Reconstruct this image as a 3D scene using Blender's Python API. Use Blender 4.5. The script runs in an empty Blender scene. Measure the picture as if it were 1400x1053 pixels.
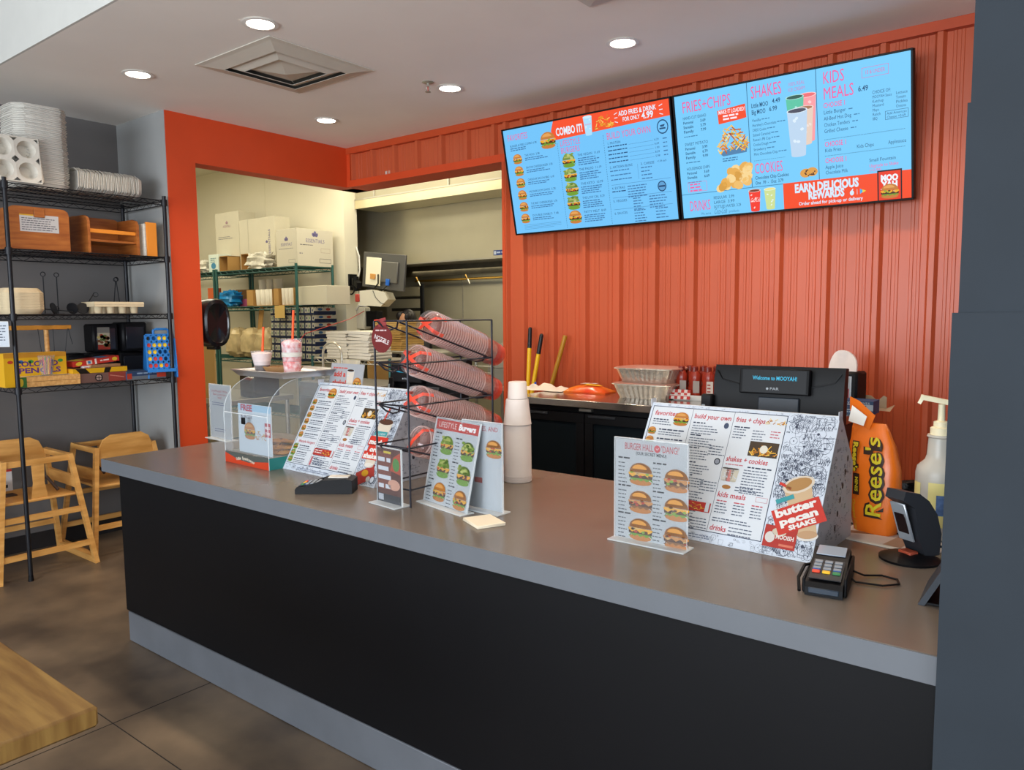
import bpy, bmesh, math, random
from mathutils import Vector, Matrix, Euler
PI = math.pi
random.seed(7)
COL = bpy.context.scene.collection
SC = bpy.context.scene

# ------------------------------------------------------------------ camera
ZC = 1.55
CR = Vector((0.7896317, 0.6135186, -0.0087520))
CU = Vector((-0.0490378, 0.0773196, 0.9957997))
CF = Vector((-0.6116184, 0.7858858, -0.0911396))
FPX = 1037.258
cam_d = bpy.data.cameras.new('camera'); cam = bpy.data.objects.new('camera', cam_d); COL.objects.link(cam)
m = Matrix.Identity(4)
for i in range(3):
    m[i][0] = CR[i]; m[i][1] = CU[i]; m[i][2] = -CF[i]
m[2][3] = ZC
cam.matrix_world = m
cam_d.sensor_fit = 'HORIZONTAL'; cam_d.sensor_width = 36.0; cam_d.lens = 36.0 * FPX / 1400.0
cam_d.clip_start = 0.02; cam_d.clip_end = 60
SC.camera = cam

# ------------------------------------------------------------------ light
w = bpy.data.worlds.new('world'); SC.world = w; w.use_nodes = True
w.node_tree.nodes['Background'].inputs[0].default_value = (0.62, 0.78, 1.0, 1)
w.node_tree.nodes['Background'].inputs[1].default_value = 0.5
def area(name, loc, rot, sx, sy, power, col):
    l = bpy.data.lights.new(name, 'AREA'); l.shape = 'RECTANGLE'; l.size = sx; l.size_y = sy
    l.energy = power; l.color = col
    o = bpy.data.objects.new(name, l); COL.objects.link(o); o.location = loc; o.rotation_euler = rot
    return o
# daylight entering through the shop windows behind and beside the camera
area('window_daylight', (-1.2, -4.62, 1.65), (math.radians(112), 0, 0), 6.0, 2.1, 470, (0.84, 0.92, 1.0))
area('window_daylight', (3.80, -1.5, 1.65), (math.radians(112), 0, math.radians(90)), 4.0, 2.1, 140, (0.84, 0.92, 1.0))
# unseen fill added under the hood to brighten the back wall; kitchen ceiling panels
area('hood_fill_light', (-5.0, 6.35, 2.06), (0, 0, 0), 2.6, 0.25, 16, (1.0, 0.88, 0.62))
area('kitchen_panel_light', (-7.4, 3.75, 3.30), (0, 0, 0), 3.2, 1.2, 44, (1.0, 0.93, 0.72))
area('kitchen_panel_light', (-5.3, 4.95, 3.30), (0, 0, 0), 2.0, 0.7, 34, (1.0, 0.92, 0.70))
SC.view_settings.view_transform = 'Standard'; SC.view_settings.look = 'None'
SC.view_settings.exposure = 0.24; SC.view_settings.gamma = 1.0; SC.view_settings.use_curve_mapping = False
SC.cycles.transparent_max_bounces = 24

# ------------------------------------------------------------------ helpers
def ray(x, y): return CF + CR * ((x - 700) / FPX) - CU * ((y - 526.5) / FPX)
def oz(x, y, z): d = ray(x, y); return Vector((0, 0, ZC)) + d * ((z - ZC) / d.z)
def ox(x, y, X): d = ray(x, y); return Vector((0, 0, ZC)) + d * (X / d.x)
def oy(x, y, Y): d = ray(x, y); return Vector((0, 0, ZC)) + d * (Y / d.y)

def lin(c):
    return tuple(((v / 12.92) if v <= 0.04045 else ((v + 0.055) / 1.055) ** 2.4) for v in c)
def hx(s):
    return lin(tuple(int(s[i:i + 2], 16) / 255 for i in (0, 2, 4)))
MATS = {}
def mat(name, c, rough=0.6, metal=0.0, noise=0.0, scale=8.0, stretch=(1, 1, 1), bump=0.0, emit=None, es=1.0, alpha=None, spec=0.5, ior=1.45, c2=None, coat=0.0):
    """principled material with object-space noise varying colour (toward c2) and fine relief"""
    if name in MATS: return MATS[name]
    mt = bpy.data.materials.new(name); mt.use_nodes = True; N = mt.node_tree.nodes; L = mt.node_tree.links
    b = N['Principled BSDF']; rgb = hx(c)
    b.inputs['Base Color'].default_value = (*rgb, 1); b.inputs['Roughness'].default_value = rough
    b.inputs['Metallic'].default_value = metal; b.inputs['IOR'].default_value = ior
    b.inputs['Specular IOR Level'].default_value = spec
    b.inputs['Coat Weight'].default_value = coat
    if emit:
        b.inputs['Emission Color'].default_value = (*hx(emit), 1); b.inputs['Emission Strength'].default_value = es
    if noise or bump or c2:
        tc = N.new('ShaderNodeTexCoord'); mp = N.new('ShaderNodeMapping'); mp.inputs['Scale'].default_value = stretch
        nt = N.new('ShaderNodeTexNoise'); nt.inputs['Scale'].default_value = scale; nt.inputs['Detail'].default_value = 6
        L.new(tc.outputs['Object'], mp.inputs[0]); L.new(mp.outputs[0], nt.inputs['Vector'])
        cr = N.new('ShaderNodeValToRGB')
        if c2:
            q = hx(c2)
        else:
            q = tuple(v * (1 - noise) for v in rgb)
        cr.color_ramp.elements[0].position = 0.36; cr.color_ramp.elements[1].position = 0.66
        cr.color_ramp.elements[0].color = (*q, 1); cr.color_ramp.elements[1].color = (*rgb, 1)
        L.new(nt.outputs['Fac'], cr.inputs[0]); L.new(cr.outputs[0], b.inputs['Base Color'])
        if bump:
            bp = N.new('ShaderNodeBump'); bp.inputs['Strength'].default_value = bump; bp.inputs['Distance'].default_value = 0.004
            L.new(nt.outputs['Fac'], bp.inputs['Height']); L.new(bp.outputs[0], b.inputs['Normal'])
    if alpha is not None:
        b.inputs['Alpha'].default_value = alpha
    MATS[name] = mt
    return mt
def clear_mat(name, tint, gloss=0.12, opaque=0.06, rough=0.05):
    """thin clear plastic / glass sheet: mostly transparent with a glossy film and a little body colour"""
    if name in MATS: return MATS[name]
    mt = bpy.data.materials.new(name); mt.use_nodes = True; N = mt.node_tree.nodes; L = mt.node_tree.links
    N.remove(N['Principled BSDF']); out = N['Material Output']
    t = N.new('ShaderNodeBsdfTransparent'); t.inputs[0].default_value = (*[0.93 + 0.07 * v for v in hx(tint)], 1)
    g = N.new('ShaderNodeBsdfGlossy'); g.inputs['Roughness'].default_value = rough
    d = N.new('ShaderNodeBsdfDiffuse'); d.inputs[0].default_value = (*hx(tint), 1)
    fr = N.new('ShaderNodeFresnel'); fr.inputs[0].default_value = 1.45
    ad = N.new('ShaderNodeMath'); ad.operation = 'MULTIPLY_ADD'; ad.inputs[1].default_value = 0.8; ad.inputs[2].default_value = gloss * 0.08
    m1 = N.new('ShaderNodeMixShader'); m2 = N.new('ShaderNodeMixShader'); m2.inputs[0].default_value = opaque
    ge = N.new('ShaderNodeNewGeometry'); iv = N.new('ShaderNodeMath'); iv.operation = 'SUBTRACT'; iv.inputs[0].default_value = 1.0; mu = N.new('ShaderNodeMath'); mu.operation = 'MULTIPLY'
    L.new(ge.outputs['Backfacing'], iv.inputs[1]); L.new(fr.outputs[0], mu.inputs[0]); L.new(iv.outputs[0], mu.inputs[1]); L.new(mu.outputs[0], ad.inputs[0]); L.new(ad.outputs[0], m1.inputs[0]); L.new(t.outputs[0], m1.inputs[1]); L.new(g.outputs[0], m1.inputs[2])
    L.new(m1.outputs[0], m2.inputs[1]); L.new(d.outputs[0], m2.inputs[2]); L.new(m2.outputs[0], out.inputs[0])
    MATS[name] = mt
    return mt
def print_mat(name, emissive=0.0, rough=0.45):
    if name in MATS: return MATS[name]
    mt = bpy.data.materials.new(name); mt.use_nodes = True; N = mt.node_tree.nodes; L = mt.node_tree.links
    b = N['Principled BSDF']; a = N.new('ShaderNodeAttribute'); a.attribute_name = 'ink'
    mx = N.new('ShaderNodeVectorMath'); mx.operation = 'SCALE'; mx.inputs['Scale'].default_value = 0.66
    L.new(a.outputs['Color'], mx.inputs[0]); L.new(mx.outputs[0], b.inputs['Base Color']); b.inputs['Roughness'].default_value = rough; b.inputs['Specular IOR Level'].default_value = 0.3
    if emissive:
        b.inputs['Base Color'].default_value = (0.01, 0.01, 0.01, 1); L.remove(b.inputs['Base Color'].links[0])
        L.new(a.outputs['Color'], b.inputs['Emission Color']); b.inputs['Emission Strength'].default_value = emissive
        b.inputs['Roughness'].default_value = 0.4; b.inputs['Specular IOR Level'].default_value = 0.12
    MATS[name] = mt
    return mt

class MB:
    """collects solids into one mesh"""
    def __init__(s): s.v = []; s.f = []
    def add(s, vs, fs, M=None):
        n = len(s.v)
        s.v += [tuple(M @ Vector(p)) if M is not None else tuple(p) for p in vs]
        s.f += [tuple(i + n for i in f) for f in fs]
        return s
    def box(s, x0, x1, y0, y1, z0, z1, b=0.0, M=None):
        if b <= 0:
            v = [(x, y, z) for z in (z0, z1) for y in (y0, y1) for x in (x0, x1)]
            return s.add(v, [(0, 2, 3, 1), (4, 5, 7, 6), (0, 1, 5, 4), (2, 6, 7, 3), (0, 4, 6, 2), (1, 3, 7, 5)], M)
        b = min(b, (x1 - x0) * .49, (y1 - y0) * .49, (z1 - z0) * .49)
        v = []; idx = {}
        X = (x0, x1); Y = (y0, y1); Z = (z0, z1); sg = (1, -1)
        for i in (0, 1):
            for j in (0, 1):
                for k in (0, 1):
                    for ax in range(3):
                        o = [b * sg[i], b * sg[j], b * sg[k]]; o[ax] = 0
                        idx[(i, j, k, ax)] = len(v); v.append((X[i] + o[0], Y[j] + o[1], Z[k] + o[2]))
        F = []
        for ax in range(3):
            for e in (0, 1):
                q = []
                for (a, c) in ((0, 0), (1, 0), (1, 1), (0, 1)):
                    t = [a, c]; t.insert(ax, e); q.append(idx[(*t, ax)])
                F.append(tuple(q))
        for ax in range(3):
            a1, a2 = [a for a in range(3) if a != ax]
            for p in (0, 1):
                for r_ in (0, 1):
                    t0 = [0, 0, 0]; t0[a1] = p; t0[a2] = r_; t1 = list(t0); t1[ax] = 1
                    F.append((idx[(*t0, a1)], idx[(*t1, a1)], idx[(*t1, a2)], idx[(*t0, a2)]))
        for i in (0, 1):
            for j in (0, 1):
                for k in (0, 1):
                    F.append((idx[(i, j, k, 0)], idx[(i, j, k, 1)], idx[(i, j, k, 2)]))
        return s.add(v, F, M)
    def cbox(s, c, d, b=0.0, M=None):
        return s.box(c[0] - d[0] / 2, c[0] + d[0] / 2, c[1] - d[1] / 2, c[1] + d[1] / 2, c[2] - d[2] / 2, c[2] + d[2] / 2, b, M)
    def rod(s, p0, p1, r0, r1=None, n=8, cap=True, M=None):
        r1 = r0 if r1 is None else r1
        p0 = Vector(p0); p1 = Vector(p1); d = (p1 - p0).normalized()
        a = d.orthogonal().normalized(); c = d.cross(a)
        v = []
        for p, r_ in ((p0, r0), (p1, r1)):
            for i in range(n):
                t = 2 * PI * i / n + PI / n; v.append(p + (a * math.cos(t) + c * math.sin(t)) * r_)
        F = [(i, (i + 1) % n, n + (i + 1) % n, n + i) for i in range(n)]
        if cap: F += [tuple(range(n - 1, -1, -1)), tuple(range(n, 2 * n))]
        return s.add(v, F, M)
    def bar(s, p0, p1, w_, t, up=(0, 0, 1), M=None):
        """rectangular section bar, w_ across, t along 'up'"""
        p0 = Vector(p0); p1 = Vector(p1); d = (p1 - p0).normalized(); u = Vector(up); a = d.cross(u).normalized(); u = a.cross(d).normalized()
        v = []
        for p in (p0, p1):
            for (i, j) in ((-1, -1), (1, -1), (1, 1), (-1, 1)): v.append(p + a * (w_ / 2 * i) + u * (t / 2 * j))
        return s.add(v, [(0, 3, 2, 1), (4, 5, 6, 7), (0, 1, 5, 4), (1, 2, 6, 5), (2, 3, 7, 6), (3, 0, 4, 7)], M)
    def tube(s, pts, r, n=6, closed=False, M=None):
        P = [Vector(p) for p in pts]; k = len(P); v = []; prev = None
        for i, p in enumerate(P):
            if closed: d = P[(i + 1) % k] - P[i - 1]
            else: d = P[min(i + 1, k - 1)] - P[max(i - 1, 0)]
            d.normalize()
            if prev is None: a = d.orthogonal().normalized()
            else:
                a = prev - d * prev.dot(d); a = a.normalized() if a.length > 1e-6 else d.orthogonal().normalized()
            prev = a; c = d.cross(a); rr = r[i] if isinstance(r, (list, tuple)) else r
            for j in range(n):
                t = 2 * PI * j / n; v.append(p + (a * math.cos(t) + c * math.sin(t)) * rr)
        F = []
        for i in range(k if closed else k - 1):
            for j in range(n):
                i2 = (i + 1) % k
                F.append((i * n + j, i * n + (j + 1) % n, i2 * n + (j + 1) % n, i2 * n + j))
        if not closed: F += [tuple(range(n - 1, -1, -1)), tuple(range((k - 1) * n, k * n))]
        return s.add(v, F, M)
    def lathe(s, prof, n=20, c=(0, 0, 0), M=None, cap=True):
        v = [(c[0] + r_ * math.cos(2 * PI * j / n), c[1] + r_ * math.sin(2 * PI * j / n), c[2] + z) for (r_, z) in prof for j in range(n)]
        F = [(i * n + j, i * n + (j + 1) % n, (i + 1) * n + (j + 1) % n, (i + 1) * n + j) for i in range(len(prof) - 1) for j in range(n)]
        if cap:
            if prof[0][0] > 1e-5: F.append(tuple(range(n - 1, -1, -1)))
            if prof[-1][0] > 1e-5: F.append(tuple(range((len(prof) - 1) * n, len(prof) * n)))
        return s.add(v, F, M)
    def prism(s, poly, t0, t1, axis='y', M=None):
        """poly 2D extruded along axis: 'y' -> (x,z), 'x' -> (y,z), 'z' -> (x,y)"""
        n = len(poly)
        def p3(a, b, t): return (a, t, b) if axis == 'y' else ((t, a, b) if axis == 'x' else (a, b, t))
        v = [p3(a, b, t0) for a, b in poly] + [p3(a, b, t1) for a, b in poly]
        F = [tuple(range(n)), tuple(range(2 * n - 1, n - 1, -1))] + [(i, n + i, n + (i + 1) % n, (i + 1) % n) for i in range(n)]
        return s.add(v, F, M)
    def ball(s, c, r, n=12, m_=8, M=None):
        rx, ry, rz = r if isinstance(r, (tuple, list)) else (r, r, r)
        v = [(c[0], c[1], c[2] - rz)]
        for i in range(1, m_):
            t = -PI / 2 + PI * i / m_
            for j in range(n):
                a = 2 * PI * j / n; v.append((c[0] + rx * math.cos(t) * math.cos(a), c[1] + ry * math.cos(t) * math.sin(a), c[2] + rz * math.sin(t)))
        v.append((c[0], c[1], c[2] + rz)); e = len(v) - 1
        F = [(0, 1 + (j + 1) % n, 1 + j) for j in range(n)] + [(e, e - n + j, e - n + (j + 1) % n) for j in range(n)]
        F += [(1 + i * n + j, 1 + i * n + (j + 1) % n, 1 + (i + 1) * n + (j + 1) % n, 1 + (i + 1) * n + j) for i in range(m_ - 2) for j in range(n)]
        return s.add(v, F, M)
    def mesh(s, name, mt=None, smooth=True):
        me = bpy.data.meshes.new(name); me.from_pydata(s.v, [], s.f)
        bm = bmesh.new(); bm.from_mesh(me); bmesh.ops.recalc_face_normals(bm, faces=bm.faces); bm.to_mesh(me); bm.free()
        if mt: me.materials.append(mt)
        if smooth:
            me.polygons.foreach_set('use_smooth', [True] * len(me.polygons)); me.set_sharp_from_angle(angle=math.radians(38))
        return me
    def build(s, name, mt, parent=None, smooth=True, label=None, kind=None):
        o = bpy.data.objects.new(name, s.mesh(name, mt, smooth)); COL.objects.link(o)
        if parent: o.parent = parent
        if label: o['label'] = label
        if kind: o['kind'] = kind
        return o

def T(x=0, y=0, z=0): return Matrix.Translation((x, y, z))
def Rz(a): return Matrix.Rotation(a, 4, 'Z')
def Rx(a): return Matrix.Rotation(a, 4, 'X')
def Ry(a): return Matrix.Rotation(a, 4, 'Y')
def tag(o, label, cat, group=None, kind=None):
    o['label'] = label; o['category'] = cat
    if group: o['group'] = group
    if kind: o['kind'] = kind
    return o
def thing(name, label, cat, loc=(0, 0, 0), rz=0.0, group=None, rot=None):
    o = bpy.data.objects.new(name, None); COL.objects.link(o); o.empty_display_size = 0.05
    o.location = loc; o.rotation_euler = rot if rot else (0, 0, rz)
    return tag(o, label, cat, group)
def put(o, loc=(0, 0, 0), rot=(0, 0, 0)):
    o.location = loc; o.rotation_euler = rot; return o
def struct(o): o['kind'] = 'structure'; return o
def link_copy(o, parent=None):
    c = o.copy(); COL.objects.link(c)
    if parent: c.parent = parent
    for ch in list(o.children): link_copy(ch, c)
    return c
def dup(o, label, loc, rot=None, group=None):
    c = link_copy(o); c.location = loc
    if rot is not None: c.rotation_euler = rot
    c['label'] = label
    if group: c['group'] = group
    return c

# ------------------------------------------------------------------ flat print: sheets of coloured shapes and lettering in the local XZ plane, facing -Y
TXT = {}
def glyphs(s, bold=0.0):
    k = (s, bold)
    if k not in TXT:
        cu = bpy.data.curves.new('t', 'FONT'); cu.body = s; cu.size = 1.0; cu.resolution_u = 2; cu.offset = bold
        ob = bpy.data.objects.new('t', cu); me = ob.to_mesh()
        v = [(p.co.x, p.co.y) for p in me.vertices]; f = [tuple(p.vertices) for p in me.polygons]
        w_ = max([p[0] for p in v] + [0.01]); TXT[k] = (v, f, w_)
        ob.to_mesh_clear(); bpy.data.objects.remove(ob); bpy.data.curves.remove(cu)
    return TXT[k]
class Sheet:
    STEP = 0.00025
    def __init__(s): s.v = []; s.f = []; s.c = []
    def poly(s, pts, col, L=1):
        n = len(s.v); s.v += [(p[0], -L * s.STEP, p[1]) for p in pts]; s.f.append(tuple(range(n, n + len(pts)))); s.c.append(hx(col)); return s
    def rect(s, x0, x1, z0, z1, col, L=0, a=0.0):
        P = [(x0, z0), (x1, z0), (x1, z1), (x0, z1)]
        if a:
            cx = (x0 + x1) / 2; cz = (z0 + z1) / 2; ca = math.cos(a); sa = math.sin(a)
            P = [(cx + (p[0] - cx) * ca - (p[1] - cz) * sa, cz + (p[0] - cx) * sa + (p[1] - cz) * ca) for p in P]
        return s.poly(P, col, L)
    def disc(s, x, z, rx, rz, col, L=2, n=14, a0=0, a1=2 * PI, rot=0):
        P = []
        for i in range(n + (0 if a1 - a0 >= 2 * PI - .01 else 1)):
            t = a0 + (a1 - a0) * i / n; px_, pz_ = rx * math.cos(t), rz * math.sin(t)
            P.append((x + px_ * math.cos(rot) - pz_ * math.sin(rot), z + px_ * math.sin(rot) + pz_ * math.cos(rot)))
        return s.poly(P, col, L)
    def line(s, x0, z0, x1, z1, w_, col, L=1):
        d = math.hypot(x1 - x0, z1 - z0) or 1; nx, nz = -(z1 - z0) / d * w_ / 2, (x1 - x0) / d * w_ / 2
        return s.poly([(x0 - nx, z0 - nz), (x1 - nx, z1 - nz), (x1 + nx, z1 + nz), (x0 + nx, z0 + nz)], col, L)
    def text(s, t, x, z, h, col, L=3, w_=None, sx=1.0, align='l', rot=0.0, shear=0.0, bold=0.0):
        """h = cap height; w_ = fit to this width"""
        v, f, gw = glyphs(t, bold); k = h / 0.70
        kx = (w_ / gw) if w_ else k * sx
        off = {'l': 0, 'c': -gw * kx / 2, 'r': -gw * kx}[align]; n = len(s.v); ca, sa = math.cos(rot), math.sin(rot)
        for (a, b) in v:
            X = a * kx + off + b * k * shear; Z = b * k
            s.v.append((x + X * ca - Z * sa, -L * s.STEP, z + X * sa + Z * ca))
        C = hx(col)
        for q in f: s.f.append(tuple(i + n for i in q)); s.c.append(C)
        return s
    def words(s, x, z, w_, h, col, L=1, rows=1, pitch=None, seed=0):
        """lines too small to read: rows of short word-length strokes"""
        R_ = random.Random(seed * 7919 + int(x * 9973) + int(z * 7331)); pitch = pitch or h * 2.0
        for r_ in range(rows):
            cx = x; end = x + w_ * R_.uniform(0.72, 1.0) if rows > 1 else x + w_
            while cx < end - h:
                ww = min(R_.uniform(1.5, 5.0) * h, end - cx); s.rect(cx, cx + ww, z - r_ * pitch - h, z - r_ * pitch, col, L); cx += ww + h * .7
        return s
    def frame(s, x0, x1, z0, z1, t, col, L=2):
        s.rect(x0, x1, z0, z0 + t, col, L); s.rect(x0, x1, z1 - t, z1, col, L); s.rect(x0, x0 + t, z0 + t, z1 - t, col, L); s.rect(x1 - t, x1, z0 + t, z1 - t, col, L); return s
    def burger(s, x, z, w_, L=3, kind=0, seed=1):
        """picture of a burger centred on x, standing on z"""
        R_ = random.Random(seed); r_ = w_ / 2; g = kind == 1; h = w_ * .14
        bun = 'C07A35' if not g else '728A3E'; bun2 = 'DE9E55' if not g else 'A4AE62'
        s.disc(x, z + h * .9, r_ * .90, h * .9, bun if not g else '6F9A30', L)
        s.poly([(x - r_ * .85, z + h)] + [(x - r_ + w_ * i / 8, z + h * (1.1 + .5 * (i % 2))) for i in range(9)] + [(x + r_ * .85, z + h * 2.2), (x - r_ * .85, z + h * 2.2)], '6E9A2E' if kind != 2 else '8A5A2A', L + 1)
        s.poly([(x - r_ * .95, z + h * 1.9), (x + r_ * .95, z + h * 1.9), (x + r_ * .97, z + h * 2.9), (x - r_ * .97, z + h * 2.9)], '4A2A1A', L + 2)
        s.poly([(x - r_, z + h * 2.9)] + [(x - r_ + w_ * i / 6, z + h * (2.9 - .7 * (i % 2))) for i in range(7)] + [(x + r_, z + h * 3.4), (x - r_, z + h * 3.4)], 'E8A828' if kind != 2 else 'C98A4A', L + 3)
        for i in range(7):
            a = x + R_.uniform(-.8, .8) * r_; s.disc(a, z + h * R_.uniform(2.0, 3.5), h * .55, h * .35, R_.choice(['B83A22', '5A3018', 'D8B070', '7FA83A']), L + 4, 6)
        s.disc(x, z + h * 3.5, r_ * .93, h * 2.6, bun, L + 5, 10, 0, PI)
        s.disc(x - r_ * .08, z + h * 4.4, r_ * .6, h * 1.2, bun2, L + 6, 10, 0, PI)
        if g:
            for i in range(8): s.disc(x + R_.uniform(-.8, .8) * r_, z + h * R_.uniform(3.4, 6), h * .9, h * .5, R_.choice(['7E9A48', '5A7A30', 'B4BE74']), L + 7, 6)
        return s
    def fries(s, x, z, w_, h, L=3, n=30, seed=2, cols=('F0B840', 'E09A28', 'F6CF68', 'C87A20')):
        R_ = random.Random(seed)
        for i in range(n):
            a = R_.uniform(-.48, .48) * w_; b = R_.uniform(0, 1) * h * (1 - (2 * abs(a) / w_) ** 2 * .8); ln = w_ * R_.uniform(.12, .24)
            s.rect(x + a - ln / 2, x + a + ln / 2, z + b, z + b + w_ * .035, R_.choice(cols), L + i % 4, R_.uniform(-1.2, 1.2))
        return s
    def cup(s, x, z, w_, h, col, top='8A6A50', L=3, lid='D8E4EC', straw=None):
        if straw: s.line(x - w_ * .1, z + h * .7, x - w_ * .3, z + h * 1.35, w_ * .12, straw, L + 1)
        s.poly([(x - w_ * .36, z), (x + w_ * .36, z), (x + w_ * .5, z + h), (x - w_ * .5, z + h)], col, L)
        s.disc(x, z, w_ * .36, w_ * .08, col, L); s.disc(x, z + h, w_ * .52, w_ * .13, lid, L + 2); s.disc(x, z + h, w_ * .46, w_ * .10, top, L + 3)
        R_ = random.Random(int(x * 999)); 
        for i in range(5): s.disc(x + R_.uniform(-.3, .3) * w_, z + R_.uniform(.15, .85) * h, w_ * .10, h * .035, lid, L + 1, 6, rot=R_.uniform(-1, 1))
        return s
    def doodle(s, x0, x1, z0, z1, n, col='2E3340', L=1, seed=3, size=0.02):
        """line drawings of food, stars, flowers, leaves and scribbles"""
        R_ = random.Random(seed); t = size * .036
        for i in range(n):
            x = R_.uniform(x0, x1); z = R_.uniform(z0, z1); r_ = size * R_.uniform(.5, 1.2); r_ = min(r_, x - x0, x1 - x, z - z0, z1 - z)
            if r_ < size * .2: continue
            k = R_.randrange(7); P = []
            if k in (0, 1):
                P = [(x + r_ * math.cos(a), z + r_ * math.sin(a)) for a in [j * PI / 5 for j in range(11)]]
                if k: s.disc(x, z, r_ * .2, r_ * .2, col, L, 7)
            elif k == 2: P = [(x + r_ * (1 if j % 2 else .45) * math.cos(j * PI / 5), z + r_ * (1 if j % 2 else .45) * math.sin(j * PI / 5)) for j in range(11)]
            elif k == 3: P = [(x - r_ + 2 * r_ * j / 8, z + r_ * .5 * (-1) ** j) for j in range(9)]
            elif k == 4: P = [(x + r_ * .1 * j * math.cos(j * .9), z + r_ * .1 * j * math.sin(j * .9)) for j in range(11)]
            elif k == 5: P = [(x - r_ * .6, z - r_), (x + r_ * .6, z - r_), (x + r_ * .8, z + r_ * .6), (x - r_ * .8, z + r_ * .6), (x - r_ * .6, z - r_)]
            else:
                a = R_.uniform(0, PI)
                for j in range(4):
                    o_ = (j - 1.5) * r_ * .4; s.line(x + o_ - r_ * .7 * math.cos(a), z - r_ * .7 * math.sin(a), x + o_ + r_ * .7 * math.cos(a), z + r_ * .7 * math.sin(a), t, col, L)
            for a, b in zip(P, P[1:]): s.line(*a, *b, t * R_.choice([1, 1, 1.8]), col, L)
        return s
    def build(s, name, mt, parent=None, loc=(0, 0, 0), rot=(0, 0, 0), label=None):
        me = bpy.data.meshes.new(name); me.from_pydata(s.v, [], s.f)
        at = me.color_attributes.new('ink', 'FLOAT_COLOR', 'CORNER'); buf = []
        for p, c in zip(me.polygons, s.c): buf += [c[0], c[1], c[2], 1.0] * p.loop_total
        at.data.foreach_set('color', buf); me.materials.append(mt)
        o = bpy.data.objects.new(name, me); COL.objects.link(o)
        if parent: o.parent = parent
        o.location = loc; o.rotation_euler = rot
        if label: o['label'] = label
        return o
PAPER = print_mat('printed_paper'); SCREEN = print_mat('lit_screen', 0.92)
# ------------------------------------------------------------------ setting
S = 1.29; H = 2.931; XO = -4.99; YR = 4.254; XD = -5.66; YG = 2.677; ZT = 0.88
M_floor = mat('sealed_concrete', '84705A', 0.40, scale=1.6, c2='463C34', bump=0.05)
M_ceil = mat('ceiling_paint', 'F6F0E8', 0.9, noise=.04, scale=2)
M_grey = mat('grey_wall_paint', '9A9A98', 0.75, noise=.06, scale=3)
M_dark = mat('dark_grey_wall_paint', '6C6866', 0.8, noise=.10, scale=2)
M_org = mat('orange_paint', 'D2481C', 0.55, noise=.08, scale=3)
M_rib = mat('orange_metal_siding', 'C45A36', 0.38, noise=.10, scale=1.5, stretch=(1.5, 1.5, .3))
M_white = mat('kitchen_wall_panel', 'E2DCC8', 0.5, noise=.03, scale=2)
M_slate = mat('slate_blue_paint', '1F272F', 0.75, noise=.12, scale=5)
M_ss = mat('stainless_steel', 'B4B0A4', 0.30, 0.6, noise=.12, scale=3, stretch=(1, 1, 12))
M_ssd = mat('stainless_wall', 'A8A28C', 0.42, 0.2, noise=.10, scale=2)
M_whitep = mat('white_plastic', 'E8E6E0', 0.5, noise=.02)
M_black = mat('black_plastic', '0B0B0E', 0.5, noise=.15, spec=.25)
M_blackm = mat('black_powder_coat', '1A1B20', 0.4, 0.3, noise=.1)

def slab(name, a, mt, b=0.0): return struct(MB().box(*a, b).build(name, mt, smooth=False))
slab('floor', (-10, 4, -4.8, 7.2, -.06, 0), M_floor)
# saw-cut control joint in the slab, seen running away from the counter
MB().box(-5.6, 4, 1.25, 1.2535, -.001, .0006).build('saw_cut_joint', mat('joint_filler', '1E1B1A', 0.9), bpy.data.objects['floor'])
o = MB(); p0 = oz(180, 1001, 0); o.box(-2.935 - .002, -2.935 + .002, -2, 1.66, .0002, .0008); o.build('saw_cut_joint', MATS['joint_filler'], bpy.data.objects['floor'])
slab('ceiling', (-5.66, 1.6, 1.672, YR + .25, H, H + .06), M_ceil)
slab('trim_1', (-5.66, 1.6, 1.66, 1.672, H, 3.6), mat('bulkhead_paint', 'C9C8C2', 0.8, noise=.03))
slab('ceiling_dining', (-5.66, 4, -4.8, 1.66, 3.6, 3.66), M_ceil)
slab('wall_left', (XD - .1, XD, -4.8, YG, 0, 3.6), M_dark)
slab('baseboard_left', (XD, XD + .012, -4.8, YG, 0, .11), mat('black_cove_base', '1E1D1F', 0.5))
slab('wall_return', (XD - .1, XO - .003, YG, YG + .14, 0, H), M_grey)
slab('baseboard_return', (XD, XO - .003, YG - .012, YG, 0, .11), MATS['black_cove_base'])
M_hdr = M_org
def jamb():
    mb = MB(); mb.box(XO - .15, XO, YG + .003, 2.884, 0, H); mb.box(XO - .15, XO, 2.884, YR + .20, 2.615, H)
    return struct(mb.build('wall_opening', M_org, smooth=False))
jamb()
# right column / front wall, two panels where the lower one stands a little proud
slab('wall_column', (-.208, 1.6, 1.62, 1.78, 0, H), M_slate)
slab('trim_2', (-.222, 1.6, 1.612, 1.785, 0, 1.548), M_slate)
slab('trim_3', (-.213, 1.6, 1.6195, 1.785, 1.548, 1.925), M_slate)
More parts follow.
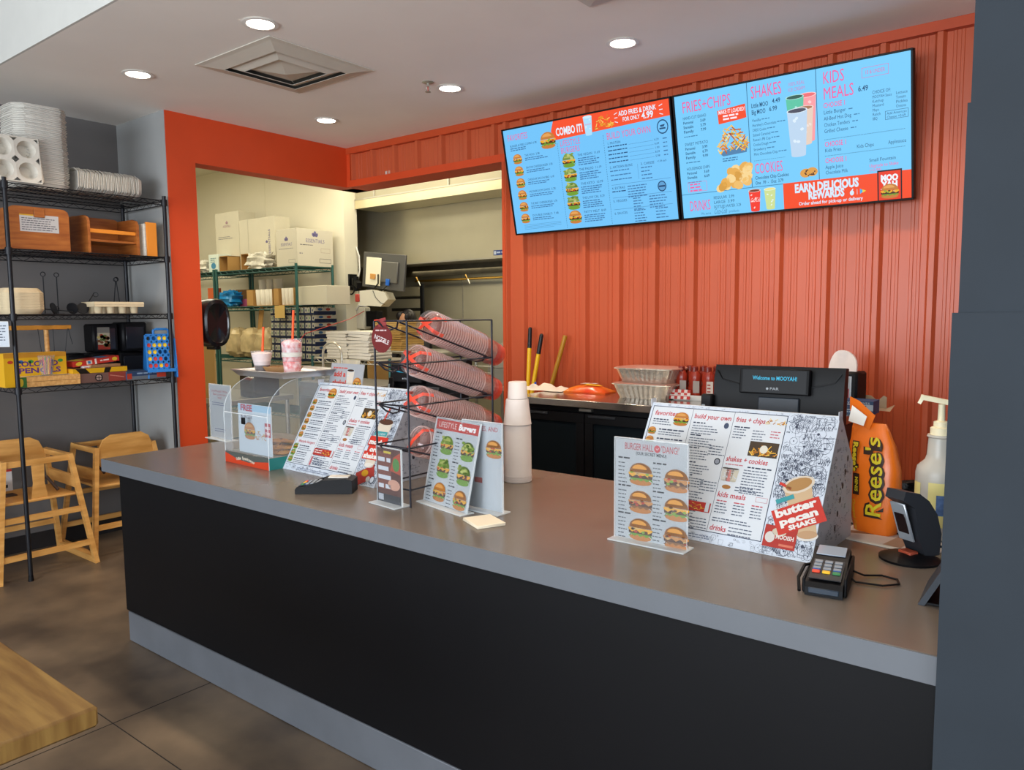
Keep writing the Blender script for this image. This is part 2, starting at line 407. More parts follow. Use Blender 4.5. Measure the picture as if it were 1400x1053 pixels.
# the rest of the dining room, behind the camera
slab('wall_right', (4, 4.1, -4.8, 1.78, 0, .6), M_dark)
slab('wall_right_upper', (4, 4.1, -4.8, 1.78, 2.9, 3.6), M_dark)
slab('wall_right_pier', (4, 4.1, .5, 1.78, .6, 2.9), M_dark)
slab('wall_right_pier', (4, 4.1, -4.8, -3.5, .6, 2.9), M_dark)
slab('wall_back', (-5.76, 4.1, -4.9, -4.8, 0, .6), M_dark)
slab('wall_back_upper', (-5.76, 4.1, -4.9, -4.8, 2.9, 3.6), M_dark)
slab('wall_back_pier', (-5.76, -4.2, -4.9, -4.8, .6, 2.9), M_dark)
slab('wall_back_pier', (1.8, 4.1, -4.9, -4.8, .6, 2.9), M_dark)
for i, (a, b) in enumerate(((-4.2, -2.2), (-2.2, -.2), (-.2, 1.8))):
    mb = MB(); mb.box(a, a + .05, -4.88, -4.82, .6, 2.9); mb.box(b - .05, b, -4.88, -4.82, .6, 2.9); mb.box(a, b, -4.88, -4.82, .6, .66); mb.box(a, b, -4.88, -4.82, 2.84, 2.9)
    struct(mb.build('window_%d' % (i + 1), M_blackm, smooth=False))
for i, (a, b) in enumerate(((-3.5, -1.5), (-1.5, .5))):
    mb = MB(); mb.box(4.02, 4.08, a, a + .05, .6, 2.9); mb.box(4.02, 4.08, b - .05, b, .6, 2.9); mb.box(4.02, 4.08, a, b, .6, .66); mb.box(4.02, 4.08, a, b, 2.84, 2.9)
    struct(mb.build('window_%d' % (i + 4), M_blackm, smooth=False))

# red ribbed metal wall: ribbed panels with major and minor ribs
XS = -3.35
RIB0, PITCH = -.681, .2508
def rib_poly(x0, x1, z0, z1, y=YR):
    """profiled siding between two rib lines: returns list of (x, y) points"""
    P = []
    k = (x1 - RIB0) / PITCH
    return P
def siding_piece(xa, xb, z0, z1):
    """one panel pitch from rib centre xa to rib centre xb (xa<xb), half a major rib at each end, two minor ribs"""
    prof = [(xa, -.030), (xa + .012, -.030), (xa + .026, 0)]
    w_ = xb - xa
    if w_ > .2:
        for f in (.24, .37, .63, .76):
            c = xa + w_ * f; prof += [(c - .009, 0), (c - .006, -.004), (c + .006, -.004), (c + .009, 0)]
    prof += [(xb - .026, 0), (xb - .012, -.030), (xb, -.030)]
    v = []; F = []
    for (x, y) in prof: v += [(x, YR + y, z0), (x, YR + y, z1)]
    for i in range(len(prof) - 1): F.append((2 * i, 2 * i + 2, 2 * i + 3, 2 * i + 1))
    return MB().add(v, F)
wr = slab('wall_red', (XS, 1.6, YR + .002, YR + .10, 0, H), M_org)
slab('wall_red_header', (XO - .15, XS, YR + .03, YR + .20, 2.615, H), M_org)
xs = [RIB0 + PITCH * k for k in range(9, -12, -1)]
xs = [x for x in xs if XS + .05 < x < 1.6]; xs.sort()
for a, b in zip(xs, xs[1:]):
    siding_piece(a, b, 0, H - .045).build('siding_panel', M_rib, wr, smooth=False)
siding_piece(XS + .012, xs[0], 0, H - .045).build('siding_panel', M_rib, wr, smooth=False)
hd = bpy.data.objects['wall_red_header']
hx_ = [RIB0 + PITCH * k for k in range(-11, -18, -1)]; hx_.sort()
for a, b in zip(hx_, hx_[1:]):
    siding_piece(a, b, 2.665, H - .045).build('siding_panel', M_rib, hd, smooth=False)
siding_piece(hx_[-1], XS + .012, 2.665, H - .045).build('siding_panel', M_rib, hd, smooth=False)
MB().box(XO, XO + .04, YR - .035, YR + .03, 2.62, H).build('corner_flashing', M_org, hd, smooth=False)
MB().box(XO + .0, XS + .02, YR - .036, YR + .03, 2.615, 2.668).build('bottom_flashing', M_org, hd, smooth=False)
struct(MB().box(XO + .0, 1.6, YR - .042, YR + .002, H - .05, H - .001).build('trim_5', mat('orange_trim', 'BF4A22', 0.45, noise=.06), smooth=False))
struct(MB().box(XS - .01, XS + .016, YR - .034, YR + .10, 0, 2.62).build('trim_6', MATS['orange_trim'], smooth=False))
# small white sticker near the bottom of the header, and a faint one further right
sh = Sheet(); sh.rect(0, .062, 0, .030, 'E9B9A0', 0); sh.rect(.004, .018, .004, .026, 'F8EDE6', 1); sh.words(.021, .026, .036, .005, 'F8EDE6', 1, 3, .009)
sh.build('sticker', PAPER, hd, (oy(527, 241, YR).x, YR - .003, 2.672))

# kitchen shell
slab('wall_kitchen_left', (-10, -6.40, 5.35, 5.53, 0, 3.35), M_white)
MB().box(-7.79, -7.784, 5.3478, 5.351, 0, 3.35).build('panel_seam', mat('seam_strip', 'D9D3BE', 0.5), bpy.data.objects['wall_kitchen_left'])
slab('ceiling_kitchen', (-10, -3.3, YR + .2, 7.2, 3.35, 3.4), mat('kitchen_ceiling', 'E4DFCC', 0.8))
slab('ceiling_kitchen_side', (-10, XO - .15, 2.8, YR + .2, 3.35, 3.4), MATS['kitchen_ceiling'])
slab('wall_kitchen_end', (-10.1, -10, 2.7, 7.2, 0, 3.4), M_white)
slab('wall_kitchen_near', (-10, XD - .1, 2.7, 2.8, 0, 3.4), M_white)
slab('wall_kitchen_front', (XD - .1, XO - .15, YG + .14, 2.884, 0, 3.4), M_white)
slab('wall_kitchen_top', (XO - .16, XO - .15, 2.884, YR + .2, 2.615, 3.35), M_white)
slab('wall_kitchen_right', (-3.35, -3.3, YR + .1, 7.2, 0, 3.4), M_ssd)
slab('wall_kitchen_back', (-10, -3.3, 6.9, 7.0, 0, 3.35), M_ssd)
slab('wall_steel', (-6.9, -3.35, 6.885, 6.9, 0, 3.35), M_ssd)
for x in (-6.1, -4.9): MB().box(x, x + .012, 6.878, 6.886, 0, 2.2).build('seam_strip', M_ss, bpy.data.objects['wall_steel'])

# exhaust hood
hood = thing('exhaust_hood', 'long stainless steel exhaust hood spanning the kitchen above the cook line', 'hood', (-5.1, 5.9, 2.1))
MB().box(-2.0, 1.72, 0, .03, .03, .72).build('front_panel', mat('brushed_hood_steel', 'B9B39C', 0.30, 0.5, noise=.08, scale=2), hood, smooth=False)
MB().box(-2.0, 1.72, 0, .75, .015, .03).build('lower_lip', M_ss, hood, smooth=False)
MB().box(-2.0, 1.72, .35, .37, -.10, .015).build('grease_filter', mat('dark_filter', '4A4538', 0.5, .6, noise=.3), hood, smooth=False)
mb = MB(); mb.rod((-1.6, .8, -.12), (1.7, .8, -.12), .014, n=8); mb.build('supply_pipe', mat('brass_pipe', 'A8843C', 0.35, .8), hood)
for x_, q in ((566, 0), (633, 1), (617, 2)):
    p = oy(x_, 362, 6.3) - Vector((-5.1, 5.9, 2.1))
    if q == 2: continue
    mb = MB(); mb.tube([(p.x, p.y, .02), (p.x, p.y, -.05), (p.x + .03, p.y, -.10), (p.x + .06, p.y, -.15)], .008); nz = mb.build('nozzle_pipe', MATS['brass_pipe'], hood)
    MB().rod((p.x + .06, p.y, -.15), (p.x + .09, p.y, -.20), .012, .008).build('nozzle_tip', M_ss, nz)
sh = Sheet(); p = oy(674, 350, 5.89) - Vector((-5.1, 5.9, 2.1)); sh.rect(0, .17, 0, .05, '2C4C94', 0).rect(.006, .035, .008, .042, 'DDE6F4', 1); sh.words(.042, .035, .11, .016, 'C9D8F0', 1)
sh.build('maker_badge', PAPER, hood, (p.x, -.002, .045))
duct = thing('duct_enclosure', 'stainless steel boxed duct enclosure above the hood front', 'duct', (-5.1, 5.5, 2.70))
MB().box(-1.29, 1.74, 0, .38, 0, .10).build('lower_band', mat('bright_band_steel', 'D8CFAE', 0.3, .6, noise=.05), duct, smooth=False)
MB().box(-1.29, 1.74, 0.012, .38, .10, .64).build('side_panel', M_ssd, duct, smooth=False)
MB().box(-1.29, 1.74, -.004, .0, .088, .104).build('ledge', M_ss, duct, smooth=False)
for x in (-1.0, .05, 1.05): MB().box(x, x + .02, .002, .012, .10, .6).build('seam_cover', M_ss, duct, smooth=False)

# ------------------------------------------------------------------ counter
ct = thing('service_counter', 'long black panelled service counter with grey laminate top and metal kick plate', 'counter', (-2.0, 2.1, 0))
M_top = mat('counter_laminate', '6F645A', 0.23, noise=.05, scale=6); M_lip = mat('counter_edge_band', '616469', 0.45, noise=.05)
MB().box(-3.784 + 2, -.224 + 2, 1.634 - 2.1, 2.64 - 2.1, ZT - .058, ZT, .002).build('countertop', M_top, ct)
MB().box(-3.785 + 2, -.224 + 2, 1.631 - 2.1, 1.6345 - 2.1, ZT - .06, ZT - .0012).build('edge_band', M_lip, ct, smooth=False)
M_panel = mat('black_front_panel', '07070A', 0.5, noise=.12, scale=4, spec=.25)
mb = MB(); mb.box(-3.673 + 2, -.224 + 2, 1.662 - 2.1, 1.70 - 2.1, .147, ZT - .058); mb.box(-3.673 + 2, -3.64 + 2, 1.70 - 2.1, 2.58 - 2.1, 0, ZT - .058); mb.box(-3.64 + 2, -.224 + 2, 2.54 - 2.1, 2.58 - 2.1, .05, ZT - .058)
mb.build('front_panel', M_panel, ct, smooth=False)
MB().box(-3.645 + 2, -.224 + 2, 1.656 - 2.1, 1.72 - 2.1, 0.002, .147, .002).build('kick_plate', mat('kick_plate_steel', '74787F', 0.42, .35, noise=.10, scale=6), ct)

# ------------------------------------------------------------------ ceiling things
M_lamp = mat('lamp_diffuser', 'FFFFFF', 0.5, emit='FFF0DC', es=14)
def downlight(x, y, label):
    t = thing('recessed_downlight', label, 'ceiling light', (x, y, H), 0, 'recessed downlights')
    MB().lathe([(.062, -.001), (.080, -.0015), (.084, -.005), (.066, -.007), (.062, -.004)], 24).build('trim_ring', M_whitep, t)
    MB().lathe([(.001, -.0045), (.063, -.0045), (.063, -.001), (.001, -.001)], 24).build('diffuser', M_lamp, t)
    l = bpy.data.lights.new('downlight', 'SPOT'); l.energy = 32; l.color = (1.0, .80, .58); l.spot_size = math.radians(125); l.spot_blend = .7; l.shadow_soft_size = .06
    o = bpy.data.objects.new('lamp_light', l); COL.objects.link(o); o.parent = t; o.location = (0, 0, -.03)
GX = (-4.385, -3.205, -2.005)
downlight(GX[0], 2.212, 'glowing round downlight over the grey wall end, leftmost of the five')
downlight(GX[1], 2.212, 'glowing round downlight beside the near corner of the square air diffuser')
downlight(GX[0], 3.535, 'glowing round downlight by the inner corner of the orange header')
downlight(GX[1], 3.53, 'glowing round downlight beside the fire sprinkler')
downlight(GX[2], 3.52, 'glowing round downlight above the left menu screen, rightmost of the five')
def hidden_light(x, y):
    downlight(x, y, 'round recessed downlight over the near part of the counter')
for x, y in ((-.81, 3.52), (-2.005, 2.212), (-.81, 2.212)): hidden_light(x, y)

def diffuser(x0, x1, y0, y1, label):
    cx, cy = (x0 + x1) / 2, (y0 + y1) / 2; t = thing('air_diffuser', label, 'air vent', (cx, cy, H)); R = (x1 - x0) / 2
    M_v = mat('vent_enamel', 'CFC8BA', 0.5, noise=.03)
    def ring(a, za, b, zb, th=.004):
        mb = MB()
        v = []
        for (r_, z) in ((a, za), (b, zb), (b, zb + th), (a, za + th)):
            v += [(-r_, -r_, z), (r_, -r_, z), (r_, r_, z), (-r_, r_, z)]
        F = []
        for i in range(4):
            for j in range(4): F.append((i * 4 + j, i * 4 + (j + 1) % 4, ((i + 1) % 4) * 4 + (j + 1) % 4, ((i + 1) % 4) * 4 + j))
        return mb.add(v, F)
    MB().box(-R * .9, R * .9, -R * .9, R * .9, -.0015, -.0005).build('throat', mat('vent_throat', '6E6A62', 0.8), t, smooth=False)
    ring(R, -.006, R * .92, -.009).build('outer_frame', M_v, t, smooth=False)
    ring(R * .92, -.009, R * .68, -.026, .002).build('outer_louver', M_v, t, smooth=False)
    ring(R * .66, -.010, R * .46, -.032, .002).build('middle_louver', M_v, t, smooth=False)
    mb = MB(); r_ = R * .43; mb.add([(-r_, -r_, -.014), (r_, -r_, -.014), (r_, r_, -.014), (-r_, r_, -.014), (0, 0, -.042)], [(0, 1, 4), (1, 2, 4), (2, 3, 4), (3, 0, 4)]); mb.build('centre_cone', M_v, t, smooth=False)
    for a in (-1, 1):
        for b in (-1, 1): MB().rod((a * R * .58, b * R * .58, -.004), (a * R * .40, b * R * .40, -.014), .003).build('hanger', M_v, t)
diffuser(-3.985, -3.30, 2.325, 3.01, 'square white ceiling air diffuser with stepped louvers above the counter')
dd = oz(806, 8, H); diffuser(dd.x, dd.x + .66, dd.y - .66, dd.y, 'air diffuser cut off by the top edge of the picture')
sp = oz(585, 112, H)
t = thing('fire_sprinkler', 'small chrome fire sprinkler head hanging from the ceiling by a downlight', 'sprinkler', (sp.x, sp.y, H))
MB().lathe([(.034, 0), (.036, -.004), (.02, -.010), (.001, -.010)], 18).build('escutcheon', M_ss, t)
mb = MB(); mb.rod((0, 0, -.01), (0, 0, -.028), .009); mb.tube([(-.009, 0, -.026), (-.015, 0, -.042), (-.004, 0, -.056)], .0025); mb.tube([(.009, 0, -.026), (.015, 0, -.042), (.004, 0, -.056)], .0025); mb.build('frame_arms', M_ss, t)
MB().lathe([(.001, -.056), (.018, -.056), (.018, -.058), (.001, -.058)], 12).build('deflector', M_ss, t)
MB().rod((0, 0, -.028), (0, 0, -.054), .003).build('glass_bulb', mat('sprinkler_bulb', 'B83020', 0.2), t)

# ------------------------------------------------------------------ wooden table in the foreground
tb = thing('dining_table', 'oak topped dining table whose far corner shows at the lower left', 'table', (-2.21, .06, 0))
M_oak = mat('oak_top', '92703A', 0.42, noise=.0, scale=5, stretch=(1, 9, 1), c2='745226')
MB().box(-.60, .60, -.60, .60, .705, .75, .006).build('tabletop', M_oak, tb)
MB().rod((0, 0, .03), (0, 0, .705), .045, n=16).build('pedestal', M_blackm, tb)
MB().box(-.3, .3, -.3, .3, 0, .03, .008).build('base_plate', M_blackm, tb)
# ------------------------------------------------------------------ black wire shelving by the dark wall
def wire_shelf(w_, d, name, mt, parent, z, nlong=None, truss=.028):
    """w_ along local Y, d along local -X; one welded shelf"""
    mb = MB()
    for x in (0, -d):
        for zz in (0, -truss): mb.rod((x, 0, zz), (x, w_, zz), .0032, n=5, cap=False)
        k = int(w_ / .045)
        for i in range(k): mb.rod((x, w_ * i / k, 0 if i % 2 else -truss), (x, w_ * (i + 1) / k, -truss if i % 2 else 0), .0018, n=4, cap=False)
    for y in (0, w_):
        for zz in (0, -truss): mb.rod((0, y, zz), (-d, y, zz), .0032, n=5, cap=False)
        k = int(d / .045)
        for i in range(k): mb.rod((-d * i / k, y, 0 if i % 2 else -truss), (-d * (i + 1) / k, y, -truss if i % 2 else 0), .0018, n=4, cap=False)
    n = int(w_ / .026)
    for i in range(1, n): y = w_ * i / n; mb.rod((0, y, .001), (-d, y, .001), .0016, n=4, cap=False)
    for x in (-d * .25, -d * .5, -d * .75): mb.rod((x, 0, -.003), (x, w_, -.003), .003, n=4, cap=False)
    o = mb.build(name, mt, parent, smooth=False); o.location = (0, 0, z); return o
SX, SY0, SY1, SD = -4.97, 1.705, 2.638, .58
rk = thing('wire_shelving_unit', 'black wire shelving unit stacked with trays, booster seats and games by the grey wall', 'shelving', (SX, SY0, 0))
for y in (0, SY1 - SY0):
    for x in (0, -SD):
        p = MB().rod((x, y, .03), (x, y, 2.36), .0125, n=12).build('post', M_blackm, rk)
        MB().rod((x, y, 0), (x, y, .035), .016, .013, n=12).build('foot', M_black, p)
SHZ = (2.33, 1.958, 1.58, 1.150)
for z in SHZ: wire_shelf(SY1 - SY0, SD, 'wire_shelf', M_blackm, rk, z)
for z in SHZ:
    for y in (0, SY1 - SY0):
        MB().rod((0, y, z - .034), (0, y, z + .006), .019, n=12).build('collar', M_blackm, rk)
tag_ = Sheet().rect(0, .07, 0, .14, 'E6ECF4', 0); tag_.words(.01, .12, .05, .006, '6A7280', 1, 6, .016)
o = tag_.build('hanging_tag', PAPER, rk, (0.02, -.10, 1.40), (0, 0, math.radians(40)))
put(MB().box(-.002, .072, .0005, .002, -.002, .142).build('tag_sleeve', M_whitep, rk), (0.02, -.10, 1.40), (0, 0, math.radians(40)))

M_pulp = mat('moulded_pulp', 'D2CBBE', 0.9, noise=.08, scale=30, bump=.2)
M_pulpb = mat('kraft_pulp', 'D8C4A0', 0.9, noise=.08, scale=30, bump=.2)
M_fries = mat('white_paperboard', 'CFCAC0', 0.85, noise=.14, scale=26, stretch=(1, 1, 5))
def tray_mesh(mt):
    mb = MB(); a, b, h = .145, .155, .030; t = .004
    v = []
    for (k, z) in ((.88, 0), (.97, h - .001), (1.0, h), (1.0, h + .004), (.975, h + .004), (.86, .004)):
        for i in range(16):
            th = 2 * PI * i / 16 + PI / 16; c, s_ = math.cos(th), math.sin(th); q = (abs(c) ** 5 + abs(s_) ** 5) ** (-1 / 5)
            v.append((a * k * c * q, b * k * s_ * q, z))
    F = [(j * 16 + i, j * 16 + (i + 1) % 16, (j + 1) * 16 + (i + 1) % 16, (j + 1) * 16 + i) for j in range(5) for i in range(16)] + [tuple(range(15, -1, -1)), tuple(range(80, 96))]
    return mb.add(v, F).mesh('paper_tray', mt)
TM = tray_mesh(M_fries)
# tall stack of nested trays
n = 44; R1 = random.Random(3)
for i in range(n):
    o = bpy.data.objects.new('paper_tray', TM); COL.objects.link(o)
    o.location = (-5.18 + R1.uniform(-.004, .004), 1.955 + R1.uniform(-.004, .004), 2.334 + i * .0104); o.rotation_euler = (R1.uniform(-.012, .012), R1.uniform(-.012, .012), R1.uniform(-.03, .03)); o.scale = (1, .98, 1)
    lab = 'white paperboard tray in the tall stack on top of the black shelving'
    if i == n - 1: lab = 'topmost white paperboard tray of the tall stack on the black shelving'
    tag(o, lab, 'tray', 'tall stack of white trays')
# row of trays standing on edge
n = 36
for i in range(n):
    o = bpy.data.objects.new('paper_tray', TM); COL.objects.link(o)
    o.location = (-5.16 + R1.uniform(-.003, .003), 2.155 + i * .0105, 2.334 + .076 + R1.uniform(-.002, .002)); o.rotation_euler = (math.radians(90 + R1.uniform(-4, 4)), 0, 0); o.scale = (1, .49, .9)
    tag(o, 'white paper tray standing on edge in the long row on top of the black shelving', 'tray', 'row of trays standing on edge')
# moulded drink carriers, piled at the left end of the top shelf
def carrier(mt, L_=.20, W_=.20, n_=2, m_=2, h=.05):
    """pulp carrier: rim plate with round cup wells hanging below, openings in the top"""
    mb = MB(); cx, cy = L_ / n_, W_ / m_
    for i in range(n_):
        for j in range(m_):
            x = -L_ / 2 + cx * (i + .5); y = -W_ / 2 + cy * (j + .5); r_ = min(cx, cy) * .40
            q = [];
            for k in range(16):
                t = 2 * PI * k / 16 + PI / 16; c, s_ = math.cos(t), math.sin(t); e = 1 / max(abs(c), abs(s_)); q.append((x + cx / 2 * c * e, y + cy / 2 * s_ * e, h))
            v = q + [(x + r_ * math.cos(2 * PI * k / 16 + PI / 16), y + r_ * math.sin(2 * PI * k / 16 + PI / 16), h - .002) for k in range(16)]
            v += [(x + r_ * .7 * math.cos(2 * PI * k / 16 + PI / 16), y + r_ * .7 * math.sin(2 * PI * k / 16 + PI / 16), .003) for k in range(16)]
            v += [(x, y, .012)]
            F = [(k, (k + 1) % 16, 16 + (k + 1) % 16, 16 + k) for k in range(16)] + [(16 + k, 16 + (k + 1) % 16, 32 + (k + 1) % 16, 32 + k) for k in range(16)] + [(32 + k, 32 + (k + 1) % 16, 48) for k in range(16)]
            mb.add(v, F)
    v = []
    for (k, z) in ((0, h), (.006, h), (.008, h - .014)): v += [(-L_ / 2 - k, -W_ / 2 - k, z), (L_ / 2 + k, -W_ / 2 - k, z), (L_ / 2 + k, W_ / 2 + k, z), (-L_ / 2 - k, W_ / 2 + k, z)]
    mb.add(v, [(j * 4 + i, j * 4 + (i + 1) % 4, (j + 1) * 4 + (i + 1) % 4, (j + 1) * 4 + i) for j in range(2) for i in range(4)])
    return mb
cm = carrier(M_pulp, .25, .25, 2, 2, .06).mesh('drink_carrier', M_pulp)
M_hole = mat('carrier_shadow_hole', '3A3631', .9)
labs = ['lowest of the four pulp drink carriers leaning at the left end of the top shelf', 'second pulp drink carrier from below at the left end of the top shelf', 'third pulp drink carrier from below at the left end of the top shelf', 'uppermost pulp drink carrier leaning on the tall tray stack']
for i in range(4):
    o = bpy.data.objects.new('drink_carrier', cm); COL.objects.link(o)
    o.rotation_euler = (math.radians(3 * i), math.radians(84 - 2 * i), 0)
    o.location = (-5.10 + .020 * (3 - i), 1.775 + .010 * i, 2.336 + .131 + .002 * i); tag(o, labs[i], 'drink carrier', 'pulp drink carriers on the top shelf')

# booster seats
M_bw = mat('booster_wood', 'A8642C', 0.42, noise=0, scale=5, stretch=(1, 1, 9), c2='8A4A1C')
M_bo = mat('orange_board', 'E08A2E', 0.5)
def rpoly(w_, h, r_, top=True, n=5):
    P = [(-w_ / 2, 0), (w_ / 2, 0)]
    for cx, a0 in ((w_ / 2 - r_, 0), (-w_ / 2 + r_, PI / 2)):
        for i in range(n + 1): a = a0 + PI / 2 * i / n; P.append((cx + r_ * math.cos(a), h - r_ + r_ * math.sin(a)))
    return P
def booster(label, loc, rz, lab_sheet):
    t = thing('booster_seat', label, 'booster seat', loc, rz, 'wooden booster seats')
    mb = MB(); mb.prism(rpoly(.33, .250, .04), .0, .014, 'y'); mb.build('back_panel', M_bw, t)
    for s_ in (-1, 1):
        P = [(0.014, 0), (.25, 0), (.25, .20), (.235, .225), (.20, .238), (.014, .238)]
        MB().prism(P, s_ * .158 - .008, s_ * .158 + .008, 'x').build('side_panel', M_bw, t)
    MB().box(-.15, .15, .014, .24, .075, .090, .003).build('seat', M_bw, t)
    MB().box(-.15, .15, .225, .238, .13, .155, .003).build('front_rail', MATS['orange_board'], t)
    MB().box(-.03, .03, -.008, .0, .19, .243, .003).build('latch_block', M_bw, t)
    if lab_sheet: 
        sh = Sheet(); sh.rect(-.105, .105, .105, .205, 'D9D6D6', 0); sh.rect(-.105, -.03, .197, .205, 'E8B83A', 1); sh.words(-.095, .185, .19, .005, '6C6C74', 1, 6, .013)
        sh.build('warning_label', PAPER, t, (0, -.001, 0))
    return t
booster('brown wooden booster seat with its back and white warning label toward the room', (-5.01, 1.89, 1.962), PI / 2, True)
b2 = booster('brown wooden booster seat seen open from its side, next to the labelled one', (-5.28, 2.315, 1.962), -PI / 2 + .06, False)
t = thing('leaning_board', 'flat orange wooden board standing on edge beside white papers', 'board', (-5.04, 2.575, 1.962), PI / 2)
MB().box(-.035, .035, -.008, .012, 0, .225, .002).build('panel', M_bo, t); MB().box(-.050, -.037, -.006, .10, 0, .215, .002).build('papers', M_fries, t)

# third shelf
def clam(mt):
    mb = MB(); v = []
    for (k, z) in ((.86, 0), (1, .028), (1.0, .034), (.80, .062), (.78, .062)):
        for i in range(16):
            th = 2 * PI * i / 16 + PI / 16; c, s_ = math.cos(th), math.sin(th); q = (abs(c) ** 6 + abs(s_) ** 6) ** (-1 / 6); v.append((.11 * k * c * q, .11 * k * s_ * q, z))
    return mb.add(v, [(j * 16 + i, j * 16 + (i + 1) % 16, (j + 1) * 16 + (i + 1) % 16, (j + 1) * 16 + i) for j in range(4) for i in range(16)] + [tuple(range(15, -1, -1)), tuple(range(64, 80))])
km = clam(M_pulpb).mesh('clamshell_box', M_pulpb)
for i in range(11):
    o = bpy.data.objects.new('clamshell_box', km); COL.objects.link(o); o.location = (-5.14, 1.80, 1.584 + i * .0092)
    tag(o, 'kraft clamshell box nested in the pile at the left end of the third shelf' if i < 10 else 'uppermost kraft clamshell box of the pile at the left end of the third shelf', 'food box', 'nested kraft clamshell boxes')
ec = carrier(M_pulpb, .30, .17, 4, 2, .075)
# solid band around the rim
ec.box(-.156, .156, -.091, -.086, .045, .076); ec.box(-.156, .156, .086, .091, .045, .076); ec.box(-.156, -.151, -.09, .09, .045, .076); ec.box(.151, .156, -.09, .09, .045, .076)
o = ec.build('drink_carrier', M_pulpb); o.location = (-5.10, 2.33, 1.584); o.rotation_euler = (0, 0, PI / 2)
tag(o, 'kraft four cup drink carrier sitting alone on the third black shelf', 'drink carrier')
stands = [((-5.30, 2.00), .24, 0), ((-5.33, 2.09), .24, 0), ((-5.30, 2.42), .22, .12), ((-5.25, 2.45), .22, -.1)]
for i, ((x, y), h, tl) in enumerate(stands):
    t = thing('table_number_stand', ['black wire table stand with ring top, left of the upright pair', 'black wire table stand with ring top, right of the upright pair', 'black wire table stand behind the cup carrier, left of the two', 'black wire table stand behind the cup carrier, right of the two'][i], 'table stand', (x, y, 1.582), 0, 'black wire table stands')
    MB().lathe([(.001, 0), (.038, 0), (.038, .006), (.001, .008)], 18).build('base', M_blackm, t)
    MB().rod((0, 0, .006), (0, tl * h, h), .0032, n=6).build('rod', M_blackm, t)
    MB().tube([(0, tl * h + .014 * math.sin(a), h + .014 - .014 * math.cos(a)) for a in [2 * PI * k / 10 for k in range(10)]], .0028, 5, closed=True).build('ring', M_blackm, t)
for i, (y, rz) in enumerate(((1.98, .5), (2.09, 1.9), (2.15, -.4))):
    t = thing('table_number_stand', ['black wire table stand lying down beside the clamshell pile', 'black wire table stand lying down in the middle of the third shelf', 'black wire table stand lying tilted against the cup carrier'][i], 'table stand', (-5.12, y, 1.60), rz, 'black wire table stands')
    MB().rod((-.003, 0, .018), (.004, .002, .020), .036, n=16).build('base', M_blackm, t)
    a = (.9, .1, .55)[i]
    MB().rod((0, 0, .0), (-.12, .16 * (1 if i < 2 else .4), .02 + .09 * (i == 2)), .0032, n=6).build('rod', M_blackm, t)
    MB().tube([(-.12, .16 * (1 if i < 2 else .4) + .014 + .014 * math.sin(q), .02 + .09 * (i == 2) + .014 * math.cos(q)) for q in [2 * PI * k / 10 for k in range(10)]], .0028, 5, closed=True).build('ring', M_blackm, t)

# bottom shelf: games
ZG = 1.153
M_wood = mat('pale_wood', 'D8A766', 0.5, noise=0, scale=6, stretch=(9, 1, 9), c2='BE8A4C')
def carton(name, label, cat, loc, rz, dx, dy, dz, mt, draw=None, top=None, group=None, rot=None, side=None):
    """box with a printed face on local -Y, optionally on the top and on local +X"""
    t = thing(name, label, cat, loc, rz, group, rot)
    MB().box(-dx / 2, dx / 2, 0, dy, 0, dz, .0015).build('box_body', mt, t)
    if draw:
        sh = Sheet(); draw(sh, dx, dz)
        for i in range(0): pass
        o = sh.build('printed_front', PAPER, t, (-dx / 2, -.0004, 0))
    if top:
        sh = Sheet(); top(sh, dx, dy); sh.build('printed_top', PAPER, t, (-dx / 2, 0, dz + .0004), (-PI / 2, 0, 0)); 
    if side:
        sh = Sheet(); side(sh, dy, dz); sh.build('printed_side', PAPER, t, (dx / 2 + .0004, 0, 0), (0, 0, PI / 2))
    return t
def d_pencils(sh, w_, h):
    sh.rect(0, w_, 0, h, 'F0B81E', 0); sh.rect(0, w_, h * .86, h, 'D8962A', 1)
    sh.text('COLORED', w_ * .16, h * .60, h * .15, '6A3A8A', 2, w_=w_ * .7, bold=.03); sh.text('PENCILS', w_ * .22, h * .40, h * .15, '6A3A8A', 2, w_=w_ * .68, bold=.03)
    for i in range(6): sh.disc(w_ * (.1 + .16 * i), h * .74, w_ * .045, h * .05, ('C8402A', '3A6AB0', '3E9A4A')[i % 3], 2)
carton('colored_pencil_box', 'yellow box of coloured pencils at the left end behind the black post', 'box', (-5.06, 1.84, ZG), PI / 2, .34, .10, .20, mat('yellow_card', 'E8B021', .6), d_pencils)
def d_green(sh, w_, h): sh.rect(0, w_, 0, h, '3E7A3A', 0); sh.disc(w_ * .4, h * .5, w_ * .25, h * .4, 'E8C838', 1)
carton('pencil_pack', 'small green and yellow pack at the very left end of the games shelf', 'box', (-4.99, 1.735, ZG), PI / 2, .05, .03, .06, mat('green_card', '3E7A3A', .6), d_green)
# wooden flat box with paper on top
t = carton('wooden_game_box', 'flat pale wooden box with a printed sheet on top, under the crayon cup', 'box', (-4.995, 1.895, ZG), PI / 2, .33, .22, .062, M_wood, None, lambda sh, w_, h: sh.rect(.01, w_ - .01, .01, h - .01, 'E9E4DA', 0).words(.04, h * .2, w_ * .8, .006, '5C6C80', 1, 5, .02))
MB().box(-.1655, .1655, -.0006, .001, .0295, .032).build('lid_seam', mat('wood_seam', '7A5528', .7), t)
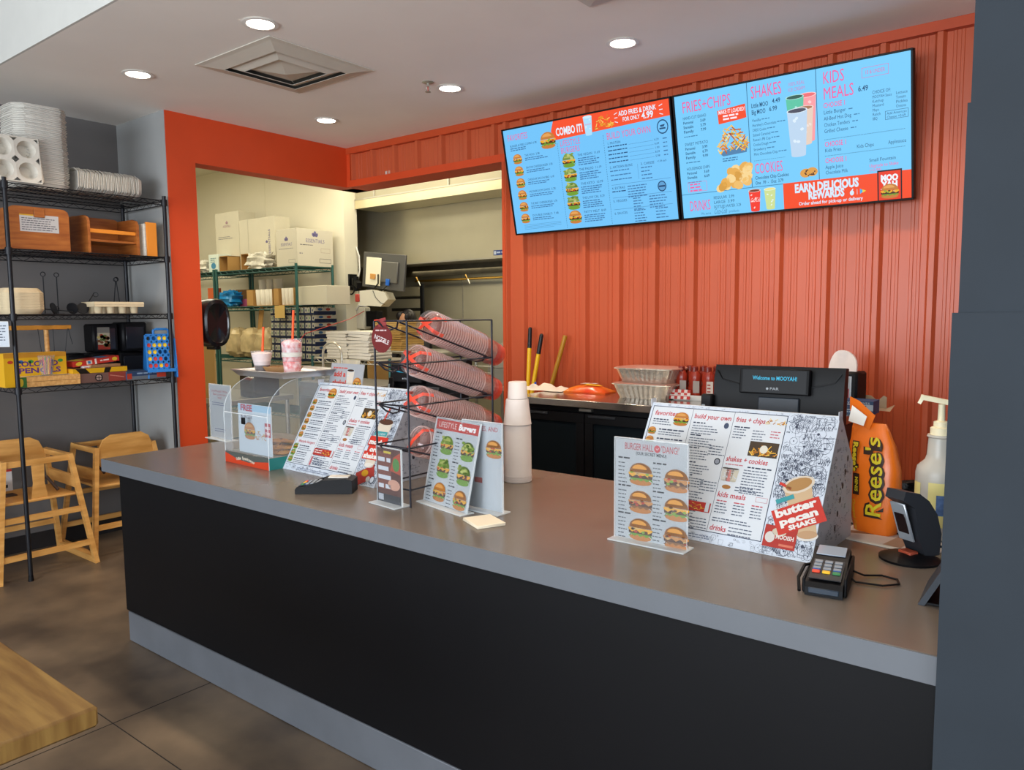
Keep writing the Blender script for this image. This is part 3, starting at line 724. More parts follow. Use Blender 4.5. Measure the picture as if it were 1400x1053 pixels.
# crayon cup
t = thing('crayon_cup', 'clear plastic tumbler on the wooden box, packed with crayons', 'cup', (-5.055, 1.895, ZG + .0635))
MB().lathe([(.032, 0), (.047, .118), (.049, .120), (.045, .118), (.031, .004), (.001, .003)], 20, cap=False).build('tumbler', clear_mat('clear_plastic', 'DCE4EA', .12, .10), t)
R1 = random.Random(11); cols = ['C03A2A', '2E5AA8', '3A8A4A', 'E8B02A', '7A3A8A', 'E07A2A', '2A8A9A', '8A5A2A', '28406A']
for i in range(30):
    a = R1.uniform(0, 2 * PI); r_ = math.sqrt(R1.uniform(0, 1)) * .023; ln = R1.uniform(.072, .098); tx, ty = r_ * math.cos(a), r_ * math.sin(a)
    k = 1.4; c = cols[i % 9]; 
    q = thing('crayon', 'wax crayon standing among the others in the clear tumbler', 'crayon', (-5.055 + tx, 1.895 + ty, ZG + .068), 0, 'crayons in the clear tumbler', rot=(-ty * 5, tx * 5, a))
    MB().rod((0, 0, 0), (0, 0, ln), .0042, n=7).build('stick', mat('crayon_' + c, c, .5), q); MB().rod((0, 0, ln), (0, 0, ln + .009), .0038, .0012, n=7).build('tip', MATS['crayon_' + c], q)
# hook-and-ring hanging rack: wooden T with cords
t = thing('wooden_t_stand', 'pale wooden T shaped stand with dark cords hanging from its crossbar', 'toy stand', (-5.20, 1.96, ZG))
MB().box(-.05, .05, -.05, .05, 0, .02, .003).build('base', M_wood, t); MB().rod((0, 0, .02), (0, 0, .335), .014, n=14).build('upright', M_wood, t)
MB().box(-.010, .010, -.20, .145, .335, .362, .003).build('crossbar', mat('honey_wood', 'C8862E', .5, noise=.15, scale=9), t)
for i, (y, dy, l_) in enumerate(((-.05, .02, .22), (.035, 0, .15), (.12, -.05, .27), (.125, .02, .10))):
    MB().tube([(.011, y, .34), (.014, y + dy * .4, .34 - l_ * .5), (.012, y + dy, .34 - l_)], .0022, 5).build('cord', M_blackm, t)
MB().ball((.013, .035, .19), .009).build('cord_bead', M_blackm, t)
# brown box of wooden blocks and cards behind
def d_kraft(sh, w_, h): sh.rect(0, w_, 0, h, 'A87850', 0); sh.frame(w_ * .06, w_ * .94, h * .1, h * .9, .003, '7A5030', 1)
carton('kraft_game_box', 'long brown game box lying behind the wooden box and crayon cup', 'box', (-5.30, 2.08, ZG), PI / 2, .46, .14, .115, mat('kraft_card', '9A6E48', .8), d_kraft)
for i in range(3):
    o = MB().box(-.03, .03, -.02, .02, 0, .045, .003).build('wooden_block', M_wood); o.location = (-5.235, 2.0 + i * .068, ZG); 
    tag(o, ['honey wood block behind the crayon cup, left of three', 'honey wood block behind the crayon cup, middle of three', 'honey wood block behind the crayon cup, right of three'][i], 'block', 'wooden blocks')
for i in range(2):
    carton('card_deck', ['red deck of playing cards standing behind the wooden box, left one', 'red deck of playing cards standing behind the wooden box, right one'][i], 'cards', (-5.12, 2.035 + i * .062, ZG + .0), PI / 2, .058, .018, .092, mat('red_card', 'B83A32', .6), lambda sh, w_, h: (sh.rect(0, w_, 0, h, 'C0473F', 0), sh.frame(.005, w_ - .005, .005, h - .005, .002, 'F0D8D0', 1), sh.disc(w_ / 2, h / 2, w_ * .25, w_ * .3, 'F0D8D0', 1)), group='red card decks')
carton('white_card_pack', 'white pack with pink print beside the red card decks', 'cards', (-5.06, 2.155, ZG + .058), PI / 2, .095, .04, .045, mat('white_card', 'E6DEDA', .6), lambda sh, w_, h: (sh.rect(0, w_, 0, h, 'E6DEDA', 0), sh.words(.008, h * .8, w_ * .6, .006, 'C05A6A', 1, 3, .012), sh.disc(w_ * .86, h / 2, h * .3, h * .42, '2A2A5A', 1)))
carton('pale_game_box', 'pinkish grey game box lying at the back between the kraft box and the black dispensers', 'box', (-5.24, 2.24, ZG), PI / 2, .12, .10, .13, mat('pale_card', 'B9A39C', .7), lambda sh, w_, h: (sh.rect(0, w_, 0, h, 'B9A39C', 0), sh.words(.01, h * .8, w_ * .8, .007, '8C6E6A', 1, 4, .02)))
def d_domino(sh, w_, h):
    sh.rect(0, w_, 0, h, '7A5A52', 0); sh.disc(w_ * .42, h * .5, h * .42, h * .42, '1A1A1A', 1); sh.disc(w_ * .42, h * .5, h * .30, h * .30, 'B89A90', 2); sh.line(w_ * .42 - h * .3, h * .5, w_ * .42 + h * .3, h * .5, .004, '1A1A1A', 3); sh.line(w_ * .42, h * .2, w_ * .42, h * .8, .004, '1A1A1A', 3); sh.rect(w_ * .62, w_, 0, h, '9A4238', 1); sh.line(w_ * .65, h * .7, w_ * .95, h * .4, .006, 'C87A6A', 2)
carton('brown_board_game', 'flat brown and red board game box at the bottom beside the wooden box', 'box', (-5.01, 2.20, ZG), PI / 2 + .02, .30, .26, .058, mat('brown_card', '6E4E46', .7), d_domino)
t = carton('yellow_board_game', 'yellow edged board game box with black lettering band under the red one', 'box', (-5.02, 2.195, ZG + .0600), PI / 2 + .06, .34, .24, .030, mat('yellow_edge', 'E0A81C', .6), lambda sh, w_, h: (sh.rect(0, w_, 0, h, 'E8B41C', 0), sh.poly([(w_ * .04, h), (w_ * .22, h), (w_ * .30, 0), (w_ * .12, 0)], '1E1A12', 1), sh.poly([(w_ * .58, h), (w_ * .70, h), (w_ * .66, 0), (w_ * .55, 0)], '1E1A12', 1)), lambda sh, w_, h: sh.rect(0, w_, 0, h, '8A6A4A', 0))
carton('wooden_tray_game', 'small tan game tray lying on the yellow edged box', 'box', (-5.06, 2.245, ZG + .0915), PI / 2 + .16, .20, .16, .016, mat('tan_card', 'B08A66', .7), lambda sh, w_, h: sh.rect(0, w_, 0, h, 'A87C58', 0))
def d_red(sh, w_, h):
    sh.rect(0, w_, 0, h, 'C8362A', 0); sh.disc(w_ * .12, h * .5, w_ * .07, h * .35, 'E8C83A', 1, rot=.2); sh.rect(w_ * .28, w_ * .40, h * .15, h * .85, 'E8D8C8', 1); sh.rect(w_ * .31, w_ * .37, h * .25, h * .75, '3A7AB0', 2); sh.rect(w_ * .46, w_ * .50, 0, h, 'F0E8E0', 1); sh.words(w_ * .58, h * .65, w_ * .22, h * .25, 'F4E4DC', 1); sh.disc(w_ * .9, h * .5, w_ * .06, h * .35, 'E8C83A', 1)
carton('red_board_game', 'slim red board game box tilted on top of the games pile', 'box', (-5.08, 2.20, ZG + .112), 0, .29, .15, .034, mat('red_game_card', 'C23428', .6), d_red, lambda sh, w_, h: (sh.rect(0, w_, 0, h, 'B83A2C', 0), sh.rect(w_ * .1, w_ * .3, .01, h - .01, 'D8C83A', 1), sh.rect(w_ * .6, w_ * .8, .01, h - .01, '3A7AB0', 1)), rot=(0, -.10, PI / 2 + .05))
carton('navy_board_game', 'navy and grey board game box with red corners under the blue disc game', 'box', (-4.995, 2.475, ZG), PI / 2, .26, .26, .052, mat('navy_card', '33496A', .6), lambda sh, w_, h: (sh.rect(0, w_, h * .45, h, '2F466A', 0), sh.rect(0, w_, 0, h * .45, '6E7884', 0), sh.words(w_ * .25, h * .85, w_ * .5, .009, '8AA2C0', 1), sh.rect(w_ * .76, w_, h * .15, h, 'D84A34', 1), sh.rect(0, w_ * .12, h * .1, h * .8, 'B8402E', 1)))
# black napkin dispensers at the back
def dispenser(label, loc, w_, d, h, rz, pic):
    t = thing('napkin_dispenser', label, 'dispenser', loc, rz, 'black napkin dispensers on the shelving')
    MB().box(-w_ / 2, w_ / 2, 0, d, 0, h, .012).build('housing', M_black, t)
    MB().box(-w_ * .36, w_ * .36, -.003, .002, h * .10, h * .84, .002).build('face_plate', mat('dark_glossy_plate', '23242A', .25), t)
    if pic:
        sh = Sheet(); a = w_ * .33; z0, z1 = h * .10, h * .88; sh.rect(-a, a * .4, z0, z1, 'C9BCA0', 0); sh.rect(-a, a * .4, z0, z0 + (z1 - z0) * .22, 'A83A2A', 1); sh.rect(-a, a * .4, z1 - (z1 - z0) * .25, z1, '8E8A80', 1)
        R_ = random.Random(5)
        for k in range(24): sh.disc(R_.uniform(-a * .9, a * .25), R_.uniform(z0 + .02, z1 - .05), .012, .009, R_.choice(['6A7A3A', '7A4A28', 'D8C070', '3A3020', 'B05030']), 2, 7)
        sh.build('advert_card', PAPER, t, (0, -.004, 0))
    return t
dispenser('black napkin dispenser with a colour advert card, upper left of the dispenser pile', (-5.27, 2.35, ZG + .176), .17, .14, .19, PI / 2, True)
dispenser('plain black napkin dispenser at the upper right of the dispenser pile', (-5.24, 2.53, ZG + .176), .17, .16, .20, PI / 2, False)
dispenser('black napkin dispenser lying low with a pale corner window, left of the pile', (-5.24, 2.22, ZG + .0), .12, .14, .172, PI / 2, False).location = (-5.38, 2.20, ZG)
dispenser('long black napkin dispenser under the one with the advert card', (-5.27, 2.33, ZG), .16, .16, .172, PI / 2, False)
dispenser('black napkin dispenser at the bottom right beside the blue disc game', (-5.26, 2.52, ZG), .19, .16, .172, PI / 2, False)
# blue four-in-a-row game
t = thing('disc_drop_game', 'blue plastic disc drop game with yellow and red counters at the shelf end', 'game', (-5.0, 2.60, ZG), PI / 2 - .25)
M_blue = mat('blue_plastic', '1F6FB8', .4)
def holed(w_, h, nx, nz, rr):
    """plate with a grid of round holes, quads around each hole, both sides"""
    mb = MB(); cx, cz = w_ / nx, h / nz; K = 12
    for yy in (0, .014):
        for i in range(nx):
            for j in range(nz):
                x = -w_ / 2 + cx * (i + .5); z = cz * (j + .5); v = []
                for k in range(K):
                    a = 2 * PI * k / K + PI / K * 0; c, s_ = math.cos(a), math.sin(a); e = 1 / max(abs(c), abs(s_)); v.append((x + cx / 2 * c * e, yy, z + cz / 2 * s_ * e))
                for k in range(K):
                    a = 2 * PI * k / K; v.append((x + rr * .8 * math.cos(a), yy, z + rr * math.sin(a)))
                mb.add(v, [(k, (k + 1) % K, K + (k + 1) % K, K + k) for k in range(K)])
    mb.box(-w_ / 2 - .006, -w_ / 2, 0, .014, 0, h); mb.box(w_ / 2, w_ / 2 + .006, 0, .014, 0, h); mb.box(-w_ / 2, w_ / 2, 0, .014, h, h + .006); mb.box(-w_ / 2 - .006, w_ / 2 + .006, -.01, .024, -.02, 0)
    return mb
g = holed(.135, .205, 5, 5, .0125).build('grid', M_blue, t, smooth=False); put(g, (-.02, -.02, .055), (-.14, 0, 0)); t.scale = (1.22, 1.22, 1.12)
put(MB().box(-.06, .06, -.004, .006, 0, .215, .002).build('rear_plate', M_blue, t), (-.005, .06, .045), (.12, 0, 0))
for s_ in (-1, 1): MB().prism([(-.03, 0), (-.012, 0), (.0, .05), (.012, 0), (.09, 0), (.03, .235), (.0, .235)], s_ * .074 - .004 - .015, s_ * .074 + .004 - .015, 'x').build('leg', M_blue, t)
MB().tube([(-.045, 0.02, .255), (-.045, .02, .285), (-.03, .02, .292), (.02, .02, .292), (.035, .02, .285), (.035, .02, .255)], .007, 6).build('handle', M_blue, t)
R1 = random.Random(4)
for i in range(5):
    for j in range(5):
        if j == 4 and i in (0, 1, 4): continue
        c = R1.choice(['E8C02A', 'C8342E', 'E8C02A', 'C8342E', '203050'])
        if c == '203050': continue
        MB().rod((0, .004, 0), (0, .009, 0), .0135, n=10).build('counter_disc', mat('disc_' + c, c, .4), g).location = (-.0675 + .027 * (i + .5), 0, .041 * (j + .5))

# ------------------------------------------------------------------ wooden high chairs
M_hc = mat('high_chair_wood', 'D9A35C', 0.45, noise=0, scale=4, stretch=(1, 1, 6), c2='BC8440')
M_strap = mat('brown_strap', '3E2A20', .6)
def high_chair(label, loc, rz):
    """local +X = front; side frames lie in XZ at y = -W/2, W/2"""
    t = thing('high_chair', label, 'high chair', loc, rz, 'wooden high chairs')
    hgt = .71; D = .55
    def wy(z): return .272 - .088 * z / hgt
    def fx(z): return .275 - .085 * z / hgt
    def rx_(z): return -.275 + .105 * z / hgt
    for s_ in (-1, 1):
        def P3(x, z): return (x, s_ * wy(z), z)
        up = (0, 1, .1 * s_)
        MB().bar(P3(fx(0), 0), P3(fx(hgt), hgt), .036, .026, up).build('front_leg', M_hc, t)
        MB().bar(P3(rx_(0), 0), P3(rx_(hgt), hgt), .036, .026, up).build('rear_leg', M_hc, t)
        MB().bar(P3(rx_(hgt), hgt - .017), P3(fx(hgt), hgt - .017), .034, .028, up).build('arm_rail', M_hc, t)
        MB().bar(P3(rx_(.5), hgt - .17), P3(fx(.5), hgt - .18), .075, .018, up).build('side_rail', M_hc, t)
        MB().bar(P3(rx_(0) + .015, .022), P3(fx(0) - .015, .022), .042, .024, up).build('floor_rail', M_hc, t)
    w5 = wy(.47) - .012
    MB().box(rx_(.47) + .01, fx(.47) - .01, -w5, w5, hgt - .262, hgt - .246, .004).build('seat', M_hc, t)
    w7 = wy(.66) - .012
    P = [(-w7, 0), (w7, 0), (w7, .06), (w7 - .03, .135), (w7 - .08, .165), (-w7 + .08, .165), (-w7 + .03, .135), (-w7, .06)]
    put(MB().prism(P, 0, .014, 'x').build('backrest', M_hc, t), (rx_(.62) + .004, 0, hgt - .085), (0, -.10, 0))
    MB().bar((fx(hgt) , -wy(hgt), hgt - .02), (fx(hgt), wy(hgt), hgt - .02), .020, .036).build('front_rail', M_hc, t)
    P = [(-.045, 0), (.045, 0), (.03, .10), (.035, .22), (-.035, .22), (-.03, .10)]
    put(MB().prism(P, 0, .014, 'x').build('crotch_post', M_hc, t), (fx(.6) - .02, 0, hgt - .25))
    for x, z in ((fx(.36), .36), (fx(.14), .14)): MB().bar((x, -wy(z), z), (x, wy(z), z), .020, .034).build('front_rung', M_hc, t)
    MB().bar((rx_(.20), -wy(.2), .20), (rx_(.2), wy(.2), .20), .020, .034).build('rear_rung', M_hc, t)
    MB().tube([(-.02, .08, hgt - .20), (.04, .10, hgt - .15), (.10, .14, hgt - .235)], .010, 5).build('strap', M_strap, t)
    MB().box(-.06, .02, -.14, -.06, hgt - .246, hgt - .238, .002).build('buckle', M_strap, t)
    return t
hc1 = high_chair('wooden high chair holding a red and white card, nearest the left edge', (-5.285, 1.825, 0.0), 0)
hc2 = high_chair('wooden high chair turned away, between the first one and the counter end', (-5.32, 2.385, 0.0), PI - .03)
t = thing('picture_card', 'red and white card lying propped inside the left high chair', 'card', (-5.33, 1.69, .492), PI / 2 - .1)
MB().box(-.07, .07, 0, .004, 0, .135, .001).build('card_stock', MATS['white_card'], t)
sh = Sheet(); sh.rect(-.07, .07, 0, .135, 'DCD8D6', 0); sh.rect(-.07, .07, .12, .135, 'C0392E', 1); sh.words(-.055, .10, .10, .006, '7A6A68', 1, 5, .016); sh.rect(.03, .045, .02, .04, '2A2A2A', 1); sh.build('print', PAPER, t, (0, -.0006, 0))
# ------------------------------------------------------------------ things on the counter
ZC0 = ZT + .0004
M_acr = clear_mat('clear_acrylic', 'E6EEF2', .18, .05)
M_acre = clear_mat('acrylic_edge', 'F4FAFC', .4, .35)
def sign_holder(name, label, loc, rz, w_, h, draw, lean=0.0, foot=.07, two=True, group=None, back='E8ECF0'):
    t = thing(name, label, 'sign', loc, rz, group)
    q = put(MB().box(0, w_, -.002, .000, 0, h, 0).build('front_sheet', M_acr, t, smooth=False), (0, 0, .004), (-lean, 0, 0))
    put(MB().box(0, w_, .0025, .0045, 0, h, 0).build('rear_sheet', M_acr, t, smooth=False), (0, 0, .004), (-lean, 0, 0))
    mb = MB(); e = .0022; mb.box(-e, 0, -.002, .0045, 0, h); mb.box(w_, w_ + e, -.002, .0045, 0, h); mb.box(-e, w_ + e, -.002, .0045, h, h + e)
    put(mb.build('polished_edge', M_acre, t, smooth=False), (0, 0, .004), (-lean, 0, 0))
    MB().box(-.006, w_ + .006, -foot * .5, foot * .5, 0, .0045, .001).build('foot', M_acre, t)
    put(MB().box(.002, w_ - .002, .0003, .0018, .002, h - .002).build('card', mat('sign_card', back, .6), t, smooth=False), (0, 0, .004), (-lean, 0, 0))
    sh = Sheet(); sh.rect(.002, w_ - .002, .002, h - .002, back, 0); draw(sh, w_, h)
    o = sh.build('printed_sheet', PAPER, t); put(o, (0, 0, .004), (-lean, 0, 0))
    return t
# "burger hall" sign on the right
def d_hall(s, w_, h):
    s.text('BURGER HALL', w_ * .14, h * .895, .020, 'C43A44', 2, w_=w_ * .40); s.disc(w_ * .595, h * .925, .010, .011, 'C43A44', 2); s.line(w_ * .595 - .004, h * .93, w_ * .595, h * .915, .002, 'F2DADA', 4); s.line(w_ * .595, h * .915, w_ * .595 + .005, h * .935, .002, 'F2DADA', 4)
    s.text("'DANG!'", w_ * .65, h * .895, .020, 'C43A44', 2, w_=w_ * .24); s.text('(OUR SECRET MENU)', w_ * .30, h * .85, .009, '3A4048', 2, w_=w_ * .42, bold=.02)
    for c in range(2):
        for r_ in range(3):
            x = w_ * (.05 + .49 * c); z = h * (.815 - .275 * r_) - c * .006
            s.words(x, z, w_ * .18, .0045, '2A2E34', 2); s.words(x, z - .016, w_ * .13, .003, '5A6068', 2, 6, .0115, seed=r_ + c)
            s.burger(x + w_ * .32, z - .080, w_ * .34, 3, (0, 2)[(c + r_) % 2], seed=r_ * 7 + c)
sign_holder('secret_menu_sign', 'white secret menu sign of six burgers in clear acrylic, before the right menu stand', 'x' and tuple(oz(840.6, 734.8, ZC0)), .0, .233, .302, d_hall)
# lifestyle burgers sign, leaning
def d_life(s, w_, h):
    s.rect(.004, w_ - .004, h * .865, h - .004, 'C2392F', 1); s.text('LIFESTYLE', w_ * .07, h * .895, .020, 'F0D8D2', 2, w_=w_ * .42); s.text('Burgers', w_ * .54, h * .895, .020, 'FFFFFF', 2, w_=w_ * .38, bold=.04, shear=.15)
    for c in range(2):
        for r_ in range(3):
            x = w_ * (.04 + .48 * c); z = h * (.83 - .275 * r_) - c * .008
            s.words(x, z, w_ * .14, .0045, '2A2E34', 2); s.words(x, z - .016, w_ * .11, .003, '5A6068', 2, 6, .0115, seed=r_ + c + 5)
            s.burger(x + w_ * .30, z - .075, w_ * .30, 3, 1 if r_ < 2 else 0, seed=r_ * 5 + c + 20)
a, b = oz(579.3, 685, ZC0), oz(638.2, 704.6, ZC0)
sign_holder('lifestyle_menu_sign', 'leaning white sign with red banner reading Lifestyle Burgers and six burger pictures', tuple(a), math.atan2(b.y - a.y, b.x - a.x), .262, .305, d_life, lean=.22, foot=.06)
def d_and(s, w_, h):
    s.text('FRIES, AND', w_ * .35, h * .90, .016, 'C43A44', 2, w_=w_ * .55); s.burger(w_ * .80, h * .60, w_ * .40, 3, 0, 9); s.rect(w_ * .3, w_ * .5, h * .30, h * .36, '9A3A2E', 2)
a, b = oz(634, 692, ZC0), oz(687.3, 703.75, ZC0)
sign_holder('white_offer_sign', 'mostly white sign with one cheeseburger picture behind the leaning sign', tuple(a), math.atan2(b.y - a.y, b.x - a.x), (b - a).length, .305, d_and)
def d_small(s, w_, h):
    s.rect(.002, w_ - .002, .002, h - .002, '5A2E24', 1); s.rect(.002, w_ * .6, h * .25, h * .92, '7E4438', 2); s.poly([(w_ * .55, h * .6), (w_ - .003, h * .55), (w_ - .003, h * .95), (w_ * .7, h * .85)], 'B8482A', 3)
    s.disc(w_ * .8, h * .72, w_ * .14, h * .12, '4E8A3A', 4); s.disc(w_ * .7, h * .35, w_ * .25, h * .10, 'D8A088', 4); s.rect(w_ * .30, w_ * .6, h * .90, h * .94, 'D8C03A', 4)
    for r_ in range(4): s.words(w_ * .06, h * (.82 - .16 * r_), w_ * .52, h * .075, 'D8DCE4', 4, 1, seed=r_)
    s.rect(.002, w_ - .002, .002, h * .16, '26262E', 3); s.rect(w_ * .05, w_ * .26, h * .04, h * .15, 'B8BCC4', 4)
a, b = oz(516.8, 685.5, ZC0), oz(548.6, 694.3, ZC0)
sign_holder('small_promo_stand', 'small dark red promotional card in clear acrylic before the cup rack', tuple(a), math.atan2(b.y - a.y, b.x - a.x), .142, .200, d_small, foot=.075)
def d_left(s, w_, h):
    s.text('Love Mooyah? Write', w_ * .1, h * .86, .013, 'C8505A', 2, w_=w_ * .75); s.text('Share us your love', w_ * .18, h * .80, .013, 'C8505A', 2, w_=w_ * .6); s.text('here!', w_ * .4, h * .74, .013, 'C8505A', 2, w_=w_ * .18)
    s.words(w_ * .12, h * .67, w_ * .7, .004, '5A6C94', 2, 2, .012); s.words(w_ * .2, h * .18, w_ * .6, .004, '5A6C94', 2, 2, .012)
a, b = oz(289, 598, ZC0), oz(323, 605, ZC0)
sign_holder('review_request_sign', 'white paper sign with red wording at the counter end by the orange wall', tuple(a), math.atan2(b.y - a.y, b.x - a.x), .235, .300, d_left)
def d_free(s, w_, h):
    s.rect(.002, w_ - .002, h * .86, h - .002, 'A8CDE6', 1); s.text('FREE', w_ * .08, h * .86, .028, 'B85060', 2, w_=w_ * .36, bold=.04); s.text('BURGER', w_ * .08, h * .70, .016, '5A3A4A', 2, w_=w_ * .36)
    s.burger(w_ * .35, h * .28, w_ * .34, 3, 0, 31); s.fries(w_ * .68, h * .30, w_ * .3, h * .2, 3, 24, 8)
    s.rect(w_ * .80, w_ * .97, h * .38, h * .66, 'C0505A', 3); s.text('MOO', w_ * .815, h * .54, .012, 'FFFFFF', 5, w_=w_ * .14, bold=.04); s.text('YAH', w_ * .825, h * .43, .012, 'FFFFFF', 5, w_=w_ * .12, bold=.04)
# cookie case
C0, C1 = oz(308.9, 630.5, ZC0), oz(368.7, 643.9, ZC0)
CRZ = math.atan2(C1.y - C0.y, C1.x - C0.x); CW = .366; CD = .40; CH = .235; CT = .40
case = thing('cookie_case', 'clear acrylic cookie display case with orange and teal base band', 'display case', tuple(C0), CRZ)
t = case
def arcprof():
    P = [(0, .0), (0, CH)]
    for i in range(1, 9): a_ = PI / 2 * i / 8; P.append((.20 * (1 - math.cos(a_)), CH + (CT - CH) * math.sin(a_)))
    P.append((CD, CT)); P.append((CD, 0)); return P
AP = arcprof()
for x in (0, CW - .003): MB().prism(AP, x, x + .003, 'x').build('side_panel', M_acr, t, smooth=False)
MB().box(0, CW, 0, .003, .050, CH).build('front_panel', M_acr, t, smooth=False)
v = []; F = []
for i, (y, z) in enumerate(AP[1:11]): v += [(.003, y, z), (CW - .003, y, z)]
for i in range(9): F.append((2 * i, 2 * i + 1, 2 * i + 3, 2 * i + 2))
MB().add(v, F).build('curved_lid', M_acr, t)
mb = MB(); mb.tube([(.001, y, z) for y, z in AP[1:11]], .0016, 4); mb.tube([(CW - .001, y, z) for y, z in AP[1:11]], .0016, 4); mb.rod((0, 0, CH), (CW, 0, CH), .002, n=4); mb.rod((0, 0, 0), (0, 0, CH), .0018, n=4); mb.rod((CW, 0, 0), (CW, 0, CH), .0018, n=4)
mb.build('polished_edge', M_acre, t)
MB().box(.003, CW - .003, .0, CD, 0, .006).build('floor_panel', M_whitep, t, smooth=False)
MB().box(0, CW, CD - .003, CD, 0, CT).build('rear_panel', M_acr, t, smooth=False)
MB().box(CW * .44, CW * .44 + .026, -.008, .0, CH - .045, CH - .015, .002).build('latch', M_black, t)
sh = Sheet(); sh.rect(0, CW, 0, .052, '5E635E', 0)
sh.poly([(0, 0), (CW, 0), (CW, .036), (CW * .72, .026), (CW * .55, .016), (CW * .3, .022), (0, .046)], 'E24A28', 1)
for i, ch in enumerate('Otis Spunkmeyer'):
    if ch != ' ': sh.text(ch, CW * (.27 + .028 * i), .016 + .010 * math.sin(PI * i / 14), .013, 'F4E6D0', 3, w_=CW * .024, bold=.05, rot=.35 * math.cos(PI * i / 14))
sh.build('base_band_front', PAPER, t, (0, -.0012, 0))
sh = Sheet(); sh.rect(0, CD, 0, .052, '2F8A86', 0); sh.build('base_band_side', PAPER, t, (CW + .0012, 0, 0), (0, 0, PI / 2))
MB().box(.012, CW - .012, .02, CD - .02, .048, .052, .001).build('tray', M_ss, t)
M_ck = mat('cookie_dough', 'C08848', .85, noise=.25, scale=40, bump=.3); M_ch = mat('chocolate_chip', '4A2A18', .5)
R1 = random.Random(9)
def cookie_mb():
    mb = MB(); v = [(0, 0, .014)]
    for (r_, z) in ((.022, .0135), (.040, .009), (.046, .004), (.043, 0)):
        for i in range(14): a_ = 2 * PI * i / 14; q = r_ * (1 + .05 * math.sin(3 * a_ + 1)); v.append((q * math.cos(a_), q * math.sin(a_), z))
    F = [(0, 1 + i, 1 + (i + 1) % 14) for i in range(14)] + [(1 + j * 14 + i, 1 + j * 14 + (i + 1) % 14, 15 + j * 14 + (i + 1) % 14, 15 + j * 14 + i) for j in range(3) for i in range(14)] + [tuple(range(43, 57))]
    return mb.add(v, F)
def cookie(label, loc, rot):
    t_ = thing('chocolate_chip_cookie', label, 'cookie', loc, 0, 'cookies in the display case', rot=rot)
    if not hasattr(cookie, 'm'):
        cookie.m = cookie_mb().mesh('cookie', M_ck); mb = MB()
        for i in range(9): a_ = R1.uniform(0, 6.28); q = R1.uniform(0, .034); mb.ball((q * math.cos(a_), q * math.sin(a_), .0135 - q * .12), .0038, 6, 4)
        cookie.c = mb.mesh('chips', M_ch)
    for nm, me in (('cookie_body', cookie.m), ('chocolate_chips', cookie.c)):
        o = bpy.data.objects.new(nm, me); COL.objects.link(o); o.parent = t_
        if nm == 'chocolate_chips': o['kind'] = 'stuff'
MC = T(*C0) @ Rz(CRZ)
spots = [(.06, .08, .055, 0, 0), (.14, .07, .055, 0, 0), (.22, .07, .055, .05, 0), (.31, .07, .055, 0, .05), (.10, .16, .055, 0, 0), (.19, .16, .055, 0, 0), (.29, .17, .055, .0, 0), (.12, .11, .071, .12, .1), (.24, .10, .071, -.1, .1), (.31, .12, .071, .1, -.1), (.20, .20, .071, .1, .1), (.29, .23, .071, .1, 0), (.26, .15, .088, .15, .1), (.32, .19, .088, .1, .15), (.19, .14, .088, -.1, 0)]
for i, (x, y, z, a_, b_) in enumerate(spots):
    p = MC @ Vector((min(x, .305), y * .85 + .055, z)); cookie('chocolate chip cookie lying in the clear display case', p, (a_, b_, i * 1.3))
# menu slip and the inside of the case
t = thing('cookie_card', 'small pale printed card tucked above the cookies inside the case', 'card', tuple(MC @ Vector((.24, .26, .075))), CRZ + .1)
MB().box(0, .10, 0, .002, 0, .07).build('card_stock', MATS['white_card'], t, smooth=False); Sheet().rect(0, .10, 0, .07, 'E2E0D4', 0).words(.01, .055, .07, .006, '6A7A5A', 1, 3, .014).build('print', PAPER, t, (0, -.0005, 0)); t.rotation_euler = (-.3, 0, CRZ + .1)
# free burger flyer sign standing behind / inside
t = thing('free_burger_flyer', 'blue and white flyer offering a free burger behind the front pane of the cookie case', 'flyer', tuple(MC @ Vector((.075, .030, .053))), CRZ)
MB().box(0, .275, 0, .0015, 0, .225).build('card_stock', MATS['white_card'], t, smooth=False); sh = Sheet(); sh.rect(0, .275, 0, .225, 'D6E2EC', 0); d_free(sh, .275, .225); sh.build('printed_sheet', PAPER, t, (0, -.0006, 0))
# steel sheet tray on top of the case
TC = MC @ Vector((CW / 2 + .03, CD / 2 + .01, CT + .001))
t = thing('sheet_tray', 'aluminium sheet tray resting on top of the cookie case', 'tray', tuple(TC), CRZ)
v = []
for (k, z) in ((0, .004), (.022, .028), (.028, .031), (.032, .029), (.028, .026), (.024, .024), (.003, 0)):
    a_, b_ = .180 + k, .140 + k; v += [(-a_, -b_, z), (a_, -b_, z), (a_, b_, z), (-a_, b_, z)]
F = [(j * 4 + i, j * 4 + (i + 1) % 4, (j + 1) * 4 + (i + 1) % 4, (j + 1) * 4 + i) for j in range(6) for i in range(4)] + [(0, 1, 2, 3), (27, 26, 25, 24)]
MB().add(v, F).build('pan', mat('aluminium_tray', 'C4C6C8', .32, .85, noise=.08, scale=6), t)
MT = T(*TC) @ Rz(CRZ)
def shake(name, label, loc, h, r0, r1, body, low, straw_l):
    t_ = thing(name, label, 'drink', loc, 0, 'sample shakes on the tray')
    MB().lathe([(r0 * .98, 0), (r1, h), (r1 + .003, h + .002), (r1 - .001, h), (r0 * .93, .003), (.001, .003)], 20, cap=False).build('cup', MATS['clear_plastic'], t_)
    MB().lathe([(r0 * .92, .004), (r0 + (r1 - r0) * .35, h * .38), (.001, h * .38)], 20).build('lower_layer', low, t_)
    MB().lathe([(r0 + (r1 - r0) * .36 - .002, h * .385), (r1 * .955, h * .90), (r1 * .6, h * .97), (.001, h)], 20).build('shake', body, t_)
    MB().rod((0, 0, h * .4), (.022, .0, h + straw_l), .0055, n=10).build('straw', mat('orange_straw', 'F0561E', .4), t_)
    return t_
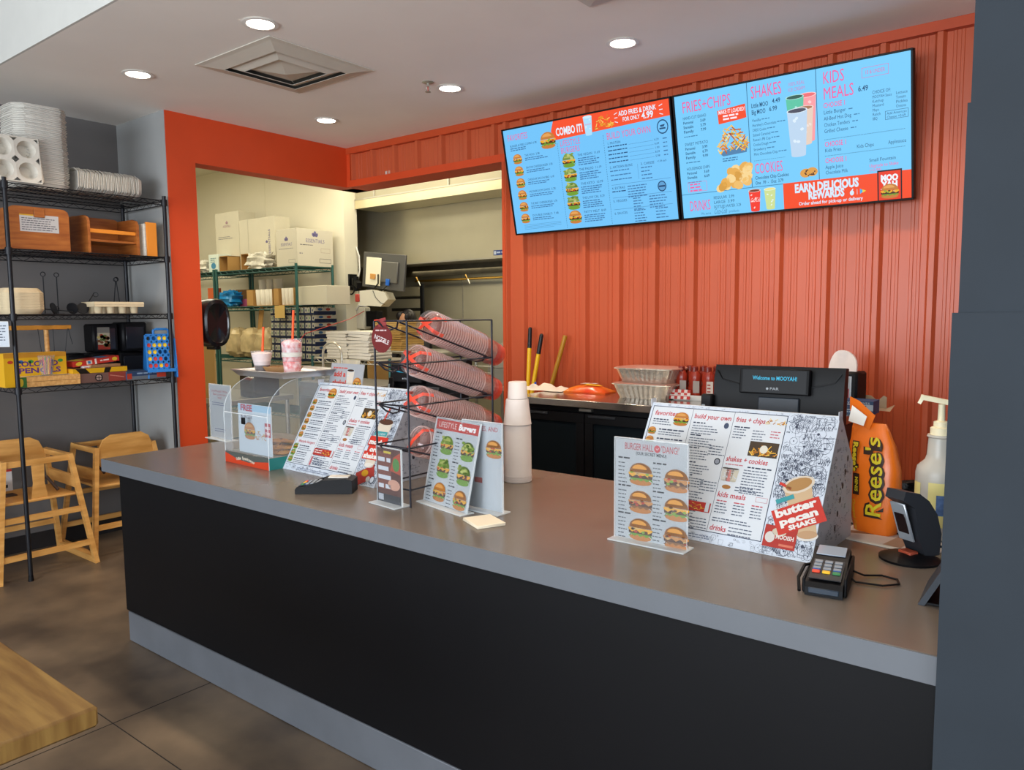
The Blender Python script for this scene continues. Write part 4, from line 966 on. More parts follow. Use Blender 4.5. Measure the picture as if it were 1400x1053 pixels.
p = MT @ Vector((-.125, -.055, .006)); shake('shake_cup', 'clear cup of pale pink shake over dark layer with orange straw, left on the tray', p, .105, .030, .050, mat('pink_shake', 'E8D2CC', .6, noise=.12, scale=20), mat('dark_shake', '5A4640', .6, noise=.3, scale=30), .115)
p = MT @ Vector((.085, -.03, .006)); s2 = shake('shake_cup', 'tall clear cup of pink and red mottled shake with orange straw, right on the tray', p, .165, .038, .048, mat('berry_shake', 'E8D8D6', .6, scale=45, c2='D86A66'), mat('berry_low', 'E6CFCE', .6, scale=45, c2='D2605E'), .13)
MB().lathe([(.0445, .085), (.0455, .105)], 20, cap=False).build('paper_band', M_fries, s2)
p = MT @ Vector((-.02, -.01, .006)); t = thing('paper_boat', 'brown paper boat lying between the two shakes', 'food tray', p, .2)
v = [(-.06, -.035, 0), (.06, -.035, 0), (.06, .035, 0), (-.06, .035, 0), (-.08, -.05, .035), (.08, -.05, .035), (.08, .05, .035), (-.08, .05, .035)]
MB().add(v, [(0, 1, 2, 3), (0, 1, 5, 4), (1, 2, 6, 5), (2, 3, 7, 6), (3, 0, 4, 7)]).build('boat', mat('brown_paper', '9A7248', .8), t, smooth=False)

# ---- menu stands: slanted printed boxes
def menu_stand(name, label, A, B, depth, h, frac, draw):
    """A front-left, B front-right foot; slanted face, short back slope, side doodle panels"""
    rz = math.atan2(B.y - A.y, B.x - A.x); w_ = (B - A).length
    t = thing(name, label, 'menu stand', tuple(A), rz)
    ty = depth * .62; prof = [(0, 0), (ty, h), (ty + .012, h), (depth, h * .60), (depth, 0)]
    MB().prism(prof, 0, w_, 'x').build('box_body', mat('menu_card', 'C9CBD0', .55), t, smooth=False)
    L_ = math.hypot(ty, h); lean = math.atan2(ty, h)
    sh = Sheet(); sh.rect(0, w_, 0, L_, 'DDE6F2', 0); draw(sh, w_, L_, frac)
    put(sh.build('printed_face', PAPER, t), (0, -.0006, .0004), (-lean, 0, 0))
    sh = Sheet(); R_ = random.Random(8)
    sh.poly([(p[0], p[1]) for p in prof], 'CFD0D6', 0)
    for i in range(420):
        y = R_.uniform(.005, depth - .02); z = R_.uniform(.01, h * .92)
        if y < ty * z / h + .012 or (y > ty and z > h - (h * .4) * (y - ty) / (depth - ty) - .02): continue
        if y + .012 > depth: continue
        sh.doodle(y - .011, y + .011, z - .011, z + .011, 1, '33353F', 1, i, .016)
    for k in range(6): y = depth * (.55 + .06 * k); sh.disc(y, h * (.15 + .1 * k), .008, .010, '33353F', 1, 7)
    put(sh.build('printed_side', PAPER, t), (w_ + .0006, 0, 0), (0, 0, PI / 2))
    P = [(ty - .02, h), (ty + .03, h + .005), (ty + .055, h * .82), (ty + .02, h * .9)]
    mb = MB(); mb.box(w_ - .0015, w_ + .0, ty - .012, ty + .02, h * .97, h + .014); mb.box(0, .0015, ty - .012, ty + .02, h * .97, h + .014); mb.build('corner_tab', MATS['menu_card'], t, smooth=False)
    return t
def d_menu(s, W, H_, frac, promo):
    w_ = W * frac; b = '2A3550'; r = 'CB3A44'
    s.rect(.008, w_, H_ * .075, H_ * .975, 'E2E7EC', 1); s.frame(.008, w_, H_ * .075, H_ * .975, .0022, b, 2)
    c1, c2 = w_ * .335, w_ * .64
    for c in (c1, c2): s.line(c, H_ * .075, c, H_ * .975, .0012, b, 2)
    hh = H_ * .038
    s.text('favorites', .02, H_ * .90, hh, r, 3, w_=w_ * .18, shear=.1, bold=.015); s.text('build your own', c1 + .008, H_ * .90, hh, r, 3, w_=w_ * .27, shear=.1, bold=.015); s.text('fries + chips', c2 + .008, H_ * .90, hh, r, 3, w_=w_ * .20, shear=.1, bold=.015)
    s.burger(w_ * .26, H_ * .825, w_ * .12, 3, 0, 2); s.fries(w_ * .93, H_ * .90, w_ * .13, H_ * .05, 3, 16, 3)
    s.words(.02, H_ * .87, w_ * .12, .004, b, 3, 1); s.words(.02, H_ * .85, w_ * .17, .0028, '5A6478', 3, 2, .009)
    for i in range(6):
        z = H_ * (.76 - .075 * i); s.burger(.026, z - H_ * .02, w_ * .065, 3, 0, 40 + i); s.words(.05, z + .013, w_ * .20, .0042, b, 3, 1); s.words(.05, z + .003, w_ * .22, .0028, '5A6478', 3, 2, .008, seed=i)
    s.text('lifestyle burgers', .03, H_ * .31, hh * .75, r, 3, w_=w_ * .25, shear=.1, bold=.01)
    for i in range(3): z = H_ * (.25 - .07 * i); s.burger(.026, z - H_ * .02, w_ * .065, 3, 1, 50 + i); s.words(.05, z + .013, w_ * .16, .004, b, 3, 1); s.words(.05, z + .003, w_ * .20, .0028, '5A6478', 3, 2, .008)
    x = c1 + .01; zz = H_ * .87
    for k in range(8): s.words(x, zz, w_ * .09, .0042, b, 3, 1); s.words(x, zz - .011, w_ * .21, .0028, '5A6478', 3, 4, .0085, seed=k); zz -= H_ * .098 if k != 2 else H_ * .11
    for k in range(3): s.words(x + w_ * .16, H_ * (.70 - .27 * k), w_ * .12, .0028, '5A6478', 3, 4, .009, seed=k)
    s.disc(c2 - .020, H_ * .585, .010, .011, '2A2E3A', 3); s.disc(c2 - .020, H_ * .585, .007, .0075, '9AA0AC', 4); s.disc(c2 - .018, H_ * .86, .008, .010, '44506A', 3)
    s.rect(c1 + .004, c2 - .006, H_ * .205, H_ * .275, 'C2382E', 3); s.fries(c1 + w_ * .19, H_ * .215, w_ * .12, H_ * .05, 4, 18, 6); s.words(c1 + .012, H_ * .262, w_ * .10, .005, 'F4DCD6', 4, 2, .010); s.rect(c2 - .022, c2 - .010, H_ * .21, H_ * .28, 'D8E0E4', 5)
    s.words(c1 + .03, H_ * .165, w_ * .14, .005, '6A7488', 3, 3, .010); s.rect(c1 + .006, c1 + .018, H_ * .09, H_ * .185, 'D07078', 3)
    s.words(c2 + .008, H_ * .865, w_ * .12, .004, b, 3, 1); s.words(c2 + .008, H_ * .845, w_ * .10, .0028, '5A6478', 3, 4, .009); s.words(c2 + w_ * .15, H_ * .845, w_ * .09, .0028, '5A6478', 3, 4, .009); s.words(c2 + w_ * .27, H_ * .85, w_ * .07, .003, 'D0707A', 3, 3, .009)
    s.rect(c2 + w_ * .15, w_ - .008, H_ * .655, H_ * .765, '4A3A28', 3); s.fries(c2 + w_ * .25, H_ * .665, w_ * .17, H_ * .07, 4, 34, 12); s.disc(c2 + w_ * .25, H_ * .71, .012, .013, 'E6E0D0', 9)
    s.text('shakes + cookies', c2 + .006, H_ * .60, hh, r, 3, w_=w_ * .28, shear=.1, bold=.015)
    s.words(c2 + .008, H_ * .58, w_ * .12, .0028, 'D0707A', 3, 1)
    for q, cc in ((.03, 'D8D2C8'), (.062, 'D88A84'), (.094, 'D4CCB8')): s.cup(c2 + w_ * q, H_ * .455, w_ * .055, H_ * .09, cc, L=3, top='5A4A40')
    s.words(c2 + w_ * .17, H_ * .575, w_ * .16, .004, b, 3, 1); s.words(c2 + w_ * .15, H_ * .55, w_ * .17, .0028, '5A6478', 3, 9, .0088); s.disc(c2 + w_ * .06, H_ * .41, w_ * .030, H_ * .016, 'B07840', 3)
    s.words(c2 + w_ * .12, H_ * .42, w_ * .15, .0032, '5A6478', 3, 2, .009)
    s.text('kids meals', c2 + .006, H_ * .335, hh, r, 3, w_=w_ * .19, shear=.1, bold=.015); s.frame(w_ * .91, w_ * .985, H_ * .335, H_ * .37, .001, 'D0707A', 3)
    for k in range(3): s.words(c2 + .008 + w_ * .118 * k, H_ * .31, w_ * .07, .0035, 'D0606A', 3, 1); s.words(c2 + .008 + w_ * .118 * k, H_ * .29, w_ * .09, .0028, '5A6478', 3, 4, .009, seed=k)
    s.words(c2 + .008, H_ * .185, w_ * .28, .003, '5A6478', 3, 2, .008); s.text('drinks', c2 + .006, H_ * .095, hh, r, 3, w_=w_ * .11, shear=.1, bold=.015); s.words(c2 + w_ * .14, H_ * .135, w_ * .18, .003, '5A6478', 3, 3, .010)
    s.words(.10, H_ * .045, w_ * .55, .003, '7A86A0', 2, 2, .007)
    s.doodle(w_ + .004, W - .002, .004, H_ - .004, 300, '4A5266', 1, 5, W * .034); s.doodle(.004, W * .98, .002, H_ * .066, 90, '3A4256', 1, 6, .012); s.doodle(.004, W * .98, H_ * .978, H_ - .001, 60, '3A4256', 1, 7, .006)
    promo(s, w_, W, H_)
def promo_r(s, w_, W, H_):
    m_ = (w_ + W) / 2; R_ = math.radians(28)
    s.line(m_ - .055, H_ * .49, m_ - .02, H_ * .46, .008, 'D8392C', 7)
    s.poly([(m_ - .040, H_ * .45), (m_ + .03, H_ * .53), (m_ + .075, H_ * .17), (m_ + .020, H_ * .15)], 'D8B890', 5); s.disc(m_ - .002, H_ * .495, .046, .024, 'E6D6C0', 6, rot=.45); s.disc(m_ - .002, H_ * .497, .038, .018, 'B98A52', 7, rot=.45); s.disc(m_ + .048, H_ * .165, .030, .014, 'E9E4DC', 6, rot=.2); s.disc(m_ + .048, H_ * .175, .027, .012, 'C9A078', 7, rot=.2)
    cx, cz = m_ + .015, H_ * .29; s.rect(cx - .068, cx + .068, cz - .038, cz + .036, 'D23A2C', 8, R_)
    def T_(t_, dx, dz, h, ww): s.text(t_, cx + dx * math.cos(R_) - dz * math.sin(R_), cz + dx * math.sin(R_) + dz * math.cos(R_), h, 'F6F0EA', 10, w_=ww, rot=R_, bold=.05)
    T_('butter', -.060, .012, .022, .118); T_('pecan', -.056, -.014, .020, .108); T_('SHAKE', -.036, -.033, .013, .076)
    s.rect(cx - .072, cx - .020, cz + .034, cz + .047, '3FA0A6', 9, R_); s.text('ALL NEW!', cx - .072 + .006, cz + .005, .009, 'F0F8F8', 11, w_=.040, rot=R_)
    s.rect(w_ + .004, w_ + .095, H_ * .055, H_ * .20, 'B8362C', 6); s.disc(w_ + .022, H_ * .12, .014, .016, 'E0D8D0', 7); s.disc(w_ + .045, H_ * .16, .020, .012, 'D8C8B0', 7); s.text('MOOISH', w_ + .038, H_ * .115, .012, 'F4ECE4', 8, w_=.050, bold=.03); s.rect(w_ + .05, w_ + .09, H_ * .07, H_ * .085, 'E07A60', 7)
def promo_l(s, w_, W, H_):
    m_ = (w_ + W) / 2
    s.line(m_ - .012, H_ * .80, m_ - .022, H_ * .66, .008, 'E2462C', 7)
    s.poly([(m_ - .045, H_ * .645), (m_ + .038, H_ * .645), (m_ + .022, H_ * .20), (m_ - .034, H_ * .20)], 'E6D8C4', 5); s.disc(m_ - .004, H_ * .645, .043, .013, '5A3A2A', 7); s.disc(m_ - .006, H_ * .20, .028, .010, 'EFE8DC', 6)
    s.rect(m_ - .045, m_ + .03, H_ * .50, H_ * .545, '3FA0A6', 8); s.text('ALL NEW!', m_ - .035, H_ * .508, .009, 'F0F8F8', 9, w_=.055)
    s.rect(m_ - .062, m_ + .048, H_ * .395, H_ * .49, 'DB3C2C', 8); s.rect(m_ - .050, m_ + .048, H_ * .32, H_ * .41, 'DB3C2C', 8); s.rect(m_ - .066, m_ + .030, H_ * .255, H_ * .335, 'DB3C2C', 8)
    s.text('mocha', m_ - .056, H_ * .41, .020, 'F8F4EE', 10, w_=.098, bold=.05); s.text('oreo', m_ - .036, H_ * .335, .020, 'F8F4EE', 10, w_=.076, bold=.05); s.text('shake', m_ - .060, H_ * .268, .020, 'F8F4EE', 10, w_=.084, bold=.05)
    s.rect(m_ - .055, m_ + .045, H_ * .03, H_ * .17, 'B03A30', 6, .5); s.disc(m_ - .01, H_ * .12, .020, .014, 'D8A020', 7); s.disc(m_ + .02, H_ * .07, .012, .012, 'C8C4C0', 7); s.disc(m_ + .045, H_ * .07, .014, .016, '3A4256', 6); s.disc(m_ + .045, H_ * .07, .011, .013, 'DDE6F2', 7)
A, B = oz(846, 718, ZC0), oz(1109, 771, ZC0)
menu_stand('menu_stand', 'slanted printed menu box with butter pecan shake promotion, in front of the right register', A, B, .338, .375, .76, lambda s, a, b, c: d_menu(s, a, b, c, promo_r))
A, B = oz(386.6, 640.5, ZC0), oz(511, 667.6, ZC0)
menu_stand('menu_stand', 'slanted printed menu box with mocha shake promotion, beside the cookie case', A, B, .345, .37, .77, lambda s, a, b, c: d_menu(s, a, b, c, promo_l))
# 'add a shake' card clipped on top of the left menu stand
p = oz(386.6, 640.5, ZC0); rzl = math.atan2(B.y - A.y, B.x - A.x)
t = thing('add_a_shake_card', 'small grey card reading add a shake, standing above the left menu stand', 'sign', tuple(T(*A) @ Rz(rzl) @ Vector((.015, .245, .33))), rzl)
sh = Sheet(); sh.rect(0, .24, 0, .13, 'B4B6BA', 0); sh.text('add a', .03, .070, .024, 'D8402E', 2, w_=.085, bold=.03); sh.text('shake!', .024, .030, .024, 'D8402E', 2, w_=.10, bold=.03); sh.words(.02, .112, .11, .006, 'D8605A', 1); sh.cup(.150, .015, .055, .085, 'E8DCCC', L=3, top='3A2A22'); sh.burger(.205, .02, .058, 3, 0, 17)
put(sh.build('print', PAPER, t), (0, -.0008, 0), (-.2, 0, 0)); put(MB().box(0, .24, 0, .002, 0, .13).build('card_stock', mat('grey_card', 'A9ABAE', .7), t, smooth=False), (0, 0, 0), (-.2, 0, 0))

# ---- wire cup rack with four tilted sleeves of cups
RK = oz(561.4, 694.3, ZC0); RW = .165; RL = .46; RT = .148; RB = .062
t = thing('wire_cup_rack', 'black wire rack of four sloping tiers holding clear plastic cups', 'rack', tuple(RK))
M_wire = mat('black_rack_wire', '1B1B24', .4, .2)
LV = [RB + RT * k for k in range(5)]
for (x, y) in ((0, 0), (-RW, 0), (0, RL), (-RW, RL)): MB().rod((x, y, 0), (x, y, LV[4]), .0042, n=6).build('post', M_wire, t)
for k, z in enumerate(LV):
    mb = MB(); q = .0032
    for x in (0, -RW): mb.rod((x, 0, z), (x, RL, z), q, n=5)
    for y in (0, RL): mb.rod((0, y, z), (-RW, y, z), q, n=5)
    mb.build('tier_frame', M_wire, t)
    if k:
        mb = MB()
        for x in (-RW * .18, -RW * .82): mb.rod((x, -.005, z - .004), (x, RL, LV[k - 1] + .004), .0034, n=5)
        mb.tube([(-RW * .10, 0, z), (-RW * .18, -.012, z + .0), (-RW * .30, 0, z - .022), (-RW * .5, .004, z - .030), (-RW * .7, 0, z - .022), (-RW * .82, -.012, z), (-RW * .90, 0, z)], .0034, 5)
        mb.tube([(-RW * .18, RL, LV[k - 1] + .004), (-RW * .32, RL + .004, LV[k - 1] - .014), (-RW * .5, RL + .004, LV[k - 1] - .018), (-RW * .68, RL + .004, LV[k - 1] - .014), (-RW * .82, RL, LV[k - 1] + .004)], .0034, 5)
        mb.build('cup_cradle', M_wire, t)
M_cup = clear_mat('cup_plastic', 'D89684', .10, .14); M_rim = clear_mat('cup_rim_plastic', 'F4DCD4', .4, .30); M_redp = mat('red_cup_print', 'E2452C', .4)
M_sleeve = clear_mat('sleeve_film', 'F2ECEC', .22, .05, .12)
def cup_mesh(full):
    r0, r1, L_ = .040, .0555, .13
    prof = [(.001, 0), (r0, 0), (r1, L_), (r1 + .003, L_ + .001), (r1 + .003, L_ + .004), (r1 - .001, L_ + .003)]
    return MB().lathe(prof, 22, cap=False).mesh('cup', M_cup)
CUPM = cup_mesh(True)
mb = MB(); mb.lathe([(.0418, .012), (.0445, .035)], 22, cap=False); 
PRM = mb.mesh('cup_print', M_redp)
RIMM = MB().lathe([(.0555, .1285), (.0592, .1290), (.0592, .1335), (.0548, .1335)], 22, cap=False).mesh('rim', M_rim)
dirv = Vector((0, -RL, RT)).normalized()
tier_names = ['lowest', 'second lowest', 'second highest', 'topmost']
for k in range(1, 5):
    low = RK + Vector((-RW / 2, RL + .045, LV[k - 1] + .006)); ax = Vector((0, -RL, RT)).normalized(); nrm = Vector((0, RT, RL)).normalized()
    shift = {4: -.05, 3: -.03, 2: -.025, 1: -.03}[k]
    start = low + nrm * .022 + ax * (-.03 + shift)
    rot = ax.to_track_quat('Z', 'Y').to_euler()
    nC = {4: 21, 3: 26, 2: 25, 1: 25}[k]; sp_ = .0135
    for i in range(nC):
        q = thing('plastic_cup', 'clear plastic cup nested in the %s sloping sleeve of the wire rack' % tier_names[k - 1], 'cup', tuple(start + ax * (i * sp_)), 0, 'cups in the %s sleeve' % tier_names[k - 1], rot=rot)
        for nm, me in (('cup_wall', CUPM), ('rim', RIMM), ('printed_band', PRM)):
            if nm == 'printed_band' and i > 1: continue
            o = bpy.data.objects.new(nm, me); COL.objects.link(o); o.parent = q
    Ls = nC * sp_ + .13
    q = thing('cup_sleeve', 'clear film sleeve with red tape around the %s row of cups' % tier_names[k - 1], 'plastic sleeve', tuple(start), 0, 'cup sleeves in the wire rack', rot=rot)
    MB().lathe([(.034, -.012), (.046, .006), (.0600, .12), (.0605, Ls - .01), (.056, Ls + .012), (.030, Ls + .020)], 22, cap=False).build('film', M_sleeve, q)
    mb = MB(); r_ = .0615
    for a_ in ((.5, 2.6) if k != 1 else (.9,)):
        c, s_ = math.cos(a_), math.sin(a_)
        pts = [(-c * r_ * .99, -s_ * r_ * .99, Ls - .03), (-c * r_ * .8, -s_ * r_ * .8, Ls + .014), (0, 0, Ls + .022), (c * r_ * .8, s_ * r_ * .8, Ls + .014), (c * r_ * .99, s_ * r_ * .99, Ls - .03)]
        for p0_, p1_ in zip(pts, pts[1:]): mb.bar(p0_, p1_, .013, .0012, (p0_[0] + p1_[0], p0_[1] + p1_[1], 30 * (Ls > 0) * .003 + .06))
    mb.build('red_tape', M_redp, q)
    MB().lathe([(.0455, -.002), (.0505, .045)], 22, cap=False).build('red_print_ring', mat('red_print_film', 'D8422C', .4, alpha=.75), q)
# hanging round tag on the rack
t = thing('hanging_round_tag', 'dark red round tag with white lettering tied to the cup rack corner', 'tag', tuple(RK + Vector((-RW - .004, -.008, LV[4] - .115))), .12)
sh = Sheet(); sh.disc(.045, .055, .046, .052, '7A1C1A', 0, 22); sh.text('NOZZLE', .010, .055, .016, 'F0DEDA', 2, w_=.070, bold=.02, rot=-.35); sh.words(.018, .048, .05, .006, 'E8C8C4', 1); sh.words(.018, .085, .05, .005, 'E8C8C4', 1); sh.rect(.030, .068, .098, .125, 'A03A38', 1, .2)
sh.build('print', PAPER, t, (0, -.0012, 0)); MB().rod((.045, 0, .055), (.045, .002, .055), .047, n=24).build('disc', mat('red_tag_card', '8E2A26', .6), t)
MB().tube([(.045, 0, .10), (.03, 0, .12), (.01, .004, .118)], .002, 5).build('tie', M_redp, t)

# ---- white foam cups, upside down stacks
def foam_stack(x_, y_, h0):
    pass
CP = oz(708, 657, ZC0)
big = MB().lathe([(.0565, 0), (.058, .003), (.0565, .007), (.0550, .205), (.052, .21), (.001, .21)], 30).mesh('foam_tub', mat('foam_white', 'DACEC5', .6))
for i in range(6):
    o = bpy.data.objects.new('foam_tub', big); COL.objects.link(o); o.location = CP + Vector((0, 0, .0001 + .0042 * i)); 
    tag(o, 'large white foam tub turned upside down, at the bottom of the cup tower', 'cup', 'upside down foam tubs')
mid = MB().lathe([(.0565, 0), (.058, .003), (.056, .006), (.046, .100), (.044, .104), (.001, .104)], 28).mesh('foam_bowl', MATS['foam_white'])
sml = MB().lathe([(.040, 0), (.041, .003), (.040, .006), (.0365, .095), (.034, .098), (.001, .098)], 26).mesh('foam_cup', MATS['foam_white'])
o = bpy.data.objects.new('foam_bowl', mid); COL.objects.link(o); o.location = CP + Vector((0, 0, .2315)); tag(o, 'white foam bowl upside down in the middle of the cup tower', 'cup')
o = bpy.data.objects.new('foam_cup', sml); COL.objects.link(o); o.location = CP + Vector((.002, 0, .2315 + .105)); o.scale = (1, 1, .70); tag(o, 'small white foam cup on top of the cup tower', 'cup')

# ---- folded napkin packet
p = oz(662, 715, ZC0)
t = thing('napkin_packet', 'small cream folded napkin lying before the white sign', 'napkin', tuple(p), -.45)
for i in range(3): MB().box(-.062 + .002 * i, .060 + .001 * i, -.050, .048, .0035 * i, .0035 * i + .003, .001).build('napkin_fold', mat('cream_napkin', 'E6D8BE', .9), t)

# ---- card terminals
def keypad(t, x0, y0, dx, dy, z, tilt=0):
    cols = [['3A3D44'] * 3] * 3 + [['D8482E', 'E8B82A', '3A7A4A']]
    for r_ in range(4):
        for c in range(3):
            cc = cols[r_][c]; mt = mat('key_' + cc, cc, .4) if r_ == 3 else mat('key_grey', '8A9098', .4)
            MB().box(x0 + c * dx, x0 + c * dx + dx * .78, y0 - r_ * dy, y0 - r_ * dy + dy * .62, z, z + .004, .001).build('key', mt, t)
            if r_ == 2 and c != 1: MB().box(x0 + c * dx, x0 + c * dx + dx * .78, y0 - r_ * dy - dy * .22, y0 - r_ * dy - dy * .05, z, z + .004, .0008).build('key', mat('key_blue', '2E5AA0', .4), t)
q = oz(1133, 796, ZC0)
t = thing('card_terminal', 'black card payment terminal with coloured keys in the right foreground', 'card reader', tuple(q), .16)
P = [(-.115, 0), (.115, 0), (.115, .050), (.09, .062), (.03, .056), (-.02, .040), (-.105, .030), (-.115, .02)]
MB().prism(P, -.042, .042, 'x').build('body', M_black, t)
MB().box(-.050, -.042, -.10, .10, .0, .035, .003).build('side_guard', M_black, t); MB().box(.042, .050, -.10, .11, .0, .045, .003).build('side_guard', M_black, t)
s_ = MB().box(-.034, .034, .035, .095, 0, .003, .001).build('screen', mat('terminal_screen', '9AA4B2', .15), t); put(s_, (0, -.002, .054), (.10, 0, 0))
kp = put(bpy.data.objects.new('keypad', MB().box(-.036, .036, -.098, .018, 0, .002).mesh('keypad', mat('keypad_plate', '1E2025', .4))), (0, 0, .0475), (.118, 0, 0)); COL.objects.link(kp); kp.parent = t
keypad(kp, -.032, -.008, .023, .020, .002)
MB().box(-.034, .034, -.118, -.112, .006, .020, .002).build('card_slot', mat('card_slot_blue', '2A3440', .3), t)
MB().tube([(-.055, -.105, .004), (-.062, -.07, .025), (-.055, -.02, .042), (-.045, 0, .04)], .004, 6).build('privacy_arm', M_black, t)
MB().tube([(.045, .06, .02), (.075, .075, .006), (.115, .10, .004), (.15, .085, .004), (.155, .05, .004), (.12, .02, .004), (.06, .02, .004), (.045, .03, .01)], .0028, 6).build('cable', M_black, t)
q = oz(445, 672, ZC0)
t = thing('card_terminal', 'black card payment terminal lying in front of the left menu stand', 'card reader', tuple(q), -.95)
P = [(-.105, 0), (.115, 0), (.115, .050), (.09, .058), (.0, .052), (-.02, .034), (-.098, .026), (-.105, .016)]
MB().prism(P, -.045, .045, 'x').build('body', M_black, t)
for q_ in (-.047, .042): MB().prism([(-.10, .02), (-.02, .03), (.0, .052), (-.035, .040)], q_, q_ + .005, 'x').build('side_guard', M_black, t)
MB().box(-.020, .022, .018, .095, .056, .061, .001).build('receipt', M_fries, t)
kp = put(bpy.data.objects.new('keypad', MB().box(-.036, .036, -.092, -.012, 0, .002).mesh('keypad', MATS['keypad_plate'])), (0, 0, .0385), (.10, 0, 0)); COL.objects.link(kp); kp.parent = t
keypad(kp, -.032, -.030, .023, .018, .002)
MB().box(-.030, .030, -.1085, -.103, .006, .016, .002).build('card_slot', mat('chrome_slot', '98A2AA', .25, .7), t)

# ---- barcode scanner on round base
q = oz(1243, 765, ZC0)
t = thing('barcode_scanner', 'black curved scanner standing on a round base at the right counter end', 'scanner', tuple(q), -.55)
MB().lathe([(.001, 0), (.075, 0), (.076, .006), (.06, .012), (.02, .020), (.001, .020)], 26).build('base', M_black, t)
pts = [(0, .05, .012), (0, .055, .07), (0, .035, .13), (0, 0, .165), (0, -.045, .185)]
mb = MB(); W_ = .030
for i in range(len(pts) - 1): pass
mb.prism([(.025, .012), (.075, .012), (.080, .07), (.062, .125), (.030, .165), (-.005, .188), (-.055, .198), (-.062, .175), (-.020, .150), (-.005, .07)], -W_, W_, 'x')
mb.build('body', mat('scanner_shell', '23252A', .5), t)
s_ = MB().box(-.024, .024, -.003, .003, 0, .115, .002).build('window_frame', mat('silver_bezel', 'A8AEB4', .3, .5), t); put(s_, (0, -.010, .055), (.36, 0, 0))
g_ = MB().box(-.017, .017, -.0045, -.003, .025, .085, .001).build('scan_window', mat('scan_glass', '1A1012', .1), s_)
MB().box(-.02, .02, -.02, .01, .012, .026, .002).build('red_tray', mat('red_base_insert', 'A8482E', .5), t)
MB().tube([(0, .06, .03), (.04, .13, .03), (.10, .16, .06), (.16, .15, .055)], .0035, 6).build('cable', M_black, t)
MB().tube([(.0, .06, .006), (-.12, .16, .004), (-.25, .16, .004), (-.36, .10, .004)], .003, 6).build('cable', M_black, t)

# ---- tablet on stand at the column
q = oz(1256, 823, ZC0)
t = thing('tablet_stand', 'black tablet leaning on a stand at the counter end beside the column', 'tablet', tuple(q), .05)
MB().prism([(0, 0), (.014, 0), (.128, .225), (.116, .230)], -.02, .16, 'y').build('front_panel', mat('tablet_back', '2A3038', .5), t)
MB().prism([(.105, 0), (.116, 0), (.128, .222), (.118, .222)], -.02, .16, 'y').build('rear_panel', M_black, t)
MB().box(.01, .11, -.01, .15, 0, .006, .001).build('base_plate', M_black, t)

# ---- orange candy bag
q = oz(1196, 727, ZC0)
t = thing('candy_bag', 'orange bag of chopped peanut butter cups standing open beside the right register', 'bag', tuple(q), -.30)
M_bag = mat('orange_bag_film', 'DA6A18', .32, noise=.06, scale=14, bump=.5)
rows = [(0.0, .060, .036, .0), (.04, .068, .042, .0), (.12, .078, .040, -.004), (.20, .078, .034, -.008), (.27, .070, .024, -.016), (.315, .056, .012, -.024), (.335, .050, .006, -.028)]
v = []; n = 20
for (z, a_, b_, dx) in rows:
    for i in range(n):
        th = 2 * PI * i / n; c, s_ = math.cos(th), math.sin(th); e = 3.0; q_ = (abs(c) ** e + abs(s_) ** e) ** (-1 / e)
        v.append((a_ * c * q_ + dx + .002 * math.sin(5 * th + z * 40), b_ * s_ * q_ + .002 * math.cos(7 * th + z * 50), z))
MB().add(v, [(j * n + i, j * n + (i + 1) % n, (j + 1) * n + (i + 1) % n, (j + 1) * n + i) for j in range(6) for i in range(n)] + [tuple(range(n - 1, -1, -1))]).build('bag_body', M_bag, t)
mb = MB(); mb.add([(-.075, -.01, .33), (-.02, -.015, .315), (.0, -.02, .36), (-.055, -.015, .40), (-.095, 0, .41), (-.10, .01, .37)], [(0, 1, 2, 3), (0, 3, 4, 5)]); mb.build('torn_top', M_bag, t)
mb = MB(); mb.add([(-.085, -.021, .335), (-.035, -.022, .325), (-.025, -.022, .355), (-.075, -.020, .385)], [(0, 1, 2, 3)]); mb.build('inner_lining', M_whitep, t)
def curved(sheet, t, name, off, rows_):
    """wrap a flat sheet onto the bag front"""
    o = sheet.build(name, PAPER, t)
    for vv in o.data.vertices:
        z = max(0, min(.334, vv.co.z)); k = 0
        for (a1, b1) in zip(rows_, rows_[1:]):
            if a1[0] <= z <= b1[0]:
                f = (z - a1[0]) / (b1[0] - a1[0]); A_ = a1[1] + (b1[1] - a1[1]) * f; B_ = a1[2] + (b1[2] - a1[2]) * f; D_ = a1[3] + (b1[3] - a1[3]) * f
        x = vv.co.x * A_ / .078; u_ = min(abs(x) / A_, .985); y = -B_ * (1 - u_ ** 3) ** (1 / 3)
        lay = -vv.co.y; vv.co.x = x + D_; vv.co.y = y - off - lay
    return o
def vtext(s, txt, x, z0, h, col, L, ln, bold=.03): s.text(txt, x, z0, h, col, L, w_=ln, rot=-PI / 2, bold=bold)
sh = Sheet(); vtext(sh, "Reese's", -.052, .275, .018, '3A2418', 1, .090, .16); vtext(sh, "Reese's", -.052, .275, .018, 'E8D22A', 3, .090, .04)
sh.rect(-.048, -.026, .115, .180, '3A2418', 1); vtext(sh, 'MINIS', -.040, .170, .010, 'D8C22A', 3, .045); vtext(sh, 'Chopped Cups', -.052, .100, .012, 'F0C832', 3, .095, .01)
sh.text("Reese's", .044, .055, .050, '3A2418', 1, w_=.24, rot=PI / 2, bold=.10); sh.text("Reese's", .044, .055, .050, 'E8D22A', 3, w_=.24, rot=PI / 2, bold=.01)
curved(sh, t, 'printed_lettering', .0045, rows)
q2 = thing('floor_paper', 'white and brown checked paper sheet under the candy bag', 'paper', tuple(oz(1215, 735, ZC0 - .0002)), -.2)
